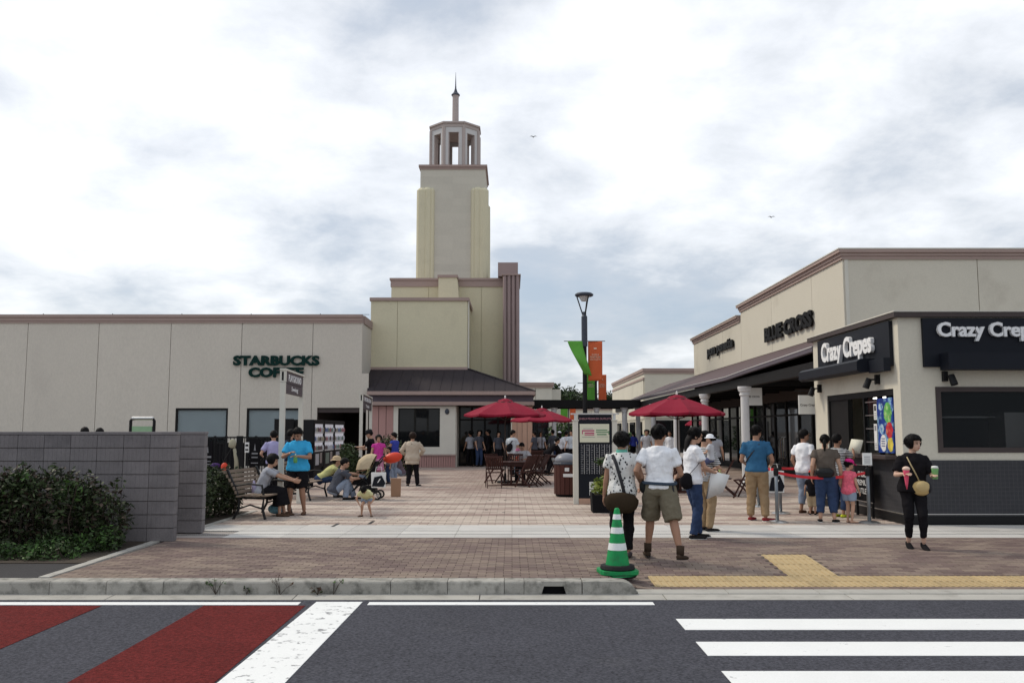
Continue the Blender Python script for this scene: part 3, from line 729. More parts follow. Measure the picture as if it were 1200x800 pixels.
# bigger block behind it
YB = 47.4
zC1 = P(500, 326, YB)[1]; zC0 = P(500, 336, YB)[1]; xc0, xc1 = P(458.5, 330, YB)[0], P(590, 330, YB)[0]
jn = [xc0] + [P(p, 380, YB)[0] for p in (502, 564)] + [xc1]
for a, b in zip(jn[:-1], jn[1:]): tobj('wall_panel', B(a + 0.012, b - 0.012, YB, YB + 0.05, 3.2, zC0), M['tower'])
tobj('wall', B(xc0 + 0.01, xc1, YB + 0.05, 56, 3.2, zC0), M['tower'])
tobj('cornice', MB().box(xc0 - 0.03, xc1, YB - 0.05, 56, zC0, zC0 + (zC1-zC0)*0.75).box(xc0 - 0.08, xc1, YB - 0.10, 56, zC0 + (zC1-zC0)*0.75, zC1), M['pink'])
# small battered buttress standing on the cream block
m = MB(); q0, q1 = P(514, 330, 46.3)[0], P(535.5, 330, 46.3)[0]; zq = P(520, 322.5, 46.3)[1]
m.add([(q0,46.2,zA2),(q1+0.14,46.2,zA2),(q1+0.14,47.39,zA2),(q0,47.39,zA2),(q0,46.2,zq-0.14),(q1,46.2,zq-0.14),(q1,47.39,zq-0.14),(q0,47.39,zq-0.14)], [(0,3,2,1),(4,5,6,7),(0,1,5,4),(1,2,6,5),(2,3,7,6),(3,0,4,7)])
tobj('buttress', m, M['tower']); tobj('buttress_cap', B(q0 - 0.05, q1 + 0.05, 46.14, 47.28, zq - 0.139, zq), M['pink'])
# mauve fluted pier with a plain box on top
YP = 46.4; p0, p1 = P(589, 380, YP)[0], P(609, 380, YP)[0]; zp = P(600, 322.5, YP)[1]
m = MB(); nf = 4
for k in range(nf):
    a = p0 + (p1-p0)*k/nf; b = p0 + (p1-p0)*(k+1)/nf; m.tube([((a+b)/2, YP + 0.12, 2.9), ((a+b)/2, YP + 0.12, zp)], ((b-a)/2 - 0.012, 0.13) and [((b-a)/2 - 0.012, 0.14)]*2, 12, cap=0.01)
stuffp = tobj('fluted_pier', m, M['mauve'], smooth=False)
tobj('pier_core', B(p0 + 0.01, p1 - 0.01, YP + 0.14, YP + 4.5, 2.9, zp), M['mauve'])
tobj('pier_cap', B(p0 - 0.04, p1 + 0.06, YP - 0.06, YP + 4.6, zp, zp + 0.06), M['pink'])
tobj('pier_box', B(P(583.5, 315, 47)[0], P(607, 315, 47)[0], 47, 50.5, zp + 0.061, P(595, 307.5, 47)[1]), M['mauve'])
# tower shaft
YT = 50.0; tx = P(530.5, 250, YT)[0]; hw = (P(569, 200, YT)[0] - P(492, 200, YT)[0])/2
zT1 = P(530, 198.5, YT)[1]; zT2 = P(530, 193.5, YT)[1]; zBt = P(530, 221, YT)[1]
zT0 = 9.0
m = MB(); tobj('tower_shaft', B(tx - hw + 0.02, tx + hw - 0.02, YT + 0.03, YT + 2*hw - 0.03, zT0, zT1), M['towergrey'])
nr = 18
pw = 0.62*hw
for k in range(nr):
    a = zT0 + (zT1 - zT0)*k/nr; b = zT0 + (zT1-zT0)*(k+1)/nr
    for j in range(2):
        u = tx - hw + 0.02 + (2*hw - 0.04)*j/2; v = u + (2*hw - 0.04)/2
        tobj('stone_panel', B(u + 0.001, v - 0.001, YT + 0.024, YT + 0.03, a + 0.001, b - 0.001), M['towergrey'])
tobj('tower_cornice', MB().box(tx-hw-0.02, tx+hw+0.02, YT-0.03, YT+2*hw+0.03, zT1, zT1+(zT2-zT1)*.5).box(tx-hw-0.08, tx+hw+0.08, YT-0.09, YT+2*hw+0.09, zT1+(zT2-zT1)*.5, zT2), M['pink'])
# four rounded corner buttresses, stepped
bw = (P(506.5, 250, YT)[0] - P(487, 250, YT)[0])
for sx in (-1, 1):
    for sy in (0, 1):
        cy = YT + (0.02 if sy == 0 else 2*hw - 0.02)
        ex = tx + sx*(hw + 0.17)
        m = MB()
        for r_, off, top in ((0.31, 0.30, 0.0), (0.27, 0.62, 0.05), (0.16, 0.86, 0.02)):
            m.lathe([(r_, zT0), (r_, zBt - 0.14 + top), (r_*0.6, zBt + top)], 10, ex - sx*off, cy)
        tobj('corner_buttress', m, M['tower'])
# lantern
lz0 = zT2; lz1 = P(530, 143.5, YT + 0.6)[1]; lr = 1.52; lcx, lcy = tx, YT + hw
def octp(r, off=22.5): return [(lcx + r*math.cos(R(off + 45*k)), lcy + r*math.sin(R(off + 45*k))) for k in range(8)]
tobj('lantern_base', MB().prism(octp(lr + 0.06), 'z', lz0, lz0 + 0.12), M['pink'])
lz1b = lz1 - 0.30
for k in range(8):
    a = octp(lr)[k]; b = octp(lr)[(k+1) % 8]; A = Vector((*a, 0)); Bv = Vector((*b, 0)); d = (Bv - A); ln_ = d.length; d.normalize(); nrm = Vector((d.y, -d.x, 0))
    def q(u0, u1, z0, z1, t0, t1):
        vs = []
        for z in (z0, z1):
            for u, t in ((u0, t0), (u1, t0), (u1, t1), (u0, t1)):
                p = A + d*u + nrm*t; vs.append((p.x, p.y, z))
        return vs, [(0,3,2,1),(4,5,6,7),(0,1,5,4),(1,2,6,5),(2,3,7,6),(3,0,4,7)]
    fr = MB(); wj = ln_*0.23
    fr.add(*q(0.07, wj, lz0 + 0.12, lz1b - 0.32, -0.12, 0)); fr.add(*q(ln_ - wj, ln_ - 0.07, lz0 + 0.12, lz1b - 0.32, -0.12, 0)); fr.add(*q(0.07, ln_ - 0.07, lz1b - 0.32, lz1b, -0.12, 0))
    tobj('lantern_arch', fr, M['lanternw'])
    iv = MB(); iv.add(*q(wj, wj + 0.05, lz0 + 0.12, lz1b - 0.33, -0.30, -0.03)); iv.add(*q(ln_-wj-0.05, ln_-wj, lz0+0.12, lz1b-0.33, -0.30, -0.03))
    tobj('lantern_reveal', iv, M['lantern'])
    tobj('lantern_mullion', MB().tube([(a[0], a[1], lz0 + 0.12), (a[0], a[1], lz1b)], 0.10, 8, cap=0.01), M['lantern'])
tobj('lantern_inner', MB().prism(octp(lr - 0.14), 'z', lz1b - 0.95, lz1b - 0.01) if False else MB().prism(octp(lr - 0.35), 'z', lz1b - 0.12, lz1b - 0.01), M['lantern'])
tobj('lantern_cornice', MB().prism(octp(lr + 0.04), 'z', lz1b, lz1b + 0.2).prism(octp(lr + 0.12), 'z', lz1b + 0.2, lz1), M['lantern'])
rv = [(*p, lz1) for p in octp(lr + 0.06)] + [(lcx, lcy, lz1 + 0.45)]
tobj('lantern_roof', MB().add(rv, [(k, (k+1) % 8, 8) for k in range(8)]), M['lantern'])
zs = P(531, 112.5, lcy)[1]; zt = P(531, 85, lcy)[1]; zc3 = P(531, 106, lcy)[1]
tobj('spire', MB().lathe([(0.26, lz1 + 0.25), (0.20, lz1 + 0.45), (0.19, zs - 0.15), (0.21, zs)], 12, lcx, lcy), M['lantern'], smooth=False)
tobj('spire_needle', MB().lathe([(0.25, zs), (0.27, zs + 0.05), (0.12, zs + 0.22), (0.05, zc3 + 0.1), (0.035, zc3 + 0.3), (0.008, zt)], 10, lcx, lcy), M['lampgrey'])

# ---- the right-hand store with its raised parapet
sr = thing('store_building', 'cream two-step store behind the covered walk with dark raised letters on its long side', 'building', (10.2, 27.3, 0))
def sobj(name, mb, m, parent=None, **k):
    mb.v = [(v[0] - 10.2, v[1] - 27.3, v[2]) for v in mb.v]; return obj(name, mb, m, parent or sr, **k)
XF = 10.2
YR = XF*FPX/(990-600)*1.0
YR0 = 27.0; YR1 = P(0,0,1)[0]*0 + 39.3; YR2 = 49.6
zR = P(990, 304, YR0)[1]; zRt = P(990, 293, YR0)[1]; zS = zR - 0.42; zSt = zRt - 0.42
zaw = 4.72
for (a, b, zt_, ) in ((27.0, 29.9, zR), (29.9, 34.6, zR), (34.6, 39.3, zR), (39.3, 42.8, zS), (42.8, 46.2, zS), (46.2, 49.6, zS)):
    sobj('wall_panel', B(XF, XF + 0.05, a + 0.012, b - 0.012, zaw, zt_), M['cream'])
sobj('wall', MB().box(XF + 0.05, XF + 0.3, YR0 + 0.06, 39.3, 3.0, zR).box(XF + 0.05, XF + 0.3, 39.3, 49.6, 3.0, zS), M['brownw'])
sobj('cornice', MB().box(XF-.05, 26, YR0-.05, 39.35, zR, zR+.1).box(XF-.09, 26, YR0-.09, 39.39, zR+.1, zR+.20).box(XF-.16, 26, YR0-.16, 39.46, zR+.20, zRt), M['pink'])
sobj('cornice', MB().box(XF-.05, 26, 39.40, 49.65, zS, zS+.1).box(XF-.09, 26, 39.41, 49.69, zS+.1, zS+.20).box(XF-.16, 26, 39.47, 49.76, zS+.20, zSt), M['pink'])
sobj('parapet_flashing', MB().box(XF-.18, 26, YR0-.18, 39.48, zRt, zRt+.035).box(XF-.18, 26, 39.49, 49.78, zSt, zSt+.035), M['offw'])
for a, b in ((10.2, 14.35), (14.35, 18.5), (18.5, 22.6), (22.6, 26)):
    sobj('wall_panel', B(a + (0.052 if a == 10.2 else 0.012), b - 0.012, YR0, YR0 + 0.05, 0, zR), M['cream'])
sobj('corner_trim', MB().box(XF + 0.05, XF + 0.16, YR0 - 0.02, YR0 - 0.001, 3.5, zR), M['offw'])
sobj('end_wall', B(XF + 0.31, 26, YR0 + 0.05, YR0 + 0.3, 0, zR), M['cream']); sobj('flat_roof', B(XF + 0.31, 26, YR0 + 0.31, 49.6, zS - 0.6, zS - 0.3), M['roof'])
# shopfront below the canopy: dark panels, mullions and glass, each bay a window
y = 27.4; k = 0
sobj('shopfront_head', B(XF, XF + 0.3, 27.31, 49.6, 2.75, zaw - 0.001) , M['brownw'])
while y < 49.2:
    wdt = 1.45; f = MB()
    f.box(XF, XF + 0.1, y, y + 0.07, 0, 2.75); f.box(XF, XF + 0.1, y + wdt - 0.07, y + wdt - 0.001, 0, 2.75); f.box(XF + 0.002, XF + 0.098, y + 0.07, y + wdt - 0.07, 0, 0.25); f.box(XF + 0.002, XF + 0.098, y + 0.07, y + wdt - 0.07, 2.2, 2.27)
    fr = sobj('shop_window', f, M['fram']); sobj('pane', B(XF + 0.04, XF + 0.05, y + 0.07, y + wdt - 0.07, 0.25, 2.75), M['glass'] if k % 2 else M['glassc'], fr)
    if k % 4 == 0: sobj('door_handle', B(XF - 0.05, XF - 0.01, y + 0.15, y + 0.19, 0.9, 1.4), M['steel'], fr)
    y += wdt; k += 1
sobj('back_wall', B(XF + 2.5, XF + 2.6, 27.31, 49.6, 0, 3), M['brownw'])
sobj('shop_floor', B(XF + 0.3, XF + 2.5, 27.31, 49.6, -0.01, 0.02), M['ground'])
# canopy over the walk
edge = [(7.2, 27.0, 3.48), (7.2, 29.5, 3.41), (7.2, 41.6, 3.44), (7.2, 57.5, 3.50)]
for (xa_, ya, za), (xb_, yb, zb) in zip(edge[:-1], edge[1:]):
    q = [(xa_, ya, za), (xb_, yb, zb), (XF - 0.001, yb, zaw - 0.02), (XF - 0.001, ya, zaw - 0.02)]
    sobj('canopy_roof', MB().add(q + [(x, y_, z - 0.06) for x, y_, z in q], [(0,1,2,3),(7,6,5,4),(0,4,5,1),(1,5,6,2),(2,6,7,3),(3,7,4,0)]), M['awnroof'])
    sobj('canopy_gutter', MB().obox((xa_ - 0.05, ya, za - 0.03), (xb_ - 0.05, yb, zb - 0.03), 0.12, 0.12), M['band'])
    sobj('canopy_drip', MB().obox((xa_ - 0.112, ya, za + 0.025), (xb_ - 0.112, yb, zb + 0.025), 0.02, 0.02), M['lanternw'])
sobj('canopy_beam', B(7.22, 7.42, 27.31, 57.4, 3.02, 3.30), M['fram'])
sobj('canopy_soffit', B(7.43, XF - 0.002, 27.4, 57.4, 3.25, 3.28), M['fram'])
for k in range(15): sobj('canopy_joist', B(7.43, XF - 0.01, 28.2 + 1.9*k, 28.32 + 1.9*k, 3.08, 3.249), M['fram'])
q = [(7.2, 20.9, 3.60), (7.2, 27.0, 3.48), (XF - 0.001, 27.0, zaw - 0.02)]
sobj('canopy_hip', MB().add(q + [(x, y_, z - 0.06) for x, y_, z in q], [(0,1,2),(5,4,3),(0,3,4,1),(1,4,5,2),(2,5,3,0)]), M['awnroof'])
sobj('canopy_gutter', MB().obox((7.15, 20.9, 3.57), (7.15, 27.0, 3.45), 0.12, 0.12), M['band']); sobj('canopy_drip', MB().obox((7.088, 20.9, 3.625), (7.088, 27.0, 3.505), 0.02, 0.02), M['lanternw'])
sobj('canopy_beam', B(7.22, 7.42, 20.8, 27.3, 3.02, 3.30), M['fram'])
# raised letters on the long side
def side_sign(label, txt, ya, yb, zbase, size, off, group=None):
    t = thing('wall_sign', label, 'sign', (XF - 0.04, (ya+yb)/2, zbase))
    w0 = sum(glyph(c, off)[1] for c in txt)*size
    lettering(txt, Matrix.Rotation(R(-90), 4, 'Z') @ Matrix.Rotation(R(90), 4, 'X'), size, M['letterk'], t, 0.07, off, 1.0, sx=(yb-ya)/w0)
ya_ = XF*FPX/(950-600); yb_ = XF*FPX/(894-600)
side_sign('dark raised capital letters on the taller part of the cream store', 'BLUE CROSS', ya_*0.98, yb_*0.98, P(922, 388, (ya_+yb_)/2)[1] - 0.18, 0.72, 0.05)
ya_ = XF*FPX/(857-600); yb_ = XF*FPX/(827-600)
side_sign('dark raised lower-case letters on the lower, farther part of the cream store', 'pom ponette', ya_*0.98, yb_*0.98, P(842, 413.5, (ya_+yb_)/2)[1], 0.66, 0.045)
# columns of the covered walk
pc = thing('column', 'white column nearest the kiosk, beside the person in the blue shirt', 'column', (7.2, 27.5, 0), 0, 'white columns of the covered walk')
obj('shaft', MB().lathe([(0.135, 0.16), (0.125, 2.72)], 20), M['col'], pc, smooth=False)
obj('capital', MB().lathe([(0.14, 2.72), (0.16, 2.75), (0.16, 2.78), (0.14, 2.80), (0.15, 2.84), (0.19, 2.88), (0.19, 2.91), (0.21, 2.95), (0.21, 3.02)], 20), M['col'], pc)
obj('base', MB().lathe([(0.20, 0), (0.20, 0.08), (0.16, 0.12), (0.15, 0.16)], 20), M['col'], pc)
labs = ['second white column of the covered walk counted from the kiosk', 'third white column of the covered walk counted from the kiosk, under the right red umbrella',
        'fourth white column of the covered walk counted from the kiosk', 'fifth white column of the covered walk counted from the kiosk', 'farthest white column of the covered walk in line with the cross beam']
for k, yy in enumerate((33.2, 39.0, 45.3, 50.9, 56.6)): dup(pc, (7.2, yy, 0), 0, labs[k])
# kiosk
KX, KY0, KY1, KX1 = 7.0, 16.0, 20.55, 12.2
kk = thing('kiosk', 'small cream crepe kiosk with navy sign boards, serving window and dark tiled base', 'kiosk', (KX, KY0, 0))
def kobj(name, mb, m, parent=None, **k):
    mb.v = [(v[0] - KX, v[1] - KY0, v[2]) for v in mb.v]; return obj(name, mb, m, parent or kk, **k)
zk = P(1056, 372, 16)[1]; zkt = P(1056, 366, 16)[1]; zt1 = P(1100, 539, KY0)[1]
oy0, oy1, oz0, oz1 = 16.30, 19.75, 1.20, 2.42
m = MB(); T = 0.14
m.box(KX, KX+T, KY0, oy0, zt1, zk); m.box(KX, KX+T, oy1, KY1, zt1, zk); m.box(KX, KX+T, oy0, oy1, oz1, zk)
fx0, fx1, fz_0, fz_1 = P(1097.5, 490, KY0)[0], 10.6, P(1100, 530, KY0)[1], P(1100, 453, KY0)[1]
m.box(KX+T, fx0, KY0, KY0+T, zt1, zk); m.box(fx0, fx1, KY0, KY0+T, fz_1, zk); m.box(fx0, fx1, KY0, KY0+T, zt1, fz_0); m.box(fx1, KX1, KY0, KY0+T, zt1, zk)
m.box(KX+T, KX1, KY1-T, KY1, 0, zk); m.box(KX1-T, KX1, KY0+T, KY1-T, 0, zk)
kobj('wall', m, M['cream'])
kobj('tiled_base', MB().box(KX-0.03, KX+T, KY0-0.03, KY1-0.1, 0.14, zt1 - 0.002).box(KX+T, KX1, KY0-0.03, KY0+T, 0.14, zt1 - 0.002), M['kiosktile'])
kobj('plinth', MB().box(KX-0.045, KX+T, KY0-0.045, KY1-0.1, 0, 0.137).box(KX+T, KX1, KY0-0.045, KY0+T, 0, 0.137), M['black'])
kobj('base_trim', MB().box(KX-0.05, KX-0.031, KY0-0.05, KY1-0.1, 0.17, 0.185).box(KX-0.05, KX1, KY0-0.05, KY0-0.031, 0.17, 0.185), M['steel'])
kobj('roof_cap', B(KX-0.10, KX1+0.1, KY0-0.10, KY1+0.1, zk, zkt), M['brownf']); kobj('flashing', B(KX-0.11, KX1+0.11, KY0-0.11, KY1+0.11, zkt, zkt+0.02), M['offw'])
kobj('ceiling', B(KX+T, KX1-T, KY0+T, KY1-T, 2.75, 2.8), M['white']); kobj('floor', B(KX+T, KX1-T, KY0+T, KY1-T, 0, 0.03), M['brownw'])
kobj('counter', B(KX-0.22, KX+0.5, oy0-0.05, oy1+0.05, zt1+0.001, oz0), M['brownf'], bev=0.01)
# serving window
f = MB(); f.box(KX+0.02, KX+0.12, oy0, oy1, oz1-0.12, oz1-0.001)
for yy, ww in ((oy0, 0.06), (17.05, 0.05), (17.75, 0.06), (18.6, 0.06), (oy1-0.06, 0.06)): f.box(KX+0.022, KX+0.118, yy, yy+ww, oz0, oz1-0.12)
sw = kobj('serving_window', f, M['fram'])
kobj('pane', B(KX+0.06, KX+0.066, 17.10, 17.75, oz0, oz1-0.12), M['glassc'], sw)
for k in range(4): kobj('window_bar', B(KX+0.04, KX+0.055, 17.10, 17.75, oz0 + 0.22 + 0.26*k, oz0 + 0.24 + 0.26*k), M['steel'], sw)
kobj('dark_shutter', B(KX+0.05, KX+0.10, 18.66, oy1-0.06, oz0, oz1-0.12), M['fram'], sw)
kobj('inner_shelf', MB().box(KX+0.7, KX+1.0, 17.85, 18.9, 1.2, 1.23).box(KX+0.7, KX+1.0, 17.85, 18.9, 1.52, 1.55).box(KX+0.7, KX+1.0, 17.85, 18.9, 1.84, 1.87).box(KX+1.0, KX+1.03, 17.85, 18.9, 1.0, 2.3), M['steel'])
for k in range(3): kobj('menu_card', B(KX+0.69, KX+0.695, 17.9, 18.55, 1.26+0.32*k, 1.48+0.32*k), mat('menu_yellow', (0.62, 0.52, 0.22), 0.6, 0.25, 12))
kobj('back_fridge', B(KX+2.4, KX+3.0, 17.0, 19.8, 0.03, 2.0), M['steel'])
# inner tube lamp, lit in the photograph
lm = mat('tube_light', (1, 0.96, 0.86), 0.5, 0.0, emit=6.0); kobj('lamp_tube', MB().tube([(KX+0.55, 17.8, 2.32), (KX+0.55, 18.55, 2.32)], 0.018, 6), lm)
# posters and stickers beside the window
pb = kobj('poster', B(KX-0.015, KX+0.018, 16.33, 17.03, 1.24, 2.26), mat('poster_blue', (0.012, 0.045, 0.26), 0.35, 0.5, 6, grime=((0.25, 0.45, 0.62), 0.52, 0.62, 5.5, 0.9)))
def blob(yc, zc_, ry, rz, m, d, nm='print'):
    kobj(nm, MB().prism([(yc + ry*math.cos(2*PI*k/14)*(1+0.12*math.sin(3*k)), zc_ + rz*math.sin(2*PI*k/14)) for k in range(14)], 'x', KX-0.016-d, KX-0.0155), m, pb)
blob(16.55, 1.98, 0.17, 0.20, mat('print_green', (0.12, 0.42, 0.10), 0.35, 0.5, 8, grime=((0.45, 0.60, 0.25), 0.5, 0.6, 9, 0.8)), 0.002)
blob(16.50, 1.66, 0.15, 0.15, mat('print_red', (0.50, 0.025, 0.04), 0.35, 0.5, 8, grime=((0.6, 0.25, 0.15), 0.52, 0.62, 9, 0.8)), 0.004)
blob(16.48, 1.40, 0.12, 0.14, mat('print_yellow', (0.65, 0.52, 0.08), 0.35, 0.4, 8), 0.003)
blob(16.85, 2.10, 0.10, 0.07, mat('print_sky', (0.10, 0.25, 0.5), 0.35, 0.3, 8, grime=((0.5, 0.65, 0.75), 0.45, 0.55, 12, 0.9)), 0.002)
blob(16.84, 1.68, 0.10, 0.10, mat('print_sky', (0, 0, 0)), 0.003)
blob(16.78, 1.42, 0.13, 0.16, M['paper'], 0.006)
for k in range(4): kobj('print_line', B(KX-0.026, KX-0.0225, 16.70, 16.86, 1.36+0.045*k, 1.375+0.045*k), mat('print_navy', (0.03, 0.05, 0.2), 0.5, 0.1), pb)
for (za, zb, yy) in ((1.86, 2.16, 17.02), (1.28, 1.78, 17.04)):
    st = kobj('notice', B(KX-0.002, KX+0.018, yy+0.06, yy+0.20, za, zb), M['paper'])
    kobj('print', B(KX-0.004, KX-0.0022, yy+0.09, yy+0.17, zb-0.13, zb-0.03), M['blackm'] if za > 1.5 else M['printg'], st)
    for q_ in range(4): kobj('print', B(KX-0.004, KX-0.0022, yy+0.08, yy+0.18, za+0.03+0.03*q_, za+0.042+0.03*q_), M['printg'], st)
# front window
f = MB(); f.box(fx0, fx1, KY0-0.02, KY0+0.1, fz_1-0.09, fz_1-0.001); f.box(fx0, fx1, KY0-0.02, KY0+0.1, fz_0+0.001, fz_0+0.09); f.box(fx0+0.001, fx0+0.09, KY0-0.018, KY0+0.098, fz_0+0.09, fz_1-0.09); f.box(fx1-0.09, fx1-0.001, KY0-0.018, KY0+0.098, fz_0+0.09, fz_1-0.09)
wn = kobj('window', f, M['brownf']); kobj('pane', B(fx0+0.09, fx1-0.09, KY0+0.03, KY0+0.04, fz_0+0.09, fz_1-0.09), M['glassk'], wn); kobj('inner_partition', B(fx0-0.2, fx1, KY0+1.6, KY0+1.65, 0.03, 2.7), M['fram']); kobj('prep_table', B(fx0+0.1, fx1-0.3, KY0+0.5, KY0+1.0, 0.03, 0.95), M['steel']); kobj('wall_shelf', B(fx0+0.3, fx1-0.3, KY0+1.35, KY0+1.59, 1.9, 1.93), M['steel'])  # near-black panel added behind the front pane to darken what shows through
# sign boards
sb = kobj('sign_board', B(KX-0.07, KX-0.001, 16.22, 20.05, 2.84, zk - 0.03), M['signnavy'])
kobj('sign_visor', MB().prism([(KX-0.42, 2.80), (KX-0.42, 2.97), (KX-0.34, 3.02), (KX-0.071, 3.02), (KX-0.071, 2.78), (KX-0.36, 2.76)], 'y', 16.9, 20.35), M['signnavy'])
kobj('sign_visor', B(KX-0.20, KX-0.071, 16.2, 16.89, 2.74, 2.98), M['signnavy'])
lettering('Crazy Crepes', Matrix.Translation((-0.075, 18.25 - 16, 3.16)) @ Matrix.Rotation(R(-90), 4, 'Z') @ Matrix.Rotation(R(90), 4, 'X'), 0.56, M['letterw'], sb, 0.07, 0.032, 0.95, sx=0.92)
s0 = P(1080, 400, KY0)[0]
sb2 = kobj('sign_board', B(s0, 11.6, KY0-0.07, KY0-0.001, P(1100,430,KY0)[1], zk - 0.02), M['signnavy'])
kobj('sign_visor', B(s0+0.28, 11.3, KY0-0.40, KY0-0.071, P(1100,431,KY0)[1]-0.05, P(1100,415,KY0)[1]), M['signnavy'])
lettering('Crazy Crepes', Matrix.Translation((P(1095,400,KY0)[0]-KX, -0.075, P(1100,394.5,KY0)[1])) @ Matrix.Rotation(R(90), 4, 'X'), 0.35, M['letterw'], sb2, 0.07, 0.030, 1.0, align='l')
# spot lights on the wall
def spot(x, y, z, dirx):
    m = MB(); d = Vector(dirx)
    m.box(x-0.04, x+0.04, y-0.04, y+0.04, z-0.09, z+0.09)
    s_ = kobj('spot_lamp', m, M['black']); p = Vector((x, y, z)) + d*0.16
    kobj('lamp_arm', MB().tube([(x, y, z), p], 0.018, 6), M['black'], s_)
    kobj('lamp_head', MB().tube([p + Vector((0,0,0.02)) - d*0.02, p + d*0.05 + Vector((0,0,-0.16))], [0.055, 0.065], 10, cap=0.1), M['black'], s_, smooth=False)
spot(KX-0.04, 16.9, 2.62, (-1, 0.2, 0)); spot(KX-0.04, 20.1, 2.60, (-1, 0, 0)); spot(P(1106, 441, KY0)[0], KY0-0.04, P(1106,441,KY0)[1], (0.4, -0.8, 0))
# hanging boards
def hangsign(label, x, y, z, w_, h_, txt, arm):
    t = thing('hanging_sign', label, 'sign', (x, y, z))
    bd = obj('board', B(-w_/2, w_/2, -0.02, 0.02, -h_/2, h_/2), M['white'], t)
    lettering(txt, MY(0, -0.0205, -0.03), 0.082 if len(txt) < 11 else 0.072, M['letterk'], bd, 0.003, 0.01, name='print', joined=True)
    obj('bracket', MB().tube([(-w_/2 - 0.08, 0, h_/2 + 0.10), (w_/2 + arm, 0, h_/2 + 0.10)], 0.012, 6).tube([(-w_/2+0.04, 0, h_/2), (-w_/2+0.04, 0, h_/2+0.10)], 0.006, 5).tube([(w_/2-0.04, 0, h_/2), (w_/2-0.04, 0, h_/2+0.10)], 0.006, 5), M['black'], t)
xx, zz = P(947.5, 474, 20.7); hangsign('small white hanging board beside the left end of the kiosk', xx, 20.7, zz, 0.46, 0.44, 'Crazy Crepes', 0.2)
xx, zz = P(881.5, 464.5, 28.4); hangsign('small white hanging board in the shade of the covered walk behind the nearest column', xx, 28.4, zz, 0.62, 0.56, 'BLUE CROSS', 0.3)

# ---- cross beam walk between the two sides
cb = thing('walkway_beam', 'dark flat beam canopy crossing the plaza on pale columns', 'canopy', (3.6, 50, 0))
obj('beam', B(-2.6, 3.6, -0.25, 0.05, P(700,477.5,50)[1], P(700,468.5,50)[1]), M['fram'], cb)
obj('beam', B(-2.6, 3.6, 2.6, 2.9, P(700,477.5,50)[1], P(700,468.5,50)[1]), M['fram'], cb)
obj('roof_deck', B(-2.6, 3.6, 0.055, 2.595, P(700,470,50)[1]-0.05, P(700,470,50)[1]), M['fram'], cb)
for k in range(9): obj('joist', B(-2.5 + 0.7*k, -2.42 + 0.7*k, 0.056, 2.594, P(700,475,50)[1], P(700,470,50)[1]-0.052), M['fram'], cb)
for xx, lb in ((2.36, 'pale column of the cross walk standing behind the second red umbrella'), (6.3, 'pale column of the cross walk right of the map board'), (4.75, 'slim pale column of the cross walk just right of the lamp post')):
    o = dup(pc, (xx, 50, 0), 0, lb, 'pale columns carrying the cross walk')
for nm in ():
    pass

# ---- far buildings
def farbox(name, label, x0, x1, y0, y1, z1, m, corn, openings, joints, side_face=None):
    t = thing(name, label, 'building', ((x0+x1)/2, y0, 0)); cx = (x0+x1)/2
    def fo(n_, mb, mm, par=None): mb.v = [(v[0]-cx, v[1]-y0, v[2]) for v in mb.v]; return obj(n_, mb, mm, par or t)
    fo('wall', B(x0, x1, y0 + 0.1, y1, 0, z1), m)
    xs = [x0] + joints + [x1]
    for a, b in zip(xs[:-1], xs[1:]): fo('wall_panel', B(a + 0.02, b - 0.02, y0, y0 + 0.098, 2.7, z1 - 0.4), m)
    fo('cornice', MB().box(x0-.08, x1+.08, y0-.1, y1, z1-0.4, z1-0.22).box(x0-.15, x1+.15, y0-.18, y1, z1-0.22, z1), corn)
    for a, b, zt_ in openings:
        q = fo('shop_window', MB().box(a, b, y0 - 0.04, y0 + 0.098, zt_ - 0.12, zt_).box(a, a+.1, y0-.04, y0+.098, 0, zt_-.12).box(b-.1, b, y0-.04, y0+.098, 0, zt_-.12).box((a+b)/2-.04, (a+b)/2+.04, y0-.04, y0+.098, 0, zt_-.12), M['fram'])
        fo('pane', B(a+.1, b-.1, y0+.02, y0+.04, 0, zt_-.12), M['glass'], q)
    return t, fo
t, fo = farbox('far_store', 'tan store at the end of the plaza with a plain front and dark shop windows', P(755,440,70)[0], 19, 70, 92, P(755,431.5,70)[1], M['cream'], M['pink'], [(11, 14, 2.5), (14.5, 17.5, 2.5)], [14.5])
for a, b in ((70.2, 73.6), (73.6, 77.5), (77.5, 82), (82, 87), (87, 92)): fo('side_panel', B(P(755,440,70)[0] - 0.06, P(755,440,70)[0] - 0.002, a+.02, b-.02, 2.6, P(755,431.5,70)[1]-0.9), M['cream'])
fo('side_moulding', B(P(755,440,70)[0] - 0.12, P(755,440,70)[0] - 0.001, 70, 92, P(755,431.5,70)[1]-0.88, P(755,431.5,70)[1]-0.72), M['pink'])
for a in (71.5, 75.5, 80, 85): q = fo('shop_window', B(P(755,440,70)[0]-0.1, P(755,440,70)[0]-0.001, a, a+3, 0, 2.4), M['fram']); fo('pane', B(P(755,440,70)[0]-0.12, P(755,440,70)[0]-0.101, a+.2, a+2.8, 0.2, 2.2), M['glass'], q)
fo('sign_panel', B(P(755,440,70)[0]-0.16, P(755,440,70)[0]-0.13, 72.5, 75.5, 3.6, 4.15), M['letterk'])
fo('sign_panel', B(P(755,440,70)[0]-0.16, P(755,440,70)[0]-0.13, 84, 88.5, 3.5, 4.1), M['letterk'])
t, fo = farbox('far_store', 'small pale store seen just right of the stepped tower building', P(611,450,68)[0], P(647,450,68)[0], 68, 80, P(630,448,68)[1], M['offw'], M['pink'], [(0.9, 2.8, 2.4)], [1.8])
fo('side_wing', B(P(647,450,68)[0] + 0.02, P(658,450,68)[0], 69, 80, 0, P(650,456,69)[1]), M['offw'])
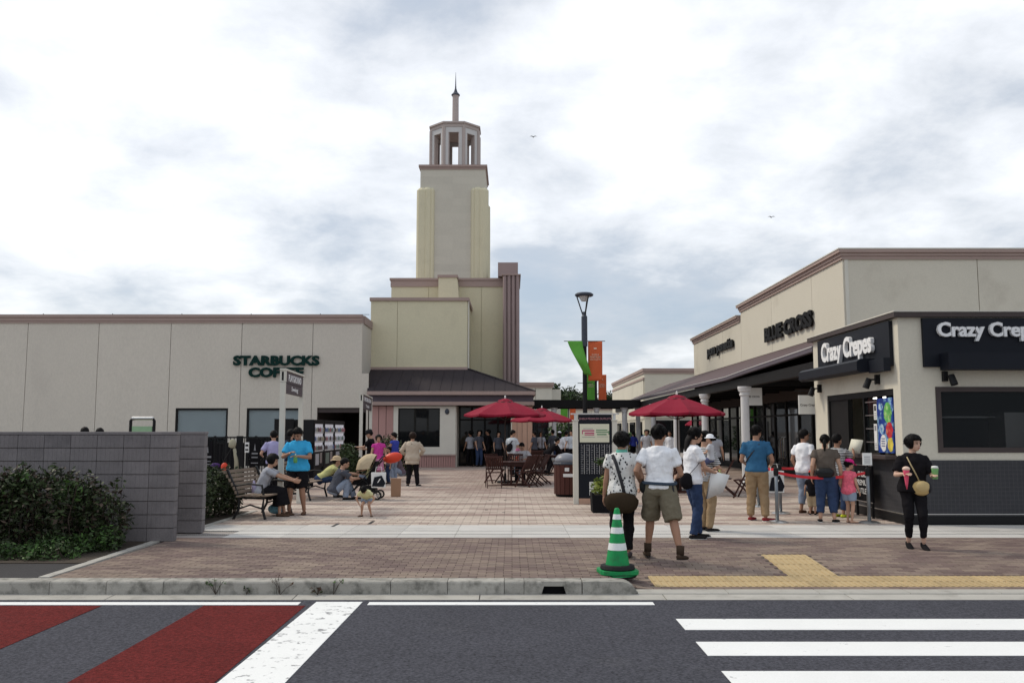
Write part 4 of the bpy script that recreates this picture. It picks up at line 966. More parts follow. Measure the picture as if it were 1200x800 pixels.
t, fo = farbox('far_store', 'pale low store closing the view at the far end of the plaza', -6, 14, 100, 110, 4.4, M['cream'], M['pink'], [(3.2, 5.6, 2.5), (6.2, 8.6, 2.5), (9.2, 11.6, 2.5)], [2.5, 5.9, 8.9])
# ---- trees far behind
def tree(label, x, y, hgt, r, seed):
    rr = random.Random(seed); t = thing('tree', label, 'tree', (x, y, 0), 0, 'trees beyond the far stores')
    tk = MB().tube([(0,0,0), (0.1,0,hgt*0.4), (0,0.1,hgt*0.75)], [0.22, 0.16, 0.07], 8)
    for k in range(6):
        a = rr.uniform(0, 6.28); z = hgt*rr.uniform(0.35, 0.7); tk.tube([(0,0,z), (math.cos(a)*r*.6, math.sin(a)*r*.6, z + r*.5)], [0.07, 0.03], 5)
    obj('trunk', tk, M['bark'], t)
    m = MB()
    for k in range(9):
        a = rr.uniform(0, 6.28); q = rr.uniform(0, r*0.75)
        leaves(m, (q*math.cos(a), q*math.sin(a), hgt - r*rr.uniform(0.5, 1.7)), (r*.5, r*.5, r*.5), 260, 0.22, DG[:3] + LG[2:], rr, 0.3)
    leaves(m, (0, 0, hgt - r*0.6), (r*.45, r*.45, r*.6), 300, 0.22, DG[:3], rr, 0.3)
    stuff(obj('crown', m, M['leaf'], t))
TL = ['leftmost of the dark trees above the far pale store', 'rounded dark tree just left of the lamp post', 'pointed dark tree behind the lamp post', 'dark tree right of the hanging banners', 'low dark tree beyond the right far store', 'tall dark tree behind the pale store wing']
for k, (px, top, y) in enumerate(((650, 449, 118), (668, 452, 125), (684, 455, 120), (714, 458, 128), (735, 466, 122), (640, 455, 130))):
    x, z = P(px, top, y); tree(TL[k], x, y, z, 2.3 + (k % 3)*0.3, 40 + k)
# ================================================================ STREET FURNITURE
# green traffic cone
cx_, cy_ = 1.235, 10.60; cz_ = h(cx_, cy_)
t = thing('traffic_cone', 'green traffic cone with three white bands standing at the kerb end', 'cone', (cx_, cy_, cz_), R(6))
def cr(z): return 0.148 + (0.030 - 0.148)*(z - 0.09)/(0.78 - 0.09)
zb = [0.09, 0.31, 0.39, 0.50, 0.57, 0.66, 0.72, 0.78]
bd = obj('cone_body', MB().lathe([(cr(z), z) for z in (0.09, 0.3, 0.5, 0.7, 0.775)] + [(0.020, 0.79)], 28), M['coneg'], t, smooth=False)
for i in (1, 3, 5): obj('reflective_band', MB().lathe([(cr(zb[i]) + .002, zb[i]), (cr(zb[i+1]) + .002, zb[i+1])], 28), M['conew'], t)
obj('cone_base', MB().prism([(.205*math.cos(a)*1.1*min(1.25, 1/max(abs(math.cos(a)), abs(math.sin(a)))), .205*math.sin(a)*min(1.25, 1/max(abs(math.cos(a)), abs(math.sin(a))))) for a in [2*PI*k/24 for k in range(24)]], 'z', 0.045, 0.085), M['coneg'], t)
obj('cone_foot', MB().lathe([(0.165, 0.085), (0.15, 0.10)], 24), M['coneg'], t)
obj('ballast_ring', MB().lathe([(0.195, 0.086), (0.205, 0.10), (0.195, 0.135), (0.15, 0.14)], 28), M['rubber'], t)
obj('ballast_ring', MB().lathe([(0.215, 0.0), (0.225, 0.02), (0.215, 0.044)], 28), M['rubber'], t)
obj('lower_rim', MB().lathe([(0.21, 0.024), (0.24, 0.028), (0.21, 0.038)], 24), M['coneg'], t)

# way signs on two posts
def waysign(label, x1, y1, x2, y2, top, words, wd=0.105):
    t = thing('way_sign', label, 'sign', (x1, y1, 0)); dx, dy = x2-x1, y2-y1; L_ = math.hypot(dx, dy); ang = math.atan2(dy, dx); t.rotation_euler = (0, 0, ang)
    for u in (0, L_): obj('post', B(u - wd/2, u + wd/2, -wd/2, wd/2, 0, top - 0.28 if u == 0 else top - 0.05), M['offw'], t, bev=0.008)
    obj('lamp_box', B(-wd*0.55, wd*0.55, -wd*0.55, wd*0.55, top - 0.275, top - 0.04), M['offw'], t)
    obj('lamp_bar', B(-wd*0.58, -wd*0.555, -0.02, 0.02, top - 0.25, top - 0.07), M['black'], t)
    p = obj('sign_panel', B(0.08, L_ - 0.06, -0.035, 0.035, top - 0.285, top - 0.045), M['signbrown'], t)
    p2 = obj('sign_panel', B(0.08, L_ - 0.06, -0.03, 0.03, top - 0.50, top - 0.295), M['signbrown'], t)
    obj('top_rail', B(-0.08, L_ + 0.08, -0.06, 0.06, top - 0.039, top), M['offw'], t)
    lettering(words[0], MY(L_*0.53, -0.0355, top - 0.235), 0.20, M['letterw'], p, 0.004, 0.015, name='print', joined=True, sx=(L_*0.70)/(sum(glyph(c, 0.015)[1] for c in words[0])*0.20))
    lettering(words[1], MY(L_*0.53, -0.0305, top - 0.43), 0.13, M['letterw'], p2, 0.004, 0.01, name='print', joined=True, sx=(L_*0.36)/(sum(glyph(c, 0.01)[1] for c in words[1])*0.13))
waysign('playground way sign on two white posts, behind the standing blue shirt', -4.72, 18.3, -4.86, 20.5, 2.93, ('PLAYGROUND', 'Swing'))
waysign('farther small way sign on two white posts, before the rose boards', -4.98, 29.4, -5.30, 33.4, 2.90, ('INFORMATION', 'Toilet'))

# black terrace fence with boards hung on it
fy = 23.2
t = thing('terrace_fence', 'black metal terrace fence behind the shrub and the near bench', 'fence', (-7.0, fy, 0))
for k, px in enumerate((225, 252, 265, 281, 300, 323, 339)):
    x = P(px, 520, fy)[0] + 7; wd = 0.16 if px == 281 else 0.05
    obj('post', B(x - wd/2, x + wd/2, -0.03, 0.03, 0, 1.52), M['black'], t)
for k in range(34):
    x = -1.6 + 0.092*k
    if x < 1.2: obj('baluster', B(x - 0.008, x + 0.008, -0.008, 0.008, 0.10, 1.46), M['black'], t)
obj('top_rail', B(-1.7, 1.25, -0.02, 0.02, 1.46, 1.50), M['black'], t); obj('bottom_rail', B(-1.7, 1.25, -0.02, 0.02, 0.06, 0.10), M['black'], t)
def fboard(label, px0, px1, py0, py1, lines, mm):
    a, zt_ = P(px0, py0, fy - 0.08); b, zb_ = P(px1, py1, fy - 0.08)
    t = thing('menu_board', label, 'board', ((a+b)/2, fy - 0.06, zb_)); w_ = (b-a)/2; hh = zt_ - zb_
    bd = obj('board', B(-w_, w_, -0.02, 0.02, 0, hh), M[mm], t)
    for (u, v, s_) in lines: obj('print', B(-w_*u, w_*u, -0.024, -0.0205, hh*v, hh*(v + s_)), M['printg'] if mm != 'paper' else M['blackm'], bd)
    if mm != 'paper': obj('print', MB().prism([(-w_*.2, hh*.62), (w_*.2, hh*.62), (0, hh*.85)], 'y', -0.024, -0.0205), M['printg'], bd)
fboard('dark menu board at the left end of the terrace fence beside the block wall', 238.5, 248, 517, 552, [(.8,.45,.06), (.7,.32,.03), (.7,.22,.03)], 'blackm')
fboard('small white notice hung on the terrace fence', 287, 291.5, 518, 530, [(.7,.6,.2), (.7,.2,.15)], 'paper')
fboard('dark menu board on the terrace fence right of the small white notice', 293, 304, 514, 550, [(.6,.5,.05), (.6,.38,.04), (.7,.2,.03)], 'blackm')
# added black panels standing in for the dark plants and furniture behind the fence
def dark_mass(label, x0, x1, y, z1):
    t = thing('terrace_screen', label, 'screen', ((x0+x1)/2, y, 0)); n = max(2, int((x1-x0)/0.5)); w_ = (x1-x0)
    for k in range(n): obj('mass_panel', B(-w_/2 + w_*k/n + 0.01, -w_/2 + w_*(k+1)/n - 0.01, -0.02, 0.02, 0.05, z1), M['blackm'], t)
    obj('mass_rail', B(-w_/2, w_/2, -0.04, 0.04, z1, z1 + 0.04), M['fram'], t)
dark_mass('dark low panels in place of plants and furniture behind the left part of the fence', -9.4, -7.55, 25.2, 1.28)
dark_mass('dark low panels in place of plants and furniture behind the person in the lilac shirt', -7.2, -5.75, 26.0, 1.30)

# steel hoop sign rising behind the block wall
xh0, zh1 = P(152.5, 488, 20); xh1, zh0 = P(181.5, 503, 20)
t = thing('hoop_stand', 'black and silver hoop stand with green panel rising above the block wall', 'stand', ((xh0+xh1)/2, 20, 0)); w_ = (xh1-xh0)/2
obj('frame', MB().tube([(-w_+.02, 0, 0), (-w_+.02, 0, zh1-.09), (-w_+.06, 0, zh1-.045)], 0.035, 8).tube([(w_-.02, 0, 0), (w_-.02, 0, zh1-.09), (w_-.06, 0, zh1-.045)], 0.035, 8), M['black'], t)
obj('top_tube', MB().tube([(-w_+.05, 0, zh1-.04), (w_-.05, 0, zh1-.04)], 0.045, 10), M['steel'], t)
obj('panel', B(-w_+.06, w_-.06, -0.02, 0.02, 0.4, zh1 - 0.215), mat('panel_green', (0.30, 0.46, 0.28), 0.5, 0.1), t)

# benches with cast iron ends and curved slatted backs
def make_bench(label):
    t = thing('park_bench', label, 'bench', (0,0,0))
    prof = [(-0.10, 0.415), (0.02, 0.43), (0.14, 0.425), (0.26, 0.42), (0.38, 0.425)]
    for i, (x, z) in enumerate(prof): obj('seat_slat', B(x - 0.05, x + 0.05, -0.78, 0.78, z, z + 0.028), M['benchw'], t, bev=0.004)
    for i in range(6):
        z = 0.50 + 0.075*i; x = -0.17 - 0.032*i - (0.01*i*i*0.3)
        o = obj('back_slat', B(-0.012, 0.012, -0.78, 0.78, -0.032, 0.032), M['benchw'], t, bev=0.004); o.location = (x, 0, z); o.rotation_euler = (0, -0.32, 0)
    for y in (-0.70, 0.70):
        m = MB(); m.tube([(0.40, y, 0), (0.34, y, 0.2), (0.36, y, 0.39), (0.0, y, 0.40), (-0.14, y, 0.42), (-0.22, y, 0.62), (-0.37, y, 0.93)], [(0.028, 0.024)]*7, 6, side=(0,1,0))
        m.tube([(-0.22, y, 0), (-0.12, y, 0.2), (-0.12, y, 0.41)], [(0.028, 0.024)]*3, 6, side=(0,1,0)); m.tube([(0.34, y, 0.2), (0.1, y, 0.27), (-0.12, y, 0.2)], [(0.018,)*2]*3, 6)
        obj('bench_end', m, M['iron'], t)
        obj('armrest', MB().tube([(-0.20, y, 0.62), (0.05, y, 0.66), (0.32, y, 0.63), (0.36, y, 0.42)], [(0.03, 0.02)]*4, 6, side=(0,1,0)), M['iron'], t)
    return t
b1 = make_bench('slatted bench with black iron ends beside the shrub, a person in grey sitting on it'); b1.location = (-4.93, 17.55, 0); b1.rotation_euler = (0, 0, R(-6))
dup(b1, (-5.12, 22.0, 0), R(-4), 'slatted bench farther back, with the yellow-shirted person on it')

# umbrellas
def make_umb(label):
    t = thing('market_umbrella', label, 'umbrella', (0,0,0))
    m = MB(); n = 8; r = 1.38; z0 = 2.15; z1 = 2.60; rg = []
    segs = [(1.0, 0.0), (0.72, 0.36), (0.42, 0.68), (0.14, 0.955)]
    ring = []
    for (q, zf) in segs:
        vs = []
        for k in range(n*4):
            a = 2*PI*k/(n*4); fr = (k % 4)/4; sag = math.sin(PI*fr)
            rr_ = r*q*(math.cos(PI/n)/math.cos((fr - 0.5)*2*PI/n))*(1 - 0.02*sag)
            vs.append((rr_*math.cos(a), rr_*math.sin(a), z0 + (z1-z0)*zf - 0.035*sag*q))
        ring.append(vs)
    V = [v for rr_ in ring for v in rr_]; nn = n*4; F = []
    for i in range(len(ring)-1):
        for k in range(nn): F.append((i*nn+k, i*nn+(k+1) % nn, (i+1)*nn+(k+1) % nn, (i+1)*nn+k))
    low = [(v[0], v[1], v[2] - 0.008) for v in V]; F2 = [tuple(j + len(V) for j in f[::-1]) for f in F]
    hem = [(v[0]*1.002, v[1]*1.002, v[2] - 0.06) for v in ring[0]]; o2 = len(V)*2
    F3 = [(k, (k+1) % nn, o2+(k+1) % nn, o2+k) for k in range(nn)]
    obj('canopy', MB().add(V + low + hem, F + F2 + F3), M['umb'], t)
    m = MB(); m.lathe([(0.30, z1 - 0.055), (0.22, z1 + 0.01), (0.05, z1 + 0.055)], 8); obj('vent_cap', m, M['umb'], t)
    obj('vent_rim', MB().lathe([(0.235, z1 - 0.034), (0.315, z1 - 0.068), (0.315, z1 - 0.056), (0.235, z1 - 0.024)], 8), M['umbr'], t)
    obj('finial', MB().lathe([(0.02, z1 + 0.05), (0.035, z1 + 0.08), (0.02, z1 + 0.11), (0.03, z1 + 0.13), (0.005, z1 + 0.16)], 10), M['white'], t)
    for k in range(n):
        a = 2*PI*k/n; obj('rib', MB().tube([(0.05*math.cos(a), 0.05*math.sin(a), z1 - 0.05), (r*math.cos(a), r*math.sin(a), z0 - 0.015)], 0.010, 5), M['umbr'], t)
        obj('strut', MB().tube([(0.04*math.cos(a), 0.04*math.sin(a), z1 - 0.62), (0.62*r*math.cos(a), 0.62*r*math.sin(a), z1 - 0.36)], 0.008, 5), M['umbr'], t)
    obj('pole', MB().tube([(0,0,0.05), (0,0,z1)], 0.022, 10), M['umbr'], t)
    obj('base', MB().lathe([(0.27, 0), (0.27, 0.05), (0.05, 0.09), (0.04, 0.30)], 18), M['iron'], t)
    return t
def umb_at(t, px, tip_py, Y, s=1.0, rz=0.0):
    x, z = P(px, tip_py, Y); t.location = (x, Y, 0); t.scale = (s, s, z/2.76); t.rotation_euler = (0, 0, rz)
u1 = make_umb('red parasol nearest the tower building, over the wooden table'); umb_at(u1, 592, 463, 28.8, 0.97, R(8))
u2 = dup(u1, (0,0,0), 0, 'red parasol in the middle, partly hidden by the one left of it'); umb_at(u2, 635, 475, 36.0, 0.98, R(20))
u3 = dup(u1, (0,0,0), 0, 'red parasol on the right, above the couple in white shirts'); umb_at(u3, 793, 458, 24.6, 0.98, R(3))
u4 = dup(u1, (0,0,0), 0, 'small distant red parasol seen through the arcade under the right parasol'); umb_at(u4, 815, 487, 62, 0.55, 0.3)

# tables and folding chairs
def make_table(label):
    t = thing('garden_table', label, 'table', (0,0,0))
    for k in range(11): obj('table_slat', B(-0.55, 0.55, -0.55 + 0.1*k + 0.004, -0.45 + 0.1*k - 0.004, 0.70, 0.725), M['wood'], t)
    obj('apron', MB().box(-0.5, 0.5, -0.5, -0.47, 0.63, 0.699).box(-0.5, 0.5, 0.47, 0.5, 0.63, 0.699).box(-0.5, -0.47, -0.469, 0.469, 0.63, 0.699).box(0.47, 0.5, -0.469, 0.469, 0.63, 0.699), M['wood'], t)
    for x in (-0.18, 0.18):
        for y in (-0.18, 0.18): obj('leg', B(x - .03, x + .03, y - .03, y + .03, 0.05, 0.63), M['wood'], t)
    obj('foot_rail', MB().box(-0.45, 0.45, -0.2, -0.14, 0, 0.05).box(-0.45, 0.45, 0.14, 0.2, 0, 0.05), M['wood'], t)
    return t
def make_chair(label):
    t = thing('folding_chair', label, 'chair', (0,0,0))       # faces +Y
    for k in range(6): obj('seat_slat', B(-0.22, 0.22, -0.20 + 0.07*k + .004, -0.13 + 0.07*k - .004, 0.43, 0.45), M['wood'], t)
    for s in (-1, 1):
        obj('back_post', MB().obox((s*.235, 0.22, 0.0), (s*.235, -0.26, 0.92), 0.025, 0.04, (0,1,0)), M['wood'], t)
        obj('leg', MB().obox((s*.205, -0.30, 0.0), (s*.205, 0.20, 0.44), 0.025, 0.04, (0,1,0)), M['wood'], t)
    for k in range(7):
        x = -0.18 + 0.06*k; obj('back_slat', MB().obox((x, -0.075, 0.56), (x, -0.235, 0.87), 0.038, 0.012, (0,1,0)), M['wood'], t)
    obj('back_rail', MB().obox((-0.235, -0.245, 0.895), (0.235, -0.245, 0.895), 0.022, 0.06), M['wood'], t)
    obj('back_rail', MB().obox((-0.225, -0.065, 0.545), (0.225, -0.065, 0.545), 0.022, 0.045), M['wood'], t)
    obj('stretcher', MB().box(-0.19, 0.19, -0.275, -0.25, 0.06, 0.09), M['wood'], t)
    return t
tg = make_table('dark wooden slatted table under the left red parasol'); tg.location = (P(606,560,27.2)[0], 27.3, 0)
dup(tg, (4.35, 24.4, 0), 0.1, 'dark wooden table under the right red parasol, behind the couple')
dup(tg, (1.15, 34.8, 0), 0.3, 'dark wooden table under the middle red parasol')
ch = make_chair('folding wooden chair with its back to us, left of the table'); ch.location = (P(579,560,26.3)[0], 26.3, 0); ch.rotation_euler = (0, 0, R(4))
for (px, y, rz, lb) in (
    (616, 26.6, 55, 'folding wooden chair turned sideways on the near right of the left table'),
    (625, 27.2, 80, 'folding wooden chair facing left beside the left table'),
    (633, 28.0, 105, 'folding wooden chair tilted towards the trash bin'),
    (604, 28.3, 180, 'folding wooden chair on the far side of the left table'),
    (580, 28.5, 215, 'folding wooden chair behind the one with its back to us'),
    (627, 33.8, 20, 'folding wooden chair near the middle parasol, left'),
    (650, 34.8, 95, 'folding wooden chair near the middle parasol, right'),
    (799, 23.3, 8, 'dark folding chair between the man in white and the woman in jeans'),
    (848, 22.9, 75, 'dark folding chair seen from the side right of the woman in jeans'),
    (872, 22.3, 62, 'dark folding chair leaning back beside the person in the blue shirt'),
    (764, 25.2, -80, 'dark folding chair half hidden between the couple')):
    dup(ch, (P(px, 560, y)[0], y, 0), R(rz), lb)

# litter bin with wooden sides and a domed lid
t = thing('litter_bin', 'octagonal wooden litter bin with a domed grey lid beside the map board', 'bin', (P(662,560,22.6)[0]+0.05, 22.8, 0))
for k in range(16):
    a = 2*PI*k/16; c_, s_ = math.cos(a), math.sin(a); m = MB().box(-0.055, 0.055, -0.012, 0.012, 0.06, 0.80)
    o = obj('side_slat', m, M['binw'], t); o.location = (0.30*c_, 0.30*s_, 0); o.rotation_euler = (0, 0, a + PI/2)
obj('liner', MB().lathe([(0.28, 0.02), (0.28, 0.80)], 16), M['blackm'], t); obj('rim', MB().lathe([(0.33, 0.80), (0.34, 0.83), (0.32, 0.86)], 20), M['lampgrey'], t)
obj('lid', MB().lathe([(0.31, 0.86), (0.29, 0.96), (0.20, 1.05), (0.04, 1.09)], 20), mat('lid_grey', (0.22, 0.23, 0.26), 0.35, 0.1), t, smooth=True)
for k in range(1): obj('sticker', B(-0.06, 0.05, -0.318, -0.313, 0.64, 0.73), M['paper'], t); obj('sticker', B(-0.10, 0.16, -0.319, -0.314, 0.50, 0.58), M['paper'], t)

# map board
xb0, xb1 = P(677, 590, 20.4)[0], P(721, 590, 20.4)[0]; wdt = xb1 - xb0
t = thing('map_board', 'tall dark information board with a pale map panel between cream posts', 'board', ((xb0+xb1)/2 - 0.02, 20.4, 0)); w_ = wdt/2
ztop = P(700, 484, 20.4)[1]; zpost = P(700, 493, 20.4)[1]
for s in (-1, 1): obj('post', B(s*(w_+0.02) - 0.06, s*(w_+0.02) + 0.06, -0.06, 0.06, 0, zpost), M['offw'], t, bev=0.006); obj('post_cap', B(s*(w_+0.02) - 0.075, s*(w_+0.02) + 0.075, -0.075, 0.075, zpost, zpost + 0.025), M['offw'], t); obj('lantern_bar', B(s*(w_+0.02) - 0.03, s*(w_+0.02) + 0.03, -0.02, 0.02, zpost + .025, ztop - 0.03), M['steel'], t)
obj('top_rail', B(-w_ - 0.12, w_ + 0.12, -0.08, 0.08, ztop - 0.03, ztop), M['lanternw'], t)
W = w_ - 0.045
obj('header', B(-W, W, -0.05, 0.05, P(700,495,20.4)[1], ztop - 0.032), M['signnavy'], t)
hd = t.children[-1] if False else None
zz_ = P(700, 490.5, 20.4)[1]
lettering('SHISUI PREMIUM OUTLETS', MY(0, -0.0505, zz_ - 0.02), 0.062, mat('print_rose', (0.45, 0.22, 0.25), 0.6, 0.02), t, 0.003, 0.004, name='print', joined=True)
mz0, mz1 = P(700, 518, 20.4)[1], P(700, 496, 20.4)[1]
obj('backing', B(-W + 0.002, W - 0.002, -0.04, 0.05, 0.28, mz1 + 0.02), M['signnavy'], t)
mp = obj('map_panel', B(-W + 0.03, W - 0.06, -0.055, -0.041, mz0, mz1 - 0.01), M['mapc'], t)
mc = (mz0+mz1)/2
for (a, b, c_, d, mm) in ((-.30,-.02,.035,.065,'mapp'), (-.30,-.28,-.03,.03,'mapp'), (-.24,-.02,-.02,.01,'mapp'), (-.24,-.02,-.055,-.035,'mapp'), (.02,.28,.05,.075,'mapg'), (.02,.30,.005,.03,'mapg'), (.30,.32,-.04,.045,'mapg'), (.04,.26,-.05,-.02,'mapg'), (-.30,.0,-.10,-.09,'printg'), (-.27,-.05,.09,.10,'printg'), (.04,.30,-.09,-.082,'printg')):
    obj('print', B(a, b, -0.058, -0.0555, mc + c_, mc + d), M[mm], mp)
lz0_, lz1_ = P(700, 556, 20.4)[1], mz0 - 0.03
ls = obj('directory_panel', B(-W + 0.02, W - 0.05, -0.05, -0.041, lz0_, lz1_), M['signnavy'], t)
rr = random.Random(5); m = MB()
for k in range(7):
    xk = -W + 0.05 + k*0.115; obj('print', B(xk + 0.075, xk + 0.083, -0.053, -0.0505, lz0_ + 0.02, lz1_ - 0.02), M['lanternw'], ls)
    for q in range(17): m.box(xk, xk + rr.uniform(0.03, 0.065), -0.053, -0.0505, lz0_ + 0.03 + 0.04*q, lz0_ + 0.042 + 0.04*q)
obj('print', m, M['printg'], ls)
obj('lower_panel', B(-W, W, -0.045, 0.04, 0.13, lz0_ - 0.02), M['signnavy'], t); obj('foot', B(-W, W, -0.06, 0.06, 0, 0.128), M['tanp'], t)
ntc = obj('notice', B(-W + 0.24, -W + 0.44, -0.05, -0.0455, 0.20, 0.50), M['paper'], t)
for q in range(5): obj('print', B(-W+.27, -W+.40, -0.0525, -0.0505, 0.24 + .045*q, 0.255 + .045*q), M['printg'], ntc)

# planter in front of it
px_, py_ = P(708, 600, 18.3)[0], 18.4
t = thing('planter', 'square black planter with yellow green shrub in front of the map board', 'planter', (px_, py_, 0))
obj('pot', MB().prism([(-0.24,0),(0.24,0),(0.26,0.40),(0.22,0.40),(0.21,0.36),(-0.21,0.36),(-0.22,0.40),(-0.26,0.40)], 'y', -0.25, 0.25), M['blackm'], t, bev=0.01)
obj('potting_soil', B(-0.20, 0.20, -0.24, 0.24, 0.361, 0.365), M['soil'], t)
rr = random.Random(9); m = MB(); s = MB()
leaves(m, (0,0,0.50), (0.26,0.24,0.16), 900, 0.035, YG, rr, 0.4); leaves(m, (0.05,0,0.62), (0.14,0.14,0.16), 250, 0.032, YG + LG, rr, 0.3)
leaves(m, (0.10,0.05,1.02), (0.24,0.2,0.10), 420, 0.035, DG[:3] + LG, rr, 0.4)
for k in range(9): a = rr.uniform(0, 6.28); s.tube([(0,0,0.36), (0.06*math.cos(a)+.03, 0.06*math.sin(a), 0.7), (0.16*math.cos(a)+.08, 0.14*math.sin(a), 1.02)], 0.006, 4)
stuff(obj('foliage', m, M['leaf'], t)); obj('stem', s, M['bark'], t)

# street lamps with banners
def make_lamp(label, x, y, ht, group):
    t = thing('street_lamp', label, 'lamp', (x, y, 0), 0, group)
    obj('pole', MB().lathe([(0.13, 0), (0.13, 0.5), (0.085, 0.55), (0.075, ht - 1.9)], 14), M['black'], t, smooth=False)
    obj('upper_pole', MB().lathe([(0.105, ht - 1.9), (0.105, ht - 0.85), (0.07, ht - 0.80), (0.07, ht - 0.68)], 14), M['lampgrey'], t)
    for k in range(3):
        a = R(90 + 120*k + 90); obj('arm', MB().tube([(0.05*math.cos(a), 0.05*math.sin(a), ht - 0.80), (0.27*math.cos(a), 0.27*math.sin(a), ht - 0.10)], 0.022, 6), M['black'], t)
    obj('lamp_head', MB().lathe([(0.28, ht - 0.13), (0.32, ht - 0.11), (0.33, ht - 0.06), (0.26, ht - 0.01), (0.08, ht + 0.01)], 24), M['lampgrey'], t, smooth=True)
    obj('diffuser', MB().lathe([(0.10, ht - 0.30), (0.20, ht - 0.135)], 18), mat('diffuser', (0.55, 0.56, 0.55), 0.4, 0.03), t)
    for s in (-1, 1):
        obj('banner_arm', MB().tube([(s*0.06, 0, ht - 2.48), (s*0.72, 0, ht - 2.48)], 0.014, 6), M['black'], t)
        obj('banner_arm', MB().tube([(s*0.06, 0, ht - 3.95), (s*0.25, 0, ht - 3.95)], 0.012, 6), M['black'], t)
    return t
def banner(label, x, y, z, flip, m, txt, wv=0.03, w_=0.54, hh=1.45, fold=False):
    t = thing('banner', label, 'banner', (x, y, z)); V = []; nx, ny = 8, 16
    for j in range(ny+1):
        for i in range(nx+1):
            u, v = i/nx, j/ny
            X = u*w_; Z = -v*hh; Yv = wv*math.sin(u*5 + v*4)
            if fold:      # blown over: the lower outer corner swings across
                X = u*w_*(1 - 0.50*v) - 0.62*v**1.4*w_; Yv = -0.35*v*math.sin(v*3.0) - 0.10*math.sin(u*4)*v - 0.05; Z = -v*hh*0.98 + 0.06*u*v
            V.append((flip*X if not fold else -X, Yv, Z))
    F = [(j*(nx+1)+i, j*(nx+1)+i+1, (j+1)*(nx+1)+i+1, (j+1)*(nx+1)+i) for j in range(ny) for i in range(nx)]
    o = obj('cloth', MB().add(V, F), m, t, smooth=True); md = o.modifiers.new('thick', 'SOLIDIFY'); md.thickness = 0.004
    if txt:
        for k, s_ in enumerate(('SHISUI', 'PREMIUM', 'OUTLETS')):
            lettering(s_, MY(flip*w_/2, -wv - 0.012, -hh*0.36 - 0.085*k), 0.088, M['bannert'], t, 0.002, 0.004, name='print', joined=True)
        obj('print', B(flip*w_/2 - .05, flip*w_/2 + .05, -wv - 0.014, -wv - 0.012, -hh*0.20, -hh*0.16), M['bannert'], t)
LX1, LZ1 = P(684.5, 343, 31); 
make_lamp('tall black street lamp nearest us with green and orange banners', LX1, 31, LZ1, 'street lamps down the plaza')
banner('orange banner hanging flat on the right of the nearest lamp post', LX1 + 0.12, 31, LZ1 - 2.0 + (P(690,400,31)[1] - (LZ1-2.0)), 1, M['orange'], True, w_=0.50, hh=P(690,400,31)[1] - P(690,446,31)[1])
bz = P(690,400,31)[1]
banner('green banner blown across the nearest lamp post', LX1 - 0.09, 30.91, bz, 1, M['green'], False, w_=0.52, hh=1.25, fold=True)
for o in list(col.objects):
    if o.name.startswith('banner_arm') and o.parent and o.parent.name == 'street_lamp': o.location.z += bz - (LZ1 - 2.48) + 0.01
LX2, LZ2 = P(698, 420, 55)
make_lamp('second street lamp farther down the plaza, its top hidden behind the orange banner', LX2, 55, 6.6, 'street lamps down the plaza')
banner('small green banner on the second lamp post', LX2 - 0.56, 54.9, P(690,439,55)[1], 1, M['green'], True, w_=0.48, hh=1.7)
banner('small orange banner on the second lamp post', LX2 + 0.14, 54.9, P(690,439,55)[1], 1, M['orange'], True, w_=0.50, hh=1.7)
LX3 = P(662, 480, 62)[0]
banner('green banner far down the plaza seen under the beam', LX3 - 0.3, 62, P(660,478,62)[1], 1, M['green'], False, w_=0.5, hh=0.9); banner('pale orange banner far down the plaza seen under the beam', LX3 + 0.35, 62, P(660,478,62)[1], 1, M['orange'], False, w_=0.4, hh=0.9)
t = thing('banner_pole', 'slim pole holding the two distant banners under the beam', 'pole', (LX3 + 0.27, 62.05, 0)); obj('pole', MB().tube([(0,0,0),(0,0,3.6)], 0.04, 8), M['black'], t)
obj('banner_arm', MB().tube([(-0.6,-0.03,P(660,478,62)[1]+.01),(0.5,-0.03,P(660,478,62)[1]+.01)], 0.015, 6), M['black'], t)

# vending machines beside the passage
def vending(label, y0, y1, seed, x=-6.62, z1=2.03):
    t = thing('vending_machine', label, 'vending machine', (x, y0, 0)); w_ = y1 - y0
    obj('body', B(-0.75, -0.04, 0, w_, 0.05, z1), M['black'], t, bev=0.01); obj('plinth', B(-0.7, -0.05, 0.02, w_-0.02, 0, 0.049), M['blackm'], t)
    obj('door_panel', MB().box(-0.039, 0.0, 0.01, 0.09, 0.06, z1-.01).box(-0.039, 0, w_-.09, w_-.01, 0.06, z1-.01).box(-0.039, 0, .091, w_-.091, 0.06, 0.30).box(-0.039, 0, .091, w_-.091, 0.42, 0.95).box(-0.039, 0, .091, w_-.091, z1-.14, z1-.01), M['fram'], t)
    rr = random.Random(seed); w0 = obj('display_window', B(-0.036, -0.03, .091, w_-.091, 0.951, z1-.141), mat('lit_display', (0.62, 0.62, 0.68), 0.5, 0.1, 4, emit=0.25), t)
    pal = [mat('can_%d' % i, c, 0.35, 0.05) for i, c in enumerate(((0.5,0.5,0.52), (0.36,0.16,0.17), (0.14,0.17,0.30), (0.34,0.31,0.24), (0.18,0.24,0.2), (0.42,0.42,0.45), (0.12,0.09,0.09)))]
    for r in range(3):
        z = 1.0 + 0.31*r; obj('shelf', B(-0.029, 0.0, .095, w_-.095, z - 0.045, z - 0.005), M['lanternw'], w0)
        nb_ = 6
        for k in range(nb_):
            yy = 0.14 + (w_-0.28)*k/(nb_-1); obj('bottle', MB().lathe([(0.032, z), (0.032, z+.11), (0.014, z+.14), (0.014, z+.16)], 8, -0.0, yy), rr.choice(pal), w0)
    obj('coin_panel', B(0.0, 0.006, w_*.6, w_*.8, 0.55, 0.9), M['steel'], t); obj('front_print', B(0.0, 0.004, w_*.15, w_*.5, 0.5, 0.88), rr.choice(pal), t)
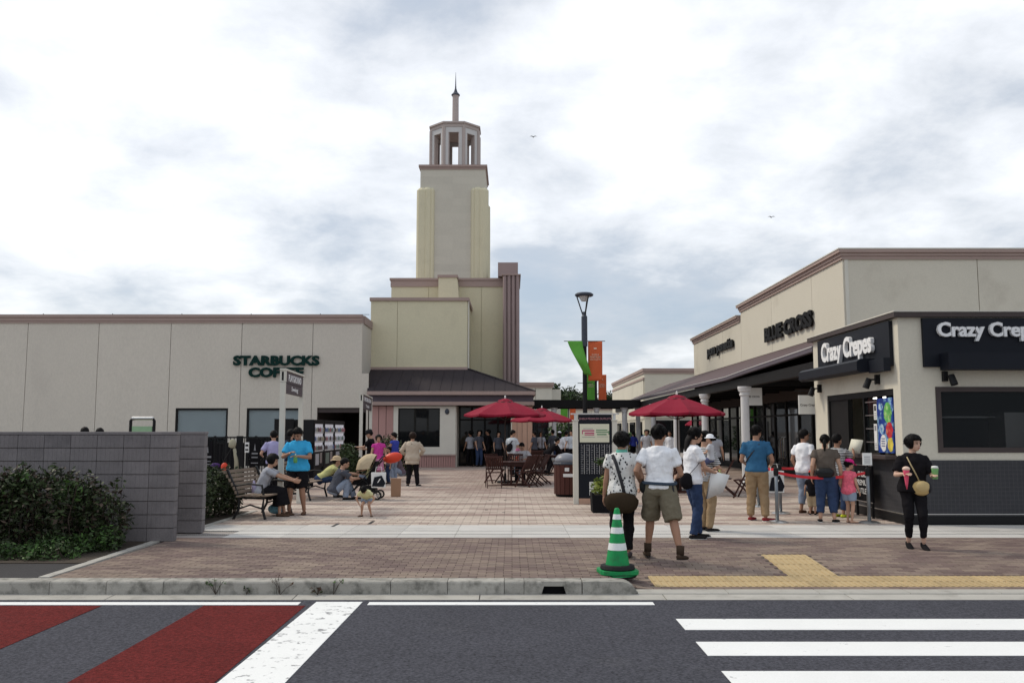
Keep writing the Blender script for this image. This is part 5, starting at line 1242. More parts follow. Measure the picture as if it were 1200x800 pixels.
vending('black vending machine nearest us, left of the three beside the passage', 29.9, 31.45, 1); vending('black vending machine in the middle of the three', 31.5, 33.25, 2); vending('black vending machine farthest back, next to the dark passage', 33.3, 35.3, 3)
t = thing('vending_screen', 'tall dark panel standing left of the vending machines', 'screen', (-7.3, 29.7, 0)); obj('panel', B(-0.62, 0.02, 0, 0.06, 0.05, 2.05), M['fram'], t); obj('foot', B(-0.62, 0.02, -0.1, 0.16, 0, 0.049), M['black'], t)
bush('shrub', 'dark leafy plant between the vending machines and the stroller', 'shrub', [((-5.05,27.6,0.62),(0.35,0.4,0.62)), ((-4.75,28.2,0.4),(0.35,0.35,0.4))], 2600, 0.045, DG[:3]+LG[2:], 31)
bush('shrub', 'low plant at the foot of the rose boards behind the group with the pink top', 'shrub', [((-4.55,33.5,0.75),(0.5,0.35,0.75)), ((-3.9,33.7,0.6),(0.35,0.3,0.6))], 2600, 0.05, DG[:3], 32)
bush('hedge', 'clipped green hedge far down the plaza on the right of the map board', 'hedge', [((8.3,62,0.8),(2.0,0.6,0.7)), ((6.6,61,0.7),(1.2,0.6,0.6))], 4000, 0.09, LG, 33)
bush('shrub', 'green shrub far down the plaza under the beam, left of the map board', 'shrub', [((3.6,64,1.4),(1.0,0.6,0.9)), ((4.0,64,0.8),(0.7,0.5,0.8))], 2600, 0.09, LG+DG[:2], 34)

# queue barriers
def stanchion(label, x, y, ht=0.97):
    t = thing('queue_post', label, 'barrier', (x, y, 0), 0, 'queue posts at the kiosk')
    obj('base', MB().lathe([(0.19, 0), (0.19, 0.012), (0.15, 0.03), (0.05, 0.045)], 28), M['steel'], t); obj('pole', MB().tube([(0,0,0.03), (0,0,ht)], 0.032, 14, cap=0.2), mat('post_grey', (0.20, 0.22, 0.24), 0.35, 0.08, metal=0.7), t, smooth=True)
    obj('belt_head', MB().lathe([(0.042, ht - 0.13), (0.045, ht - 0.06), (0.042, ht), (0.02, ht + 0.02)], 14), M['black'], t); return t
qa = G(911, 612); qb = G(1019, 612.5); qc = G(915, 601.5); qd = G(889, 593.5)
stanchion('queue post with a round steel foot right of the person in the blue shirt', *qa); s2 = stanchion('queue post carrying a small white notice in front of the kiosk', *qb)
stanchion('queue post standing just behind the one by the blue shirt', *qc); stanchion('queue post farthest back, its foot beside the khaki trousers', *qd)
def belt(label, a, b, z0, z1, sag):
    t = thing('queue_belt', label, 'barrier belt', (a[0], a[1], 0)); V = []; n = 14
    for k in range(n+1):
        u = k/n; x = (b[0]-a[0])*u; y = (b[1]-a[1])*u; z = z0 + (z1-z0)*u - sag*4*u*(1-u)
        for dz in (-0.025, 0.025): V.append((x, y, z + dz))
    o = obj('belt', MB().add(V, [(2*k, 2*k+2, 2*k+3, 2*k+1) for k in range(n)]), M['belt'], t); md = o.modifiers.new('thick', 'SOLIDIFY'); md.thickness = 0.004
belt('red belt stretched between the two front queue posts, across the legs of the queue', qa, qb, 0.90, 0.90, 0.10)
belt('short red belt between the rear queue posts', qd, qc, 0.90, 0.90, 0.05)
belt('red belt running back from the notice post towards the kiosk', qb, (6.9, 17.3), 0.90, 0.86, 0.05)
belt('red belt leading from the rear queue post to the kiosk', qc, (6.9, 18.9), 0.90, 0.95, 0.04)
t = thing('notice_holder', 'small white notice in a stand on top of the front queue post', 'notice', (qb[0], qb[1], 0.97)); pl = obj('notice', B(-0.085, 0.085, -0.012, 0.0, 0.06, 0.28), M['paper'], t); obj('stem', B(-0.012, 0.012, 0.001, 0.012, 0.0, 0.1), M['black'], t)
for k in range(4): obj('print', B(-0.055, 0.055, -0.0145, -0.0125, 0.10 + 0.035*k, 0.112 + 0.035*k), M['printg'], pl)
# dark menu stand with white words leaning on the kiosk base
sxy = (6.80, 16.95)
t = thing('menu_stand', 'dark board with white lettering leaning on the kiosk base behind the pink child', 'board', (6.83, 17.4, 0)); bd = obj('board', B(-0.02, 0.02, -0.42, 0.42, 0.30, 0.98), M['blackm'], t); obj('frame', MB().box(-0.026, -0.0205, -0.44, 0.44, 0.98, 0.995).box(-0.026, -0.0205, -0.44, 0.44, 0.285, 0.30), M['steel'], t); obj('leg', B(-0.02, 0.02, -0.40, -0.36, 0, 0.299), M['black'], t); obj('leg', B(-0.02, 0.02, 0.36, 0.40, 0, 0.299), M['black'], t)
for k, s_ in enumerate(('SHISUI', 'PREMIUM', 'OUTLETS')): lettering(s_, MX(-0.0265, 0, 0.76 - 0.16*k), 0.15, M['letterw'], bd, 0.004, 0.006, name='print', joined=True, sx=1.05)

# stroller, facing left
def stroller():
    x, y = P(427, 560, 21.6)[0], 21.8
    t = thing('baby_stroller', 'black three-wheeled stroller with a beige fabric hood, a toddler in it', 'stroller', (x, y, 0)); K = M['black']
    m = MB()
    for s in (-.22, .22):
        m.tube([(-0.38, s*0.3, 0.12), (-0.1, s, 0.42), (0.18, s, 0.72), (0.42, s, 1.02)], 0.014, 6); m.tube([(0.32, s, 0.12), (0.05, s, 0.42), (-0.12, s, 0.55)], 0.013, 6)
    m.tube([(0.42, -.22, 1.02), (0.45, 0, 1.05), (0.42, .22, 1.02)], 0.018, 6); m.tube([(0.32, -.25, 0.12), (0.32, .25, 0.12)], 0.012, 6)
    obj('frame', m, K, t)
    for (wx, wy) in ((-0.38, -0.02), (0.32, -0.26), (0.32, 0.26)):
        ring = [(0.09*math.cos(2*PI*k/18), 0.0, 0.09*math.sin(2*PI*k/18)) for k in range(19)]
        w = obj('wheel', MB().tube([(p[0]+wx, wy, p[2]+0.11) for p in ring], 0.022, 8, side=(0,1,0)), M['rubber'], t, smooth=True)
        sp = MB()
        for k in range(4): a = PI*k/4; sp.obox((wx-.08*math.cos(a), wy, .11-.08*math.sin(a)), (wx+.08*math.cos(a), wy, .11+.08*math.sin(a)), 0.012, 0.012, (0,1,0))
        obj('spoke', sp, M['steel'], w)
    obj('seat', MB().prism([(-0.30, 0.40), (-0.22, 0.52), (0.05, 0.48), (0.25, 0.92), (0.30, 0.90), (0.12, 0.36), (-0.1, 0.32)], 'y', -0.20, 0.20), M['blackm'], t)
    obj('basket', MB().prism([(-0.15, 0.16), (0.28, 0.18), (0.24, 0.32), (-0.1, 0.32)], 'y', -0.19, 0.19), K, t)
    V = []; nseg = 6; nr = 10
    for k in range(nseg+1):
        a = R(185 - 118*k/nseg); rr_ = 0.36
        for j in range(nr+1):
            b = PI*j/nr; px = rr_*math.sin(b)**0.6*math.cos(a) if math.sin(b) > 0 else 0; pz = rr_*math.sin(b)**0.6*math.sin(a) if math.sin(b) > 0 else 0
            V.append((0.12 + px + (0.012 if k % 2 else 0), -0.25*math.cos(b), 0.74 + pz))
    F = [(k*(nr+1)+j, k*(nr+1)+j+1, (k+1)*(nr+1)+j+1, (k+1)*(nr+1)+j) for k in range(nseg) for j in range(nr)]
    o = obj('hood', MB().add(V, F), cloth('beige', (0.50, 0.41, 0.28)), t); md = o.modifiers.new('thick', 'SOLIDIFY'); md.thickness = 0.012
    return x, y
stx, sty = stroller()
def shopbag(label, x, y, z, w_, hh, d, m, print_m, rz=0, handles=True):
    t = thing('shopping_bag', label, 'bag', (x, y, z), rz)
    V = [(-w_/2,-d/2,0),(w_/2,-d/2,0),(w_/2,d/2,0),(-w_/2,d/2,0),(-w_*.54,-d*.35,hh),(w_*.54,-d*.4,hh),(w_*.54,d*.4,hh),(-w_*.54,d*.35,hh)]
    b = obj('bag', MB().add(V, [(0,3,2,1),(4,5,6,7),(0,1,5,4),(1,2,6,5),(2,3,7,6),(3,0,4,7)]), m, t, bev=0.01)
    if print_m: obj('print', MB().prism([(-w_*.48, hh*.10), (w_*.36, hh*.06), (w_*.50, hh*.30), (w_*.22, hh*.80), (-w_*.30, hh*.70)], 'y', -d/2-0.008, -d/2-0.002), print_m, b)
    if print_m: obj('print', MB().prism([(-w_*.10, hh*.34), (-w_*.02, hh*.34), (w_*.16, hh*.60), (w_*.08, hh*.60)], 'y', -d/2-0.011, -d/2-0.0085), M['paper'], b)
    if handles: obj('handle', MB().tube([(-w_*.25,0,hh-.01),(-w_*.18,0,hh+.13),(w_*.18,0,hh+.13),(w_*.25,0,hh-.01)], 0.008, 5), M['paper'], t)
shopbag('white shopping bag with a navy print hanging on the stroller', stx + 0.36, sty - 0.32, 0.30, 0.33, 0.36, 0.14, M['paper'], M['signnavy'], 0.15)
shopbag('plain brown paper bag standing behind the stroller', stx + 0.62, sty + 0.9, 0.0, 0.24, 0.46, 0.16, mat('kraft_paper', (0.36, 0.22, 0.14), 0.8, 0.06), None, 0.1, False)
def balloon(label, x, y, z):
    t = thing('red_bag', label, 'bag', (x, y, z)); obj('bag', MB().ell((0,0,0), (0.24, 0.13, 0.13), Matrix.Rotation(-0.22, 3, 'Y'), 16, 10), mat('bag_orange_red', (0.62, 0.06, 0.03), 0.4, 0.08), t, smooth=True); obj('handle', MB().tube([(-0.22,0,-0.05),(-0.3,0,-0.12),(-0.34,0,-.2)], 0.01, 5), M['black'], t)
bx_, bz_ = P(461, 536, 22.1); balloon('bright orange-red rounded bag resting on the stroller handle', bx_, 22.0, bz_)
# items on the terrace
xx, zz = P(272, 540, 22.6)
t = thing('terrace_stroller', 'cream and black stroller parked behind the shrub at the terrace fence', 'stroller', (xx, 22.6, 0)); 
obj('head_pad', MB().tube([(-0.02,0,1.24), (0,0,1.34), (0.0,0.0,1.42)], [(0.09,0.05),(0.095,0.05),(0.07,0.04)], 12), cloth('cream', (0.36, 0.34, 0.25)), t, smooth=True); obj('seat', MB().tube([(0.05,0,1.2), (0.10,0.02,0.9), (0.12,0.02,0.5)], [(0.04,0.04),(0.05,0.05),(0.07,0.06)], 10), cloth('cream', (0,0,0)), t, smooth=True)
obj('frame', MB().tube([(-0.3,0,0.1),(-0.2,0,0.9),(0.0,0,1.25)], 0.015, 6).tube([(0.3,0,0.1),(0.2,0,0.9),(0.0,0,1.28)], 0.015, 6), M['black'], t)
for wx in (-.3, .3): obj('wheel', MB().tube([(wx + 0.09*math.cos(2*PI*k/14), 0, 0.11 + 0.09*math.sin(2*PI*k/14)) for k in range(15)], 0.02, 6, side=(0,1,0)), M['rubber'], t)
xx, zz = P(263, 547, 22.3); t = thing('hand_bag', 'small bright orange-red bag hanging beside the terrace stroller', 'bag', (xx, 22.3, zz)); obj('bag', MB().ell((0,0,0), (0.09, 0.06, 0.11), None, 10, 8), mat('bag_orange_red', (0,0,0)), t, smooth=True); obj('strap', MB().tube([(-.06,0,.08),(0,0,.22),(.06,0,.08)], 0.007, 5), M['black'], t)
xx, zz = P(257, 545, 22.4); t = thing('hand_bag', 'dark purple bag hanging left of the orange-red one at the terrace fence', 'bag', (xx-0.1, 22.4, zz)); obj('bag', MB().ell((0,0,0), (0.13, 0.06, 0.06), None, 10, 8), mat('bag_purple', (0.06, 0.025, 0.13), 0.7, 0.1), t, smooth=True); obj('strap', MB().tube([(-.08,0,.03),(0,0,.18),(.08,0,.03)], 0.007, 5), M['black'], t)
# clothes rails inside the shop behind the clear panes
pal2 = [cloth(n_, c_) for n_, c_ in (('rack_cream', (0.5, 0.45, 0.36)), ('rack_navy', (0.04, 0.05, 0.12)), ('rack_rust', (0.35, 0.12, 0.06)), ('rack_white', (0.6, 0.6, 0.6)), ('rack_olive', (0.16, 0.15, 0.08)))]
for k, yy in enumerate((28.2, 31.1, 34.0, 36.9, 39.8, 42.7)):
    t = thing('clothes_rail', 'clothes rail inside the shop, number %s along the covered walk' % ('one two three four five six'.split()[k]) if False else ['clothes rail behind the shop pane nearest the kiosk', 'clothes rail in the shop behind the nearest white column', 'clothes rail in the shop behind the second white column', 'clothes rail in the shop behind the third white column', 'clothes rail in the shop where the parapet steps down', 'clothes rail in the shop below the lower-case letters'][k], 'rack', (XF + 1.1, yy, 0)); rr = random.Random(k)
    obj('rail', MB().tube([(0,-.5,0),(0,-.5,1.4),(0,.5,1.4),(0,.5,0)], 0.015, 6), M['steel'], t)
    for q in range(8): obj('garment', MB().prism([(-.18,.55),(.18,.55),(.2,1.25),(.05,1.38),(-.05,1.38),(-.2,1.25)], 'y', -.45 + .115*q, -.40 + .115*q), pal2[rr.randrange(5)], t)
# birds in the sky
for (px, py, lb) in ((625, 161, 'tiny dark bird in the bright sky right of the tower'), (904, 255, 'tiny dark bird in the sky above the right-hand store')):
    x, z = P(px, py, 120); t = thing('bird', lb, 'bird', (x, 120, z)); obj('wings', MB().add([(-.55,0,.12),(-.2,-.1,.2),(0,-.1,.05),(.2,-.1,.2),(.55,0,.12),(.2,.1,.14),(0,.14,0),(-.2,.1,.14)], [(0,1,7),(1,2,6,7),(2,3,5,6),(3,4,5)]), mat('bird_grey', (0.12,0.12,0.13), 0.8, 0.1), t); obj('body', MB().tube([(0,-.25,0.02),(0,.0,.04),(0,.25,0.02)], [(.04,.04),(.08,.07),(.03,.02)], 8), mat('bird_grey', (0,0,0)), t)
# ================================================================ PEOPLE
def V3(*a): return Vector(a)
def ik(a, b, l1, l2, pole):
    d = b - a; Ld = min(d.length, (l1+l2)*0.998); Ld = max(Ld, abs(l1-l2)*1.05); u = d.normalized()
    x = (l1*l1 - l2*l2 + Ld*Ld)/(2*Ld); hh = math.sqrt(max(l1*l1 - x*x, 0)); p = pole - u*pole.dot(u)
    p = p.normalized() if p.length > 1e-6 else V3(0, 1, 0)
    return a + u*x + p*hh, a + u*Ld
wr_tex = bpy.data.textures.new('cloth_folds', 'CLOUDS'); wr_tex.noise_scale = 0.10; wr_tex.noise_depth = 2
hr_tex = bpy.data.textures.new('hair_tufts', 'CLOUDS'); hr_tex.noise_scale = 0.035; hr_tex.noise_depth = 2
def remesh(o, vox, sm_it=3, disp=0.0):
    md = o.modifiers.new('remesh', 'REMESH'); md.mode = 'VOXEL'; md.voxel_size = vox; md.use_smooth_shade = True
    if sm_it: s_ = o.modifiers.new('smooth', 'SMOOTH'); s_.iterations = sm_it; s_.factor = 0.5
    if disp: d = o.modifiers.new('folds', 'DISPLACE'); d.texture = wr_tex; d.strength = disp; d.mid_level = 0.28; d.texture_coords = 'GLOBAL'
PEOPLE_SK = [SK, SK2, SK3]
def person(label, x, y, face, H=1.70, z=0.0, vox=0.012, lean=0.0, slean=0.0, pel=(0, 0, 0.525), hands=((-0.155, 0.02, 0.475), (0.155, 0.02, 0.475)),
           feet=((-0.055, 0, 0), (0.055, 0, 0)), fyaw=(8, -8), epole=((-0.3, -1, 0), (0.3, -1, 0)), kpole=((0, 1, 0), (0, 1, 0)), head=(0, 0), skin=None, build=1.0,
           top=None, sleeve=0.55, hem=0.50, tloose=1.0, bottom=None, kind='trousers', leg=1.0, bloose=1.0, shoes=None, shoe_h=0.03, hair='short', hairm=None, hat=None, group=None,
           child=False, hand_dir=(None, None), lift=(0, 0), cat='person', taper=1.0, open_collar=None, fingers=True, curl=(0.5, 0.5)):
    skin = skin or SK; hairm = hairm or HAIR
    t = thing('person', label, cat, (x, y, z), R(face), group)
    P0 = V3(*pel)*H; a = R(lean); u = V3(math.sin(R(slean)), math.sin(a), math.cos(a)).normalized(); f = V3(0, math.cos(a), -math.sin(a)); S = V3(1, 0, 0)
    hs = 1.30 if child else 1.09; W = build
    def up(zf): return P0 + u*((zf - 0.525)*H)
    # skeleton
    neck0 = up(0.83); sh = [up(0.800) + S*(s*0.100*H*W**.8) for s in (-1, 1)]
    hands3 = []; elb = []
    for i in (0, 1):
        e, w_ = ik(sh[i], V3(*hands[i])*H, 0.172*H, 0.148*H, V3(*epole[i])); elb.append(e); hands3.append(w_)
    hip = [P0 + S*(s*0.052*H) + u*(-0.005*H) for s in (-1, 1)]
    knee = []; ank = []
    for i in (0, 1):
        k, q = ik(hip[i], V3(feet[i][0], feet[i][1], feet[i][2] + 0.045)*H, 0.245*H, 0.238*H, V3(*kpole[i])); knee.append(k); ank.append(q)
    hc = neck0 + u*(0.035*H) + (Matrix.Rotation(R(head[0]), 3, 'Z') @ Matrix.Rotation(-R(head[1]), 3, 'X') @ V3(0, 0.012, 0.062*hs))*H
    HM = Matrix.Rotation(R(head[0]), 3, 'Z') @ Matrix.Rotation(-R(head[1]) - a*0.3, 3, 'X')
    def hp(*v): return hc + HM @ (V3(*v)*H*hs)
    b = MB(); T = 16
    tors = [(0.475, .072, .055), (0.50, .088, .064), (0.535, .092, .066), (0.58, .083, .056), (0.62, .078, .052), (0.67, .084, .056), (0.72, .088, .060), (0.765, .093, .058), (0.795, .092, .050), (0.822, .064, .040), (0.845, .036, .034)]
    def torso(mb, k, add, lo, hi, kd=None, flare=0.0, bulge=0.0):
        pts = []; rr_ = []
        zs_ = [lo] + [q[0] for q in tors if lo + .012 < q[0] < hi - .012] + [hi]
        for zf in zs_:
            for (q0, q1) in zip(tors[:-1], tors[1:]):
                if q0[0] <= zf <= q1[0]: ff = (zf - q0[0])/(q1[0]-q0[0]); w_ = q0[1] + (q1[1]-q0[1])*ff; d_ = q0[2] + (q1[2]-q0[2])*ff; break
            else: w_, d_ = (tors[0][1], tors[0][2]) if zf < tors[0][0] else (tors[-1][1], tors[-1][2])
            fl = flare*max(0, (0.70 - zf)/0.2); pts.append(up(zf)); rr_.append((w_*H*W*k + add*H + fl*H, d_*H*W*(kd or k) + add*H + fl*H*0.8))
        mb.tube(pts, rr_, 20, side=S, cap=0.15)
    torso(b, 0.94, 0, 0.475, 0.845)
    b.tube([up(0.80), up(0.85), hp(0, -0.012, -0.02)], [.036*H, .031*H*W**.5, .032*H], 12)
    for i in (0, 1):
        e, w_ = elb[i], hands3[i]; s0 = sh[i]
        b.tube([s0 + S*(-(2*i-1)*0.02*H), s0, s0 + (e-s0)*0.3, s0 + (e-s0)*0.85, e, e + (w_-e)*0.25, e + (w_-e)*0.8, w_], [r_*H*W**.7 for r_ in (.030, .030, .027, .0215, .0215, .0225, .0155, .0140)], 12)
        hd = (w_ - e).normalized() if hand_dir[i] is None else V3(*hand_dir[i]).normalized()
        sd = V3(0, 1, 0) - hd*hd.y; sd = sd.normalized() if sd.length > 0.2 else V3(1, 0, 0)
        nn = hd.cross(sd).normalized(); sg_ = -1 if i == 0 else 1
        inn = nn if nn.x*(-sg_) > 0 or abs(nn.x) < 0.1 else -nn      # palm side points inwards
        pe = w_ + hd*0.048*H
        b.tube([w_ - hd*0.005*H, w_ + hd*0.018*H, pe], [(.014*H, .011*H), (.0225*H, .0095*H), (.0235*H, .0085*H)], 10, side=sd)
        for k in range(4):
            o_ = sd*((k - 1.5)*0.0118*H); ln_ = (0.036, 0.042, 0.040, 0.031)[3-k]*H; cu = curl[i]
            p1 = pe + o_; p2 = p1 + hd*ln_*0.45 + inn*cu*0.25*ln_; p3 = p2 + (hd*(1-cu*.6) + inn*cu).normalized()*ln_*0.35; p4 = p3 + (hd*(1-cu) + inn*cu*1.3).normalized()*ln_*0.28
            b.tube([p1 - hd*0.008*H, p2, p3, p4], [.0055*H, .0052*H, .0048*H, .0040*H], 6)
        tb_ = w_ + hd*0.014*H + sd*0.016*H
        b.tube([tb_, tb_ + (sd*0.75 + hd*0.6 + inn*.3)*0.020*H, tb_ + (sd*0.85 + hd*1.5 + inn*.6)*0.022*H], [.0078*H, .0066*H, .0050*H], 6)
        k_, q_ = knee[i], ank[i]; h0 = hip[i]
        b.tube([h0 + u*0.02*H, h0 + (k_-h0)*0.25, h0 + (k_-h0)*0.8, k_, k_ + (q_-k_)*0.28, k_ + (q_-k_)*0.75, q_], [r_*H*W**.7 for r_ in (.050, .048, .036, .032, .033, .022, .0195)], 14)
    # feet
    fdir = []
    for i in (0, 1):
        fd = Matrix.Rotation(R(fyaw[i]), 3, 'Z') @ V3(0, math.cos(R(lift[i])), -math.sin(R(lift[i]))); fdir.append(fd); q_ = ank[i]
        upv = V3(0,0,1) - fd*fd.z; upv.normalize(); sole = q_ - upv*0.030*H
        b.tube([sole - fd*0.028*H + upv*0.006*H, sole + upv*0.004*H, sole + fd*0.06*H, sole + fd*0.108*H - upv*0.003*H], [(.017*H, .018*H), (.020*H, .020*H), (.025*H, .013*H), (.019*H, .008*H)], 12, side=fd.cross(upv))
    # head
    b.ell(hp(0, -0.004, 0.012), (.0435*H*hs, .056*H*hs, .052*H*hs), HM, 18, 12)
    b.ell(hp(0, 0.012, -0.022), (.036*H*hs, .041*H*hs, .045*H*hs), HM, 16, 10)
    b.ell(hp(0, 0.034, -0.048), (.018*H*hs, .016*H*hs, .014*H*hs), HM, 10, 8)
    b.ell(hp(0, 0.053, -0.014), (.0085*H*hs, .011*H*hs, .016*H*hs), HM, 8, 6)
    b.ell(hp(0, 0.048, -0.036), (.016*H*hs, .008*H*hs, .008*H*hs), HM, 8, 6)
    for s in (-1, 1): b.ell(hp(s*0.045, -0.004, -0.014), (.007*H*hs, .012*H*hs, .018*H*hs), HM, 8, 6); b.ell(hp(s*0.018, 0.047, 0.012), (.014*H*hs, .008*H*hs, .007*H*hs), HM, 8, 6)
    bo = obj('body', b, skin, t); remesh(bo, vox*0.62 if vox < 0.016 else vox*0.8, 2)
    # eyes, brows, lips
    if vox < 0.02:
        for s in (-1, 1):
            obj('eye', MB().ell(hp(s*0.0175, 0.0495, 0.0005), (.0085*H*hs, .004*H*hs, .0045*H*hs), HM, 8, 6), EYE, t)
            obj('eyebrow', MB().ell(hp(s*0.0185, 0.0510, 0.0155), (.0115*H*hs, .004*H*hs, .0022*H*hs), HM, 8, 6), hairm, t)
        obj('lips', MB().ell(hp(0, 0.0545, -0.0365), (.0135*H*hs, .004*H*hs, .0045*H*hs), HM, 8, 6), LIP, t)
    # clothes
    if top:
        m = MB(); torso(m, 1.03*tloose, 0.005, hem, 0.835, flare=0.012*tloose)
        for i in (0, 1):
            if sleeve <= 0: continue
            s0, e, w_ = sh[i], elb[i], hands3[i]; pts = [s0 - S*((2*i-1)*0.030*H) + u*0.000*H, s0 + u*0.000*H]; rd = [.034*H*W, .034*H*W]
            if sleeve <= 1: pts += [s0 + (e-s0)*sleeve*0.5, s0 + (e-s0)*sleeve]; rd += [.034*H*tloose*W**.5, (.034 + .003*(tloose))*H*W**.5]
            else: pts += [s0 + (e-s0)*0.5, e, e + (w_-e)*(sleeve-1)*0.5, e + (w_-e)*(sleeve-1)]; rd += [.033*H*tloose, .029*H*tloose, .026*H*tloose, .022*H*tloose]
            m.tube(pts, rd, 14, cap=0.1)
        so = obj('shirt', m, top, t); remesh(so, vox, 2, 0.036*H/1.7)
    if bottom:
        m = MB()
        if kind == 'skirt':
            k0 = (knee[0]+knee[1])/2; a0 = (ank[0]+ank[1])/2; end = k0 + (a0-k0)*leg
            m.tube([up(0.59), up(0.53), k0 + (P0-k0)*0.4, k0, end], [(.088*H, .060*H), (.105*H, .078*H), (.105*H, .085*H), (.11*H*bloose, .09*H*bloose), (.125*H*bloose, .10*H*bloose)], 20, cap=0.05)
        else:
            torso(m, 1.05, 0.006, 0.474, 0.585)
            for i in (0, 1):
                k_, q_, h0 = knee[i], ank[i], hip[i]; BL = max(bloose, 1.03)*W**.7
                if leg <= 0.5: pts = [h0 + u*0.03*H, h0, h0 + (k_-h0)*leg, h0 + (k_-h0)*leg*2*0.98]; rd = [.052*H*BL, .056*H*BL, .055*H*BL, .052*H*BL]
                else:
                    g = (leg-0.5)*2; pts = [h0 + u*0.03*H, h0, h0 + (k_-h0)*0.5, k_]; rd = [.052*H*BL, .055*H*BL, .048*H*BL, .039*H*BL]
                    if g > 0.1: pts += [k_ + (q_-k_)*g*0.5, k_ + (q_-k_)*g*0.85, k_ + (q_-k_)*g]; rd += [.036*H*BL*taper**.5, .031*H*BL*taper, .030*H*BL*taper]
                m.tube(pts, rd, 16, cap=0.05)
        bo2 = obj('skirt' if kind == 'skirt' else ('shorts' if leg <= 0.55 else 'trousers'), m, bottom, t); remesh(bo2, vox, 2, 0.034*H/1.7)
    if shoes:
        for i in (0, 1):
            fd = fdir[i]; q_ = ank[i]; upv = V3(0,0,1) - fd*fd.z; upv.normalize(); sole = q_ - upv*0.030*H; m = MB(); sdv = fd.cross(upv)
            m.tube([sole - fd*0.034*H + upv*0.004*H, sole + upv*0.003*H, sole + fd*0.055*H, sole + fd*0.100*H - upv*0.001*H, sole + fd*0.121*H - upv*0.004*H], [(.019*H, .019*H), (.0235*H, .021*H), (.028*H, .017*H), (.025*H, .013*H), (.012*H, .006*H)], 14, side=sdv)
            if shoe_h > 0.035: m.tube([q_ - upv*0.01*H - fd*.004*H, q_ + upv*(shoe_h-0.03)*H*1.0 - fd*.004*H], [.028*H, .029*H], 12, cap=0.1)
            so = obj('shoe', m, shoes, t, smooth=True)
            obj('sole', MB().tube([sole - fd*0.037*H - upv*0.013*H, sole - upv*0.013*H, sole + fd*0.06*H - upv*0.013*H, sole + fd*0.118*H - upv*0.012*H], [(.017*H, .004*H), (.022*H, .004*H), (.027*H, .004*H), (.014*H, .004*H)], 12, side=sdv), M['paper'] if shoes.name.endswith('dark') or shoes.name.endswith('red') else M['rubber'], so)
    # hair
    if hair:
        m = MB(); nA, nB = 28, 20; Vv = []; rad = {'short': (.0515, .063, .060), 'bob': (.064, .071, .066), 'long': (.054, .064, .060), 'pony': (.0475, .060, .057), 'bun': (.048, .060, .057), 'bushy': (.064, .070, .066), 'cap': (.046, .058, .040)}[hair]
        rr = random.Random(int(x*100) + 5)
        lowz = {'short': -.012, 'bob': -.064, 'long': -.050, 'pony': -.020, 'bun': -.015, 'bushy': -.030, 'cap': -.010}[hair]
        for i in range(nB+1):
            th = PI*i/nB
            for k in range(nA):
                ph = 2*PI*k/nA; v = V3(rad[0]*math.sin(th)*math.cos(ph), rad[1]*math.sin(th)*math.sin(ph) - .007, rad[2]*math.cos(th) + .012)
                nse = mnoise.noise(V3(v.x*60 + x*3, v.y*60, v.z*18)); v *= 1 + 0.07*nse
                front = v.y > (.022 if hair != 'bob' else .026); hl = .030 if hair in ('short', 'pony', 'bun', 'cap') else .026
                side_ok = abs(v.x) > .036 and hair in ('bob', 'long', 'bushy') and v.y < .042
                if front and v.z < hl + 0.004*nse and not side_ok: v = V3(v.x*.70, v.y*.55, v.z*.8)
                elif v.y <= .022 and v.z < (lowz - (.028 if v.y < -.02 else 0)): 
                    v = V3(v.x*.72, v.y*.75, max(v.z, lowz - .02)) if hair == 'bob' else V3(v.x*.62, v.y*.62, max(v.z, lowz - .045))
                elif hair in ('short',) and abs(v.x) > .03 and -.005 < v.y < .024 and v.z < .004: v = V3(v.x*.8, v.y*.8, v.z)
                Vv.append(hp(*v))
        Fv = [(i*nA+k, (i+1)*nA+k, (i+1)*nA+(k+1) % nA, i*nA+(k+1) % nA) for i in range(nB) for k in range(nA)]
        m.add(Vv, Fv)
        if hair == 'long': m.tube([hp(0, -.035, 0), hp(0, -.055, -.06), hp(0, -.05, -.12), hp(0, -.045, -.17)], [(.048*H, .028*H), (.046*H, .022*H), (.042*H, .017*H), (.03*H, .010*H)], 12)
        if hair == 'pony': m.tube([hp(0, -.055, .01), hp(0, -.082, -.01), hp(0, -.078, -.06), hp(0, -.070, -.11)], [.012*H, .018*H, .019*H, .007*H], 10)
        if hair == 'bun': m.ell(hp(0, -.062, .022), (.020*H, .018*H, .020*H), HM, 12, 8)
        if vox <= 0.0125:
            r3 = random.Random(int(x*77))
            for _ in range(420):
                th = math.acos(r3.uniform(-0.25, 1)); ph = r3.uniform(0, 2*PI); nx_, ny_, nz_ = math.sin(th)*math.cos(ph), math.sin(th)*math.sin(ph), math.cos(th)
                v = V3(rad[0]*nx_, rad[1]*ny_ - .007, rad[2]*nz_ + .012)
                if v.y > .012 and v.z < .034: continue
                if v.z < lowz: continue
                d1 = V3(nx_*.35 + r3.uniform(-.3, .3), ny_*.35 + r3.uniform(-.3, .3), -1.0 + nz_*.5).normalized()*r3.uniform(.012, .024); sd_ = d1.cross(V3(nx_, ny_, nz_)); sd_ = (sd_.normalized() if sd_.length > 1e-6 else V3(1, 0, 0))*.0035
                v = v*0.985; tip = v + d1 + V3(nx_, ny_, nz_)*.0045; m.add([hp(*(v - sd_)), hp(*(v + sd_)), hp(*(v*1.035)), hp(*tip)], [(0,1,3),(1,2,3),(2,0,3)])
        obj('hair', m, hairm, t, smooth=True)
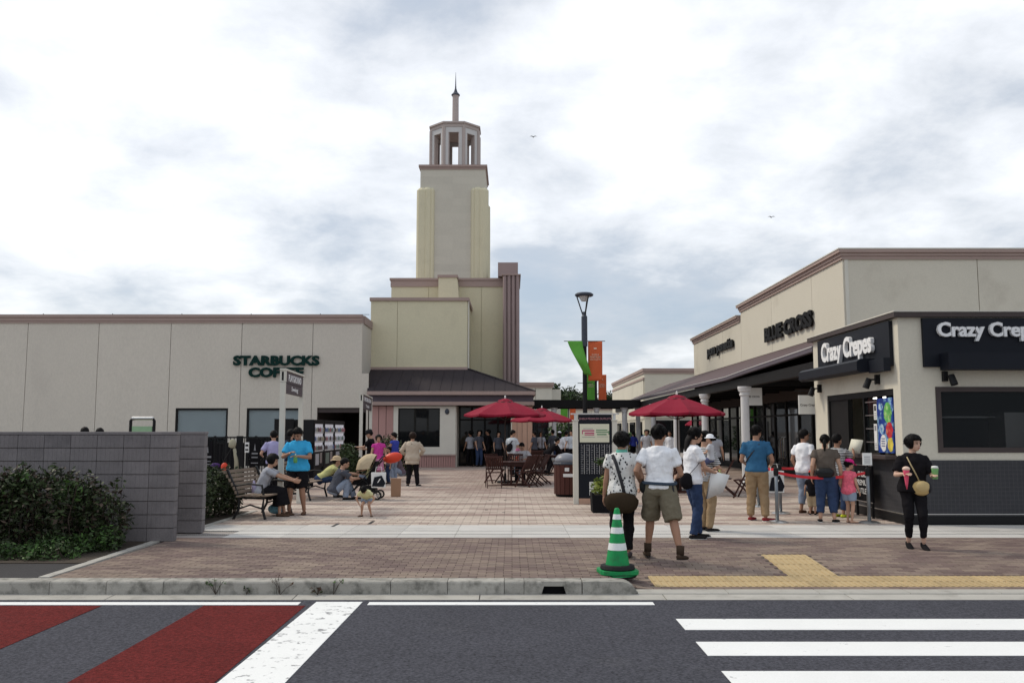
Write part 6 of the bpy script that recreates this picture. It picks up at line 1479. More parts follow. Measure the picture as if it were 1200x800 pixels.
    if hat:
        kind_, hm = hat; m = MB(); Hs = H*hs
        if kind_ in ('cap', 'sunhat', 'beanie', 'straw'):
            n = 24; rs = [(1.0, .020), (1.02, .035), (.90, .058), (.6, .072), (.2, .078)] if kind_ != 'beanie' else [(1.02, .005), (1.06, .03), (1.0, .058), (.7, .075), (.2, .082)]
            vs = []
            for q, zf in rs:
                for k in range(n): aa = 2*PI*k/n; vs.append(hp(.050*q*math.cos(aa), .062*q*math.sin(aa) - .004, zf))
            m.add(vs, [(i*n+k, i*n+(k+1) % n, (i+1)*n+(k+1) % n, (i+1)*n+k) for i in range(len(rs)-1) for k in range(n)] + [tuple((len(rs)-1)*n + k for k in range(n))])
        ho = obj('hat', m, hm, t, smooth=True)
        if kind_ == 'cap': obj('peak', MB().tube([hp(0, .050, .026), hp(0, .075, .022), hp(0, .098, .014)], [(.034*Hs, .004*Hs), (.034*Hs, .004*Hs), (.020*Hs, .004*Hs)], 12, side=HM @ S), hm, ho)
        if kind_ in ('sunhat', 'straw'):
            n = 24; vs = []
            for q, zf in ((1.0, .026), (1.55, .014), (1.55, .010), (1.0, .020)):
                for k in range(n): aa = 2*PI*k/n; vs.append(hp(.049*q*math.cos(aa), .060*q*math.sin(aa) - .004, zf))
            obj('brim', MB().add(vs, [(i*n+k, i*n+(k+1) % n, ((i+1) % 4)*n+(k+1) % n, ((i+1) % 4)*n+k) for i in range(4) for k in range(n)]), hm, ho)
    if open_collar: obj('collar', MB().tube([up(0.815), up(0.835), up(0.862)], [(.072*H*W, .052*H), (.052*H*W, .047*H), (.042*H*W, .043*H)], 16, side=S, cap=0.02), open_collar, t)
    return dict(root=t, H=H, hand=hands3, elb=elb, sh=sh, up=up, f=f, head=hc, knee=knee, ank=ank, S=S)
def wpt(p, v):      # a point of a person's frame in world space
    bpy_m = Matrix.Translation(p['root'].location) @ Matrix.Rotation(p['root'].rotation_euler.z, 4, 'Z'); return bpy_m @ v
def held(name, label, cat, p, pos, builds, rz=None):
    """a thing carried by a person: its own top-level object, laid out in the carrier's frame round the point pos"""
    w_ = wpt(p, pos); t = thing(name, label, cat, w_, p['root'].rotation_euler.z if rz is None else rz)
    for (nm, mb, mm) in builds: obj(nm, mb, mm, t, smooth=True)
    return t
def strap_pts(p, a, b, bulge=0.09):      # band over shoulder a round to hip b, front or back
    pass
dark = cloth('black_dark', (0.016, 0.015, 0.017)); blk = cloth('black', (0.012, 0.011, 0.013)); whi = cloth('white', (0.82, 0.83, 0.86)); jean = cloth('denim', (0.035, 0.055, 0.115), fine=0.25, fs=200)
jeanl = cloth('pale_denim', (0.26, 0.31, 0.40), fine=0.15, fs=200); khaki = cloth('khaki', (0.30, 0.21, 0.125)); olive = cloth('olive', (0.165, 0.145, 0.105), fine=0.12, fs=120)
def motif(n, l, vec, mth, mix, base, tcn):
    v = n.new('ShaderNodeTexVoronoi'); v.inputs['Scale'].default_value = 24; v.inputs['Randomness'].default_value = 0.8
    mp = n.new('ShaderNodeMapping'); mp.inputs['Scale'].default_value = (1.0, 1.0, 0.8); mp.inputs['Rotation'].default_value = (0.4, 0.7, 0.3); l.new(tcn.outputs['Object'], mp.inputs[0]); l.new(mp.outputs[0], v.inputs['Vector'])
    return mix(mth('LESS_THAN', v.outputs['Distance'], 0.30), base, (0.03, 0.03, 0.035))
def stripes(n, l, vec, mth, mix, base, tcn):
    s = n.new('ShaderNodeSeparateXYZ'); l.new(tcn.outputs['Object'], s.inputs[0]); return mix(mth('LESS_THAN', mth('FRACT', mth('MULTIPLY', s.outputs[2], 32.0), 0), 0.5), base, (0.03, 0.03, 0.035))
motifm = mat('cloth_motif', (0.68, 0.68, 0.66), 0.9, 0.05, 6, 0.25, 300, pat=motif); stripem = mat('cloth_striped', (0.66, 0.66, 0.66), 0.9, 0.05, 6, 0.25, 300, pat=stripes)
sh_red = cloth('shoe_red', (0.22, 0.03, 0.035)); sh_dark = cloth('shoe_dark', (0.02, 0.018, 0.018)); boot = cloth('boot_brown', (0.055, 0.038, 0.028)); flesh_shoe = cloth('sandal', (0.10, 0.06, 0.04)); brownshoe = cloth('shoe_brown', (0.11, 0.06, 0.04))
strapm = mat('strap_dark', (0.03, 0.03, 0.035), 0.7, 0.1); greyish = cloth('slate_grey', (0.075, 0.08, 0.10))

def PX(px, y): return P(px, 560, y)[0]
# -- couple seen from behind
Hm = 1.74
p = person('man seen from behind in white T-shirt, olive shorts and brown boots, walking away', 1.93, 11.75, -12, Hm, vox=0.010, lean=3,
   hands=((-0.150, 0.06, 0.565), (0.135, 0.15, 0.60)), epole=((-0.35, -1, 0), (0.25, -1, 0)), feet=((-0.100, 0.10, 0.0), (0.150, -0.135, 0.012)), fyaw=(12, -22), lift=(0, 6), skin=SK2, build=1.03, top=whi, sleeve=0.62, hem=0.525, tloose=1.03,
   bottom=olive, leg=0.49, bloose=1.22, shoes=boot, shoe_h=0.085, hair='short', head=(-22, -2), pel=(0, 0, 0.515))
U = p['up']; S = p['S']
held('waist_bag', 'dark blue waist bag on a belt over the white T-shirt of the man walking away', 'bag', p, U(0.565), [('belt', MB().tube([(0.130*Hm*math.cos(2*PI*k/24), 0.098*Hm*math.sin(2*PI*k/24), 0.006*math.sin(2*PI*k/12)) for k in range(25)], [(0.02, 0.006)]*25, 8, side=(0,0,1)), cloth('belt_navy', (0.05, 0.07, 0.10))),
   ('pouch', MB().ell((-0.205, 0.02, -0.055), (0.055, 0.12, 0.085), None, 16, 10), cloth('pouch_dark', (0.02, 0.022, 0.022))), ('strap', MB().tube([(0.17, -0.09, 0), (0.185, -0.10, -0.10), (0.175, -0.08, -0.17)], [(0.012, 0.005)]*3, 6), strapm)])
Hw = 1.62
p = person('woman seen from behind in a white patterned blouse with a teal collar and black trousers', 1.46, 11.9, -8, Hw, vox=0.010, lean=2,
   hands=((-0.150, 0.03, 0.475), (0.150, 0.10, 0.56)), epole=((-0.2, -1, 0), (0.3, -1, 0)), feet=((-0.06, -0.19, 0.055), (0.045, 0.02, 0.0)), lift=(38, 0), fyaw=(5, -4), kpole=((0, 1, 0), (0, 1, 0)), skin=SK2, build=1.0, top=motifm, sleeve=0.5, hem=0.475, tloose=1.10,
   bottom=blk, leg=0.97, bloose=1.05, shoes=cloth('shoe_grey', (0.07, 0.06, 0.065)), hair='bushy', open_collar=cloth('teal', (0.12, 0.42, 0.33)), head=(-10, 0))
U = p['up']
held('shoulder_bag', 'brown shoulder bag hanging low behind the woman in the patterned blouse', 'bag', p, V3(0.0, -0.11, 0.44*Hw), [('bag', MB().tube([(-0.21, 0.0, -0.02), (-0.14, -0.04, 0.0), (0, -0.06, 0.0), (0.13, -0.04, -0.01), (0.19, 0, -0.03)], [(0.03, 0.08), (0.06, 0.125), (0.07, 0.14), (0.06, 0.125), (0.03, 0.07)], 14, side=(0,1,0)), cloth('bag_brown', (0.04, 0.028, 0.018))),
   ('strap', MB().tube([(0.04, -0.05, 0.08), (0.0, -0.05, 0.25), (-0.07, -0.03, 0.50), (-0.12, 0.05, 0.615), (-0.13, 0.16, 0.60)], [(0.022, 0.005)]*5, 8, side=(1,0,0)), strapm)])
# -- woman in white T-shirt and jeans facing right with paper and bottle
p = person('long-haired person in white T-shirt, jeans and black sneakers, facing right with a drink', PX(811, 13.9), 13.9, -78, 1.70, vox=0.011, lean=2,
   hands=((-0.075, 0.19, 0.60), (0.085, 0.20, 0.585)), epole=((-0.6, -1, -0.4), (0.6, -1, -0.4)), feet=((-0.055, 0.075, 0.0), (0.055, -0.02, 0.0)), fyaw=(4, -10), skin=SK, top=whi, sleeve=0.62, hem=0.49, tloose=1.08, bottom=jean, leg=1.0, bloose=1.06, shoes=sh_dark, hair='long', head=(-6, 14), build=1.0)
Hn = 1.70
held('shoulder_bag', 'small black bag on a thin strap across the white T-shirt of the person in jeans', 'bag', p, V3(0.05, -0.12, 0.56*Hn), [('bag', MB().ell((0.09, -0.03, -0.07), (0.06, 0.11, 0.13), None, 14, 10), blk), ('strap', MB().tube([(0.10, 0.0, 0.02), (0.19, 0.10, 0.16), (0.10, 0.23, 0.28), (-0.08, 0.24, 0.40), (-0.14, 0.12, 0.455)], [(0.012, 0.004)]*5, 6), strapm)])
held('drink_bottle', 'small bottle of yellow green drink held by the person in jeans', 'drink', p, p['hand'][1] + V3(-0.01, 0.06, -0.03), [('bottle', MB().lathe([(0.028, -0.10), (0.034, -0.08), (0.034, 0.03), (0.014, 0.06), (0.014, 0.085)], 12), mat('drink_green', (0.30, 0.42, 0.08), 0.2, 0.1))])
held('paper_bag', 'large flat white paper bag tilted under the arm of the person in jeans', 'bag', p, V3(0.14, 0.33, 0.475*Hn), [('bag', MB().add([(-.03,-.16,-.20),(-.03,.10,-.10),(-.03,.22,.16),(-.03,-.06,.22),(.03,-.16,-.20),(.03,.10,-.10),(.03,.22,.16),(.03,-.06,.22)], [(0,1,2,3),(7,6,5,4),(0,4,5,1),(1,5,6,2),(2,6,7,3),(3,7,4,0)]), M['paper'])])
# -- man with toddler
p = person('person in a striped shirt and khaki trousers carrying a toddler, behind the one in jeans', PX(826, 14.9), 14.9, -60, 1.64, vox=0.012, hands=((-0.05, 0.15, 0.62), (0.07, 0.17, 0.60)), epole=((-0.8, -1, 0), (0.8, -1, 0)), feet=((-0.06, 0.02, 0), (0.06, -0.01, 0)), top=stripem, sleeve=0.85, hem=0.5, bottom=khaki, leg=1.0, bloose=1.08, shoes=sh_dark, hair='short', head=(0, 8))
pt = person('toddler in a round white sunhat carried by the person in the striped shirt', PX(833, 14.65), 14.62, 60, 0.78, z=0.80, vox=0.013, child=True, pel=(0, 0, 0.50), hands=((-0.15, 0.18, 0.62), (0.15, 0.18, 0.62)), feet=((-0.12, 0.16, 0.12), (0.12, 0.16, 0.12)), top=cloth('pale_grey', (0.5, 0.5, 0.52)), sleeve=0.6, bottom=cloth('navy_white', (0.10, 0.11, 0.2)), leg=0.5, hair='short', hat=('sunhat', whi))
# -- man in blue T-shirt, khaki trousers, red shoes
Hb = 1.745
p = person('man seen from behind in a blue T-shirt, khaki trousers and red shoes at the queue', PX(887, 16.6), 16.6, -18, Hb, vox=0.012, lean=1, hands=((-0.135, 0.14, 0.60), (0.145, 0.13, 0.585)), epole=((-0.2, -1, 0), (0.25, -1, 0)), feet=((-0.075, 0.02, 0), (0.08, -0.02, 0)), fyaw=(-20, -60), skin=SK2, build=1.10, top=cloth('blue', (0.035, 0.115, 0.22)), sleeve=0.6, hem=0.515,
   tloose=1.0, bottom=khaki, leg=0.97, bloose=1.12, shoes=sh_red, hair='short', head=(-28, 4))
held('cross_strap', 'dark cross strap over the back of the man in the blue T-shirt', 'strap', p, p['up'](0.80), [('strap', MB().tube([(0.09, 0.02, 0.045), (0.06, -0.10, 0.01), (-0.04, -0.128, -0.12), (-0.14, -0.115, -0.25), (-0.19, -0.02, -0.33)], [(0.014, 0.005)]*5, 6), strapm)])
w_ = wpt(p, p['hand'][1]); shopbag('white and navy shopping bag held by the man in the blue T-shirt', w_.x + 0.06, w_.y + 0.02, w_.z - 0.52, 0.34, 0.40, 0.12, M['paper'], M['signnavy'], 0.3)
# -- queue
p = person('person in a white T-shirt and pale jeans at the back of the queue', PX(943, 18.1), 18.1, -50, 1.67, vox=0.014, hands=((-0.14, 0.06, 0.52), (0.145, 0.03, 0.50)), feet=((-0.06, 0, 0), (0.06, 0.02, 0)), top=whi, sleeve=0.6, hem=0.49, tloose=1.08, bottom=jeanl, leg=0.86, bloose=1.15, shoes=brownshoe, hair='short', head=(-20, 0), skin=SK2)
person('small child in a red cap, black shirt and beige shorts standing in the queue', PX(951, 17.75), 17.75, -20, 0.84, vox=0.013, child=True, top=blk, sleeve=0.6, hem=0.44, tloose=1.15, bottom=cloth('beige_short', (0.45, 0.36, 0.24)), leg=0.7, bloose=1.4, shoes=sh_dark, hair='short', hat=('cap', cloth('red', (0.5, 0.04, 0.035))), head=(0, 10), hands=((-0.17, 0.05, 0.5), (0.17, 0.05, 0.5)))
Hq = 1.58
p = person('woman with a ponytail in a grey-brown T-shirt and rolled-up jeans, seen from behind', PX(968, 16.35), 16.35, -14, Hq, vox=0.012, hands=((-0.155, 0.0, 0.51), (0.17, 0.02, 0.50)), feet=((-0.075, 0.0, 0), (0.075, -0.02, 0)), fyaw=(2, -28), build=1.1, top=cloth('taupe', (0.115, 0.095, 0.08)), sleeve=0.45, hem=0.52, tloose=1.05, bottom=jean, leg=0.86, bloose=1.22, shoes=sh_dark, hair='pony', head=(-8, 0))
held('waist_bag', 'black waist bag across the back of the woman with the ponytail', 'bag', p, V3(-0.03, -0.12, 0.565*Hq), [('bag', MB().tube([(-0.15, 0.0, 0), (-0.1, -0.03, 0), (0.1, -0.03, 0), (0.15, 0, 0)], [(0.03, 0.05), (0.045, 0.085), (0.045, 0.085), (0.03, 0.05)], 12, side=(0,1,0)), mat('leather_black', (0.012, 0.012, 0.013), 0.3, 0.1))])
p = person('person in a white striped shirt and neon shoes reaching a paper to the kiosk counter', PX(982, 17.3), 17.3, -50, 1.58, vox=0.013, hands=((-0.15, 0.03, 0.5), (0.07, 0.26, 0.79)), epole=((-0.6, -1, 0), (0.6, -0.5, -1)), top=stripem, sleeve=0.7, hem=0.5, bottom=jean, leg=0.9, bloose=1.1, shoes=cloth('neon', (0.55, 0.62, 0.04)), hair='short', head=(-8, 0), skin=SK2)
held('menu_sheet', 'pale menu sheet held up at the kiosk counter', 'paper', p, p['hand'][1] + V3(0, 0.08, 0.06), [('sheet', MB().add([(-.12,-.08,-.08),(.12,-.06,-.10),(.14,.06,.16),(-.10,.04,.18),(-.12,-.076,-.08),(.12,-.056,-.10),(.14,.064,.16),(-.10,.044,.18)], [(0,1,2,3),(7,6,5,4),(0,4,5,1),(1,5,6,2),(2,6,7,3),(3,7,4,0)]), mat('sheet_cream', (0.68, 0.66, 0.55), 0.7, 0.06))])
pinkc = mat('cloth_pink', (0.70, 0.13, 0.19), 0.9, 0.35, 25)
person('small child in a pink top, blue shorts and bright pink cap beside the queue post', PX(994, 16.25), 16.25, -50, 1.10, vox=0.012, child=True, hands=((-0.13, 0.05, 0.52), (0.14, 0.08, 0.50)), feet=((-0.05, 0.03, 0), (0.055, -0.03, 0)), fyaw=(-5, -35), top=pinkc, sleeve=0.35, hem=0.47, tloose=1.12, bottom=jeanl, leg=0.33, bloose=1.2, shoes=None, hair='short', hat=('cap', cloth('magenta', (0.62, 0.03, 0.20))), head=(-25, 12), skin=SK)
# -- woman in black
Hk = 1.58
p = person('woman all in black with a bob haircut, holding a pink cone and a green cup', PX(1069, 12.75), 12.75, 168, Hk, vox=0.010, slean=-2, hands=((-0.145, 0.17, 0.655), (0.10, 0.19, 0.665)), epole=((-0.45, -0.8, -1), (0.7, -0.6, -1)), feet=((-0.06, 0.06, 0.012), (0.05, -0.02, 0.012)), fyaw=(6, 2), lift=(16, 16), skin=SK3,
   build=0.93, top=blk, sleeve=0.80, hem=0.50, tloose=1.28, bottom=blk, leg=0.90, bloose=1.0, taper=0.80, shoes=cloth('heels', (0.014, 0.013, 0.014)), hair='bob', head=(38, 4))
U = p['up']
held('collar_skin', 'x', 'x', p, U(0.80), []) if False else None
held('handbag', 'small beige round bag on a long strap at the hip of the woman in black', 'bag', p, V3(-0.085, 0.135, 0.535*Hk), [('bag', MB().ell((0, 0.0, 0), (0.125, 0.05, 0.105), None, 18, 12), cloth('bag_beige', (0.52, 0.38, 0.17))), ('flap', MB().ell((-0.015, 0.022, 0.02), (0.10, 0.04, 0.08), None, 16, 10), cloth('bag_beige_flap', (0.60, 0.46, 0.23))),
   ('side', MB().ell((-0.10, 0.0, 0.01), (0.04, 0.045, 0.08), None, 12, 8), strapm), ('strap', MB().tube([(0.02, 0.0, 0.09), (0.07, 0.025, 0.20), (0.13, 0.02, 0.33), (0.16, -0.05, 0.43), (0.15, -0.13, 0.475), (0.13, -0.2, 0.44)], [(0.009, 0.005)]*6, 6), mat('strap_gold', (0.45, 0.36, 0.2), 0.5, 0.05))])
held('crepe', 'pink wrapped crepe cone in the right hand of the woman in black', 'food', p, p['hand'][1] + V3(-0.01, 0.045, 0.0), [('wrapper', MB().lathe([(0.006, -0.21), (0.02, -0.13), (0.038, 0.02), (0.045, 0.07)], 12), mat('wrap_pink', (0.72, 0.09, 0.17), 0.6, 0.08)), ('filling', MB().ell((0, 0, 0.07), (0.052, 0.05, 0.035), None, 12, 8), mat('cream_food', (0.75, 0.55, 0.45), 0.6, 0.2, 20))])
held('drink_cup', 'green drink cup in the raised left hand of the woman in black', 'drink', p, p['hand'][0] + V3(0.0, 0.05, 0.04), [('cup', MB().lathe([(0.034, -0.09), (0.046, 0.05), (0.048, 0.055)], 14), mat('drink_mint', (0.22, 0.50, 0.20), 0.25, 0.1)), ('lid', MB().lathe([(0.048, 0.056), (0.04, 0.085), (0.012, 0.09)], 14), M['white'])])
# -- bench group on the left
p = person('person in a grey T-shirt with a black carrier harness sitting on the near bench', -4.86, 17.45, -82, 1.62, vox=0.013, pel=(0, -0.03, 0.285), lean=22, feet=((-0.06, 0.26, 0), (0.06, 0.22, 0)), hands=((-0.06, 0.40, 0.42), (0.07, 0.43, 0.40)), epole=((-0.6, -0.3, -1), (0.6, -0.3, -1)), top=cloth('ash', (0.36, 0.37, 0.41)), sleeve=0.62, hem=0.50, bottom=blk, kind='skirt', leg=0.62, bloose=1.0, shoes=flesh_shoe, hair='bob', head=(-8, 10), tloose=1.05)
held('baby_carrier', 'black carrier harness over the shoulders of the person on the near bench', 'harness', p, p['up'](0.66), [('strap', MB().tube([(0.10, -0.10, -0.16), (0.10, -0.05, 0.05), (0.10, 0.03, 0.24), (0.10, 0.16, 0.22), (0.10, 0.16, 0.0), (0.08, 0.06, -0.16)], [(0.022, 0.008)]*6, 8), strapm), ('strap', MB().tube([(-0.10, -0.10, -0.16), (-0.10, -0.05, 0.05), (-0.10, 0.03, 0.24), (-0.10, 0.16, 0.22), (-0.10, 0.16, 0.0)], [(0.022, 0.008)]*5, 8), strapm), ('waist_band', MB().tube([(0.16*math.cos(2*PI*k/20), -0.03 + 0.13*math.sin(2*PI*k/20), -0.20) for k in range(21)], [(0.03, 0.006)]*21, 6, side=(0,0,1)), strapm)])
bx2 = PX(296, 17.2); t = thing('water_bottle', 'small lilac bottle standing on the near bench beside the seated person', 'bottle', (bx2, 17.3, 0.455)); obj('bottle', MB().lathe([(0.04, 0), (0.04, 0.17), (0.02, 0.21), (0.02, 0.24)], 12), mat('lilac_plastic', (0.42, 0.38, 0.55), 0.3, 0.1), t, smooth=True)
t = thing('cloth_bag', 'light blue bag lying under the near bench', 'bag', (PX(322, 17.6), 17.75, 0)); obj('bag', MB().ell((0,0,0.12), (0.16, 0.12, 0.10), None, 16, 10), mat('sky_cloth', (0.20, 0.42, 0.52), 0.8, 0.15), t, smooth=True)
p = person('man in a bright blue T-shirt and black shorts looking down at a drink', PX(349, 17.9), 17.9, 172, 1.73, vox=0.012, lean=1, build=1.1, hands=((-0.055, 0.155, 0.665), (0.035, 0.165, 0.70)), epole=((-1, -0.5, -0.6), (1, -0.5, -0.6)), feet=((-0.085, 0.0, 0), (0.09, 0.02, 0)), fyaw=(14, -14), skin=SK2, top=cloth('bright_blue', (0.05, 0.38, 0.68)), sleeve=0.68, hem=0.50, tloose=1.14, bottom=blk, leg=0.46, bloose=1.12, shoes=brownshoe, hair='short', head=(4, 32))
held('drink_bottle', 'small green drink pouch in the hands of the man in bright blue', 'drink', p, p['hand'][0] + V3(0.03, 0.05, -0.05), [('pouch', MB().lathe([(0.03, -0.08), (0.04, -0.05), (0.038, 0.04), (0.012, 0.07)], 12), mat('pouch_green', (0.12, 0.33, 0.10), 0.35, 0.2)), ('cap', MB().lathe([(0.014, 0.07), (0.014, 0.10)], 8), M['white'])])
p = person('person in a lilac shirt leaning at the terrace fence, back to us', PX(320, 22.4), 22.4, 20, 1.66, vox=0.015, lean=10, hands=((-0.16, 0.14, 0.62), (0.15, 0.12, 0.60)), top=cloth('lilac', (0.36, 0.34, 0.55)), sleeve=0.7, hem=0.5, bottom=blk, leg=1.0, shoes=sh_dark, hair='short')
person('person in dark clothes behind the way sign posts, mostly hidden by the bright blue T-shirt', PX(337, 23.2), 23.4, -20, 1.68, vox=0.016, top=cloth('ink', (0.05, 0.06, 0.10)), sleeve=0.7, bottom=blk, shoes=sh_dark, hair='short')
person('man in a navy T-shirt and pale jeans crouching on the ground by the second bench', PX(391, 21.5), 21.5, -70, 1.70, vox=0.014, pel=(0, 0, 0.135), lean=22, feet=((-0.07, 0.30, 0), (0.07, 0.16, 0)), hands=((-0.04, 0.42, 0.34), (0.06, 0.36, 0.30)), kpole=((0, 0.3, 1), (0, 0.3, 1)), epole=((-1, 0, -0.5), (1, 0, -0.5)), top=greyish, sleeve=0.7, hem=0.5, tloose=1.08, bottom=jeanl, leg=1.0, bloose=1.15, shoes=sh_dark, hair='short', head=(0, 14), build=1.06)
person('person in a yellow shirt, jeans and straw hat bending forward on the second bench', PX(378, 22.2)-0.05, 22.3, -75, 1.60, vox=0.014, pel=(0, -0.03, 0.285), lean=52, feet=((-0.06, 0.26, 0), (0.06, 0.22, 0)), hands=((-0.05, 0.46, 0.26), (0.07, 0.44, 0.26)), epole=((-0.6, 0, -1), (0.6, 0, -1)), top=cloth('yellow', (0.50, 0.49, 0.22)), sleeve=0.6, bottom=jean, leg=1.0, shoes=sh_dark, hair='short', hat=('straw', cloth('straw', (0.52, 0.40, 0.26))), head=(0, -14), hem=0.54)
person('toddler in a pale yellow top bending down to touch the pavement', PX(430, 17.4), 17.4, 175, 0.86, vox=0.012, child=True, pel=(0, -0.10, 0.42), lean=62, feet=((-0.11, 0.0, 0), (0.11, 0.0, 0)), fyaw=(25, -25), hands=((-0.13, 0.14, 0.30), (0.13, 0.14, 0.28)), epole=((-1, 0, 0), (1, 0, 0)), top=cloth('lemon', (0.60, 0.58, 0.32)), sleeve=0.55, hem=0.44, tloose=1.35, bottom=jeanl, leg=0.32, bloose=1.2, shoes=flesh_shoe, hair='short', head=(0, 60))
person('toddler sitting in the stroller under the beige hood', stx + 0.0, sty, 90, 0.80, z=0.26, vox=0.014, child=True, pel=(0, -0.05, 0.34), lean=-15, feet=((-0.08, 0.30, 0.12), (0.08, 0.30, 0.12)), hands=((-0.14, 0.26, 0.50), (0.14, 0.28, 0.56)), top=cloth('lemon', (0,0,0)), sleeve=0.5, bottom=jeanl, leg=0.5, shoes=flesh_shoe, hair='short')
# -- people near the tower building
p = person('woman seen from behind in a long beige cardigan and black trousers standing alone', PX(483, 26.9), 26.9, 4, 1.60, vox=0.014, build=1.1, hands=((-0.13, 0.10, 0.56), (0.13, 0.10, 0.56)), epole=((-1, -0.4, 0), (1, -0.4, 0)), feet=((-0.075, 0.0, 0), (0.10, 0.03, 0)), fyaw=(10, -30), top=cloth('oat', (0.50, 0.42, 0.33)), sleeve=1.7, hem=0.42, tloose=1.22, bottom=blk, leg=1.0, shoes=sh_dark, hair='bushy', hairm=HAIRB)
held('collar_top', 'black scarf collar at the neck of the woman in the beige cardigan', 'scarf', p, p['up'](0.80), [('scarf', MB().tube([(-0.075,-0.03,0.04), (-0.05,-0.095,0.01), (0,-0.115,-0.03), (0.05,-0.095,0.01), (0.075,-0.03,0.04)], [(0.03, 0.012)]*5, 8), blk)])
p = person('person in black with a dark knitted hat looking at a phone', PX(434, 28.2), 28.2, 85, 1.68, vox=0.016, hands=((-0.02, 0.26, 0.68), (0.09, 0.20, 0.64)), epole=((0, -0.5, -1), (0, -0.5, -1)), top=blk, sleeve=0.7, bottom=blk, shoes=sh_dark, hair='short', hat=('beanie', cloth('knit_dark', (0.02, 0.02, 0.022))), head=(0, 20))
held('mobile_phone', 'white phone held up by the person in the dark knitted hat', 'phone', p, p['hand'][0] + V3(0, 0.10, 0.02), [('phone', MB().box(-0.035, 0.035, -0.07, 0.07, 0.0, 0.012), M['paper'])])
person('girl in a bright pink and black top behind the stroller, facing us', PX(443, 27.6), 27.6, 190, 1.52, vox=0.016, top=mat('cloth_pink_hot', (0.55, 0.05, 0.30), 0.9, 0.3, 20), sleeve=0.3, hands=((-0.14, 0.10, 0.54), (0.14, 0.12, 0.52)), bottom=cloth('pink_skirt', (0.50, 0.22, 0.33)), kind='skirt', leg=-0.2, shoes=sh_dark, hair='bob')
person('small dark-haired child between the pink top and the blue top', PX(455.5, 28.2), 28.2, 120, 1.12, vox=0.016, child=True, top=cloth('grey_mix', (0.12, 0.12, 0.15)), sleeve=0.7, bottom=jean, shoes=sh_dark, hair='short')
person('person in a sleeveless royal blue top and jeans standing beside the stroller group', PX(462, 28.9), 28.9, 60, 1.60, vox=0.016, top=cloth('royal', (0.05, 0.07, 0.36)), sleeve=0.12, hands=((-0.10, 0.20, 0.63), (0.10, 0.20, 0.63)), epole=((-0.5, -1, -1), (0.5, -1, -1)), bottom=jeanl, shoes=cloth('shoe_white', (0.5, 0.5, 0.5)), hair='short', head=(20, 10))
person('person in pale jeans sitting low on the ground left of the cardigan woman', PX(471, 30.0), 30.0, 100, 1.62, vox=0.016, pel=(0, 0, 0.16), lean=20, feet=((-0.10, 0.32, 0), (0.10, 0.30, 0)), kpole=((0, 0.2, 1), (0, 0.2, 1)), hands=((-0.05, 0.30, 0.34), (0.08, 0.30, 0.34)), top=cloth('mottled', (0.15, 0.11, 0.13)), sleeve=0.7, bottom=jeanl, shoes=cloth('shoe_white', (0,0,0)), hair='short')
p = person('man in a pale shirt with a dark sling bag by the tan boards', PX(600, 32.5), 32.5, -30, 1.68, vox=0.016, top=cloth('pale_blue', (0.52, 0.56, 0.60)), sleeve=0.7, hands=((-0.15, 0.06, 0.50), (0.13, 0.17, 0.60)), bottom=blk, shoes=sh_dark, hair='short', head=(-40, 10), feet=((-0.06, 0.08, 0), (0.06, -0.06, 0)))
held('sling_bag', 'dark sling bag on the back of the man in the pale shirt', 'bag', p, p['up'](0.66), [('bag', MB().ell((-0.02, -0.16, -0.06), (0.13, 0.06, 0.17), Matrix.Rotation(0.5, 3, 'Y'), 14, 10), blk), ('strap', MB().tube([(-0.10, -0.15, -0.1), (0.03, -0.15, 0.12), (0.12, -0.04, 0.27)], [(0.022, 0.006)]*3, 6), strapm)])
person('small child in a pink hat and red-orange top beside the wooden table', PX(607, 29.6), 29.6, 150, 1.04, vox=0.016, child=True, top=cloth('coral', (0.58, 0.11, 0.06)), sleeve=0.3, bottom=jeanl, hair='short', hat=('sunhat', cloth('pink_hat', (0.65, 0.22, 0.36))), shoes=sh_dark)
person('man in a pale grey shirt sitting behind the wooden table', PX(614, 29.2), 29.2, 160, 1.68, vox=0.016, pel=(0, 0, 0.30), lean=14, feet=((-0.08, 0.22, 0), (0.08, 0.22, 0)), hands=((-0.08, 0.25, 0.44), (0.08, 0.25, 0.44)), epole=((-1, -0.5, 0), (1, -0.5, 0)), top=cloth('pale_grey', (0,0,0)), sleeve=0.7, bottom=blk, shoes=sh_dark, hair='short', head=(0, 30))
person('person in black leaning over a chair under the middle parasol', PX(641, 33.5), 33.5, -70, 1.62, vox=0.018, pel=(0, 0, 0.50), lean=48, hands=((-0.06, 0.42, 0.46), (0.08, 0.42, 0.46)), top=blk, sleeve=1.6, bottom=blk, shoes=sh_dark, hair='short')
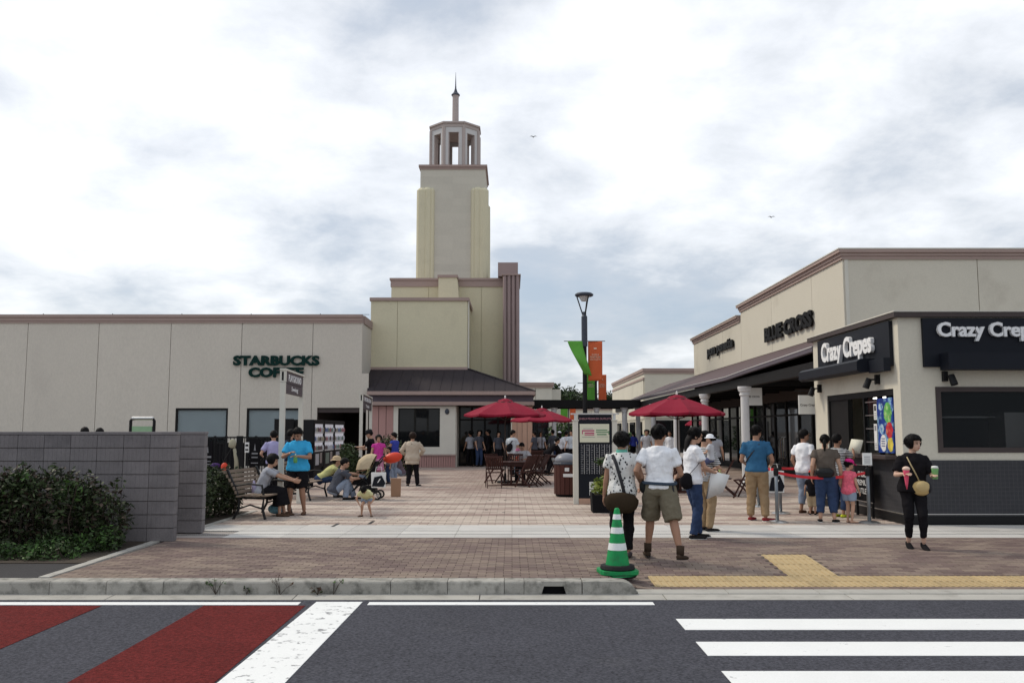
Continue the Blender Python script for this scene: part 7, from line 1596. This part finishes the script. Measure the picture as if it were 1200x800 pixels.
# -- people on the far plaza and in the arcade
far = [(656, 42, 10, 'white', 'blk', 'person in white with a white cap, far off right of the pale column', ('cap', whi)),
 (664, 43, -20, 'white', 'blk', 'person in a white shirt far off beside the one with the white cap', None),
 (670, 41, 160, 'pale_blue', 'blk', 'person in a pale blue top far down the plaza, next to the map board', None),
 (648, 46, 30, 'slate_grey', 'denim', 'person in grey far down the plaza under the second parasol', None),
 (634, 44, 200, 'ash', 'black', 'person in ash grey standing in shade by the tower building corner', None),
 (626.5, 40, 60, 'slate_grey', 'black', 'dark-clothed person close to the tan board corner', None),
 (752, 60, 10, 'blue', 'denim', 'person in blue far beyond the hedge on the right', None),
 (758, 40, 190, 'pale_grey', 'denim', 'person in pale grey far behind the couple, left of the right parasol pole', None),
 (781, 44, -40, 'motif', 'denim', 'person in a patterned top far behind the man in white', None),
 (786, 41, 150, 'white', 'black', 'person in white far behind, half hidden by the man in white', None),
 (838, 27.5, -20, 'ash', 'black', 'person in an ash grey top and black shorts walking in the covered walk', None),
 (760, 46, 20, 'white', 'black', 'person in white and black far behind the woman in the patterned blouse', None),
 (743, 50, 40, 'royal', 'black', 'person in dark blue far behind the map board', None)]
far += [(551, 41.9, 30, 'ash', 'black', 'leftmost dim figure standing in the glazed corner under the eaves', None), (561, 41.6, -150, 'slate_grey', 'denim', 'second dim figure from the left in the glazed corner', None), (572, 42.0, 80, 'black', 'black', 'black-clothed figure in the glazed corner under the eaves', None), (584, 41.7, 200, 'slate_grey', 'black', 'dim figure in the glazed corner nearest the tan boards', None)]
for k, (px, y, fc, tm, bm_, lb, ht_) in enumerate(far):
    person(lb, PX(px, y), y, fc, 1.62 + 0.03*(k % 4), vox=0.022, top=MATS['cloth_' + tm] if 'cloth_' + tm in MATS else whi, sleeve=0.6 if k % 3 else 1.6, bottom=MATS.get('cloth_' + bm_, blk), leg=1.0 if k % 4 else 0.5, shoes=sh_dark, hair='short' if k % 2 else 'long', hat=ht_,
           feet=((-0.06, 0.09*(k % 2), 0), (0.06, -0.09*(k % 2), 0)), hands=((-0.15, 0.08, 0.5), (0.15, -0.04 + 0.1*(k % 3), 0.5)), group='people far down the plaza', skin=SK2 if k % 2 else SK)
for (px, y, lb, ht_) in ((99.5, 20.0, 'left-hand person behind the block wall, only dark hair showing above it', 1.625), (117, 20.0, 'right-hand person behind the block wall, just the crown of the head showing', 1.605)):
    person(lb, P(px, 503, y)[0], y, 30, ht_, z=0.10, vox=0.016, top=blk, bottom=blk, shoes=sh_dark, hair='short')
# shoppers and displays inside the glazed corner
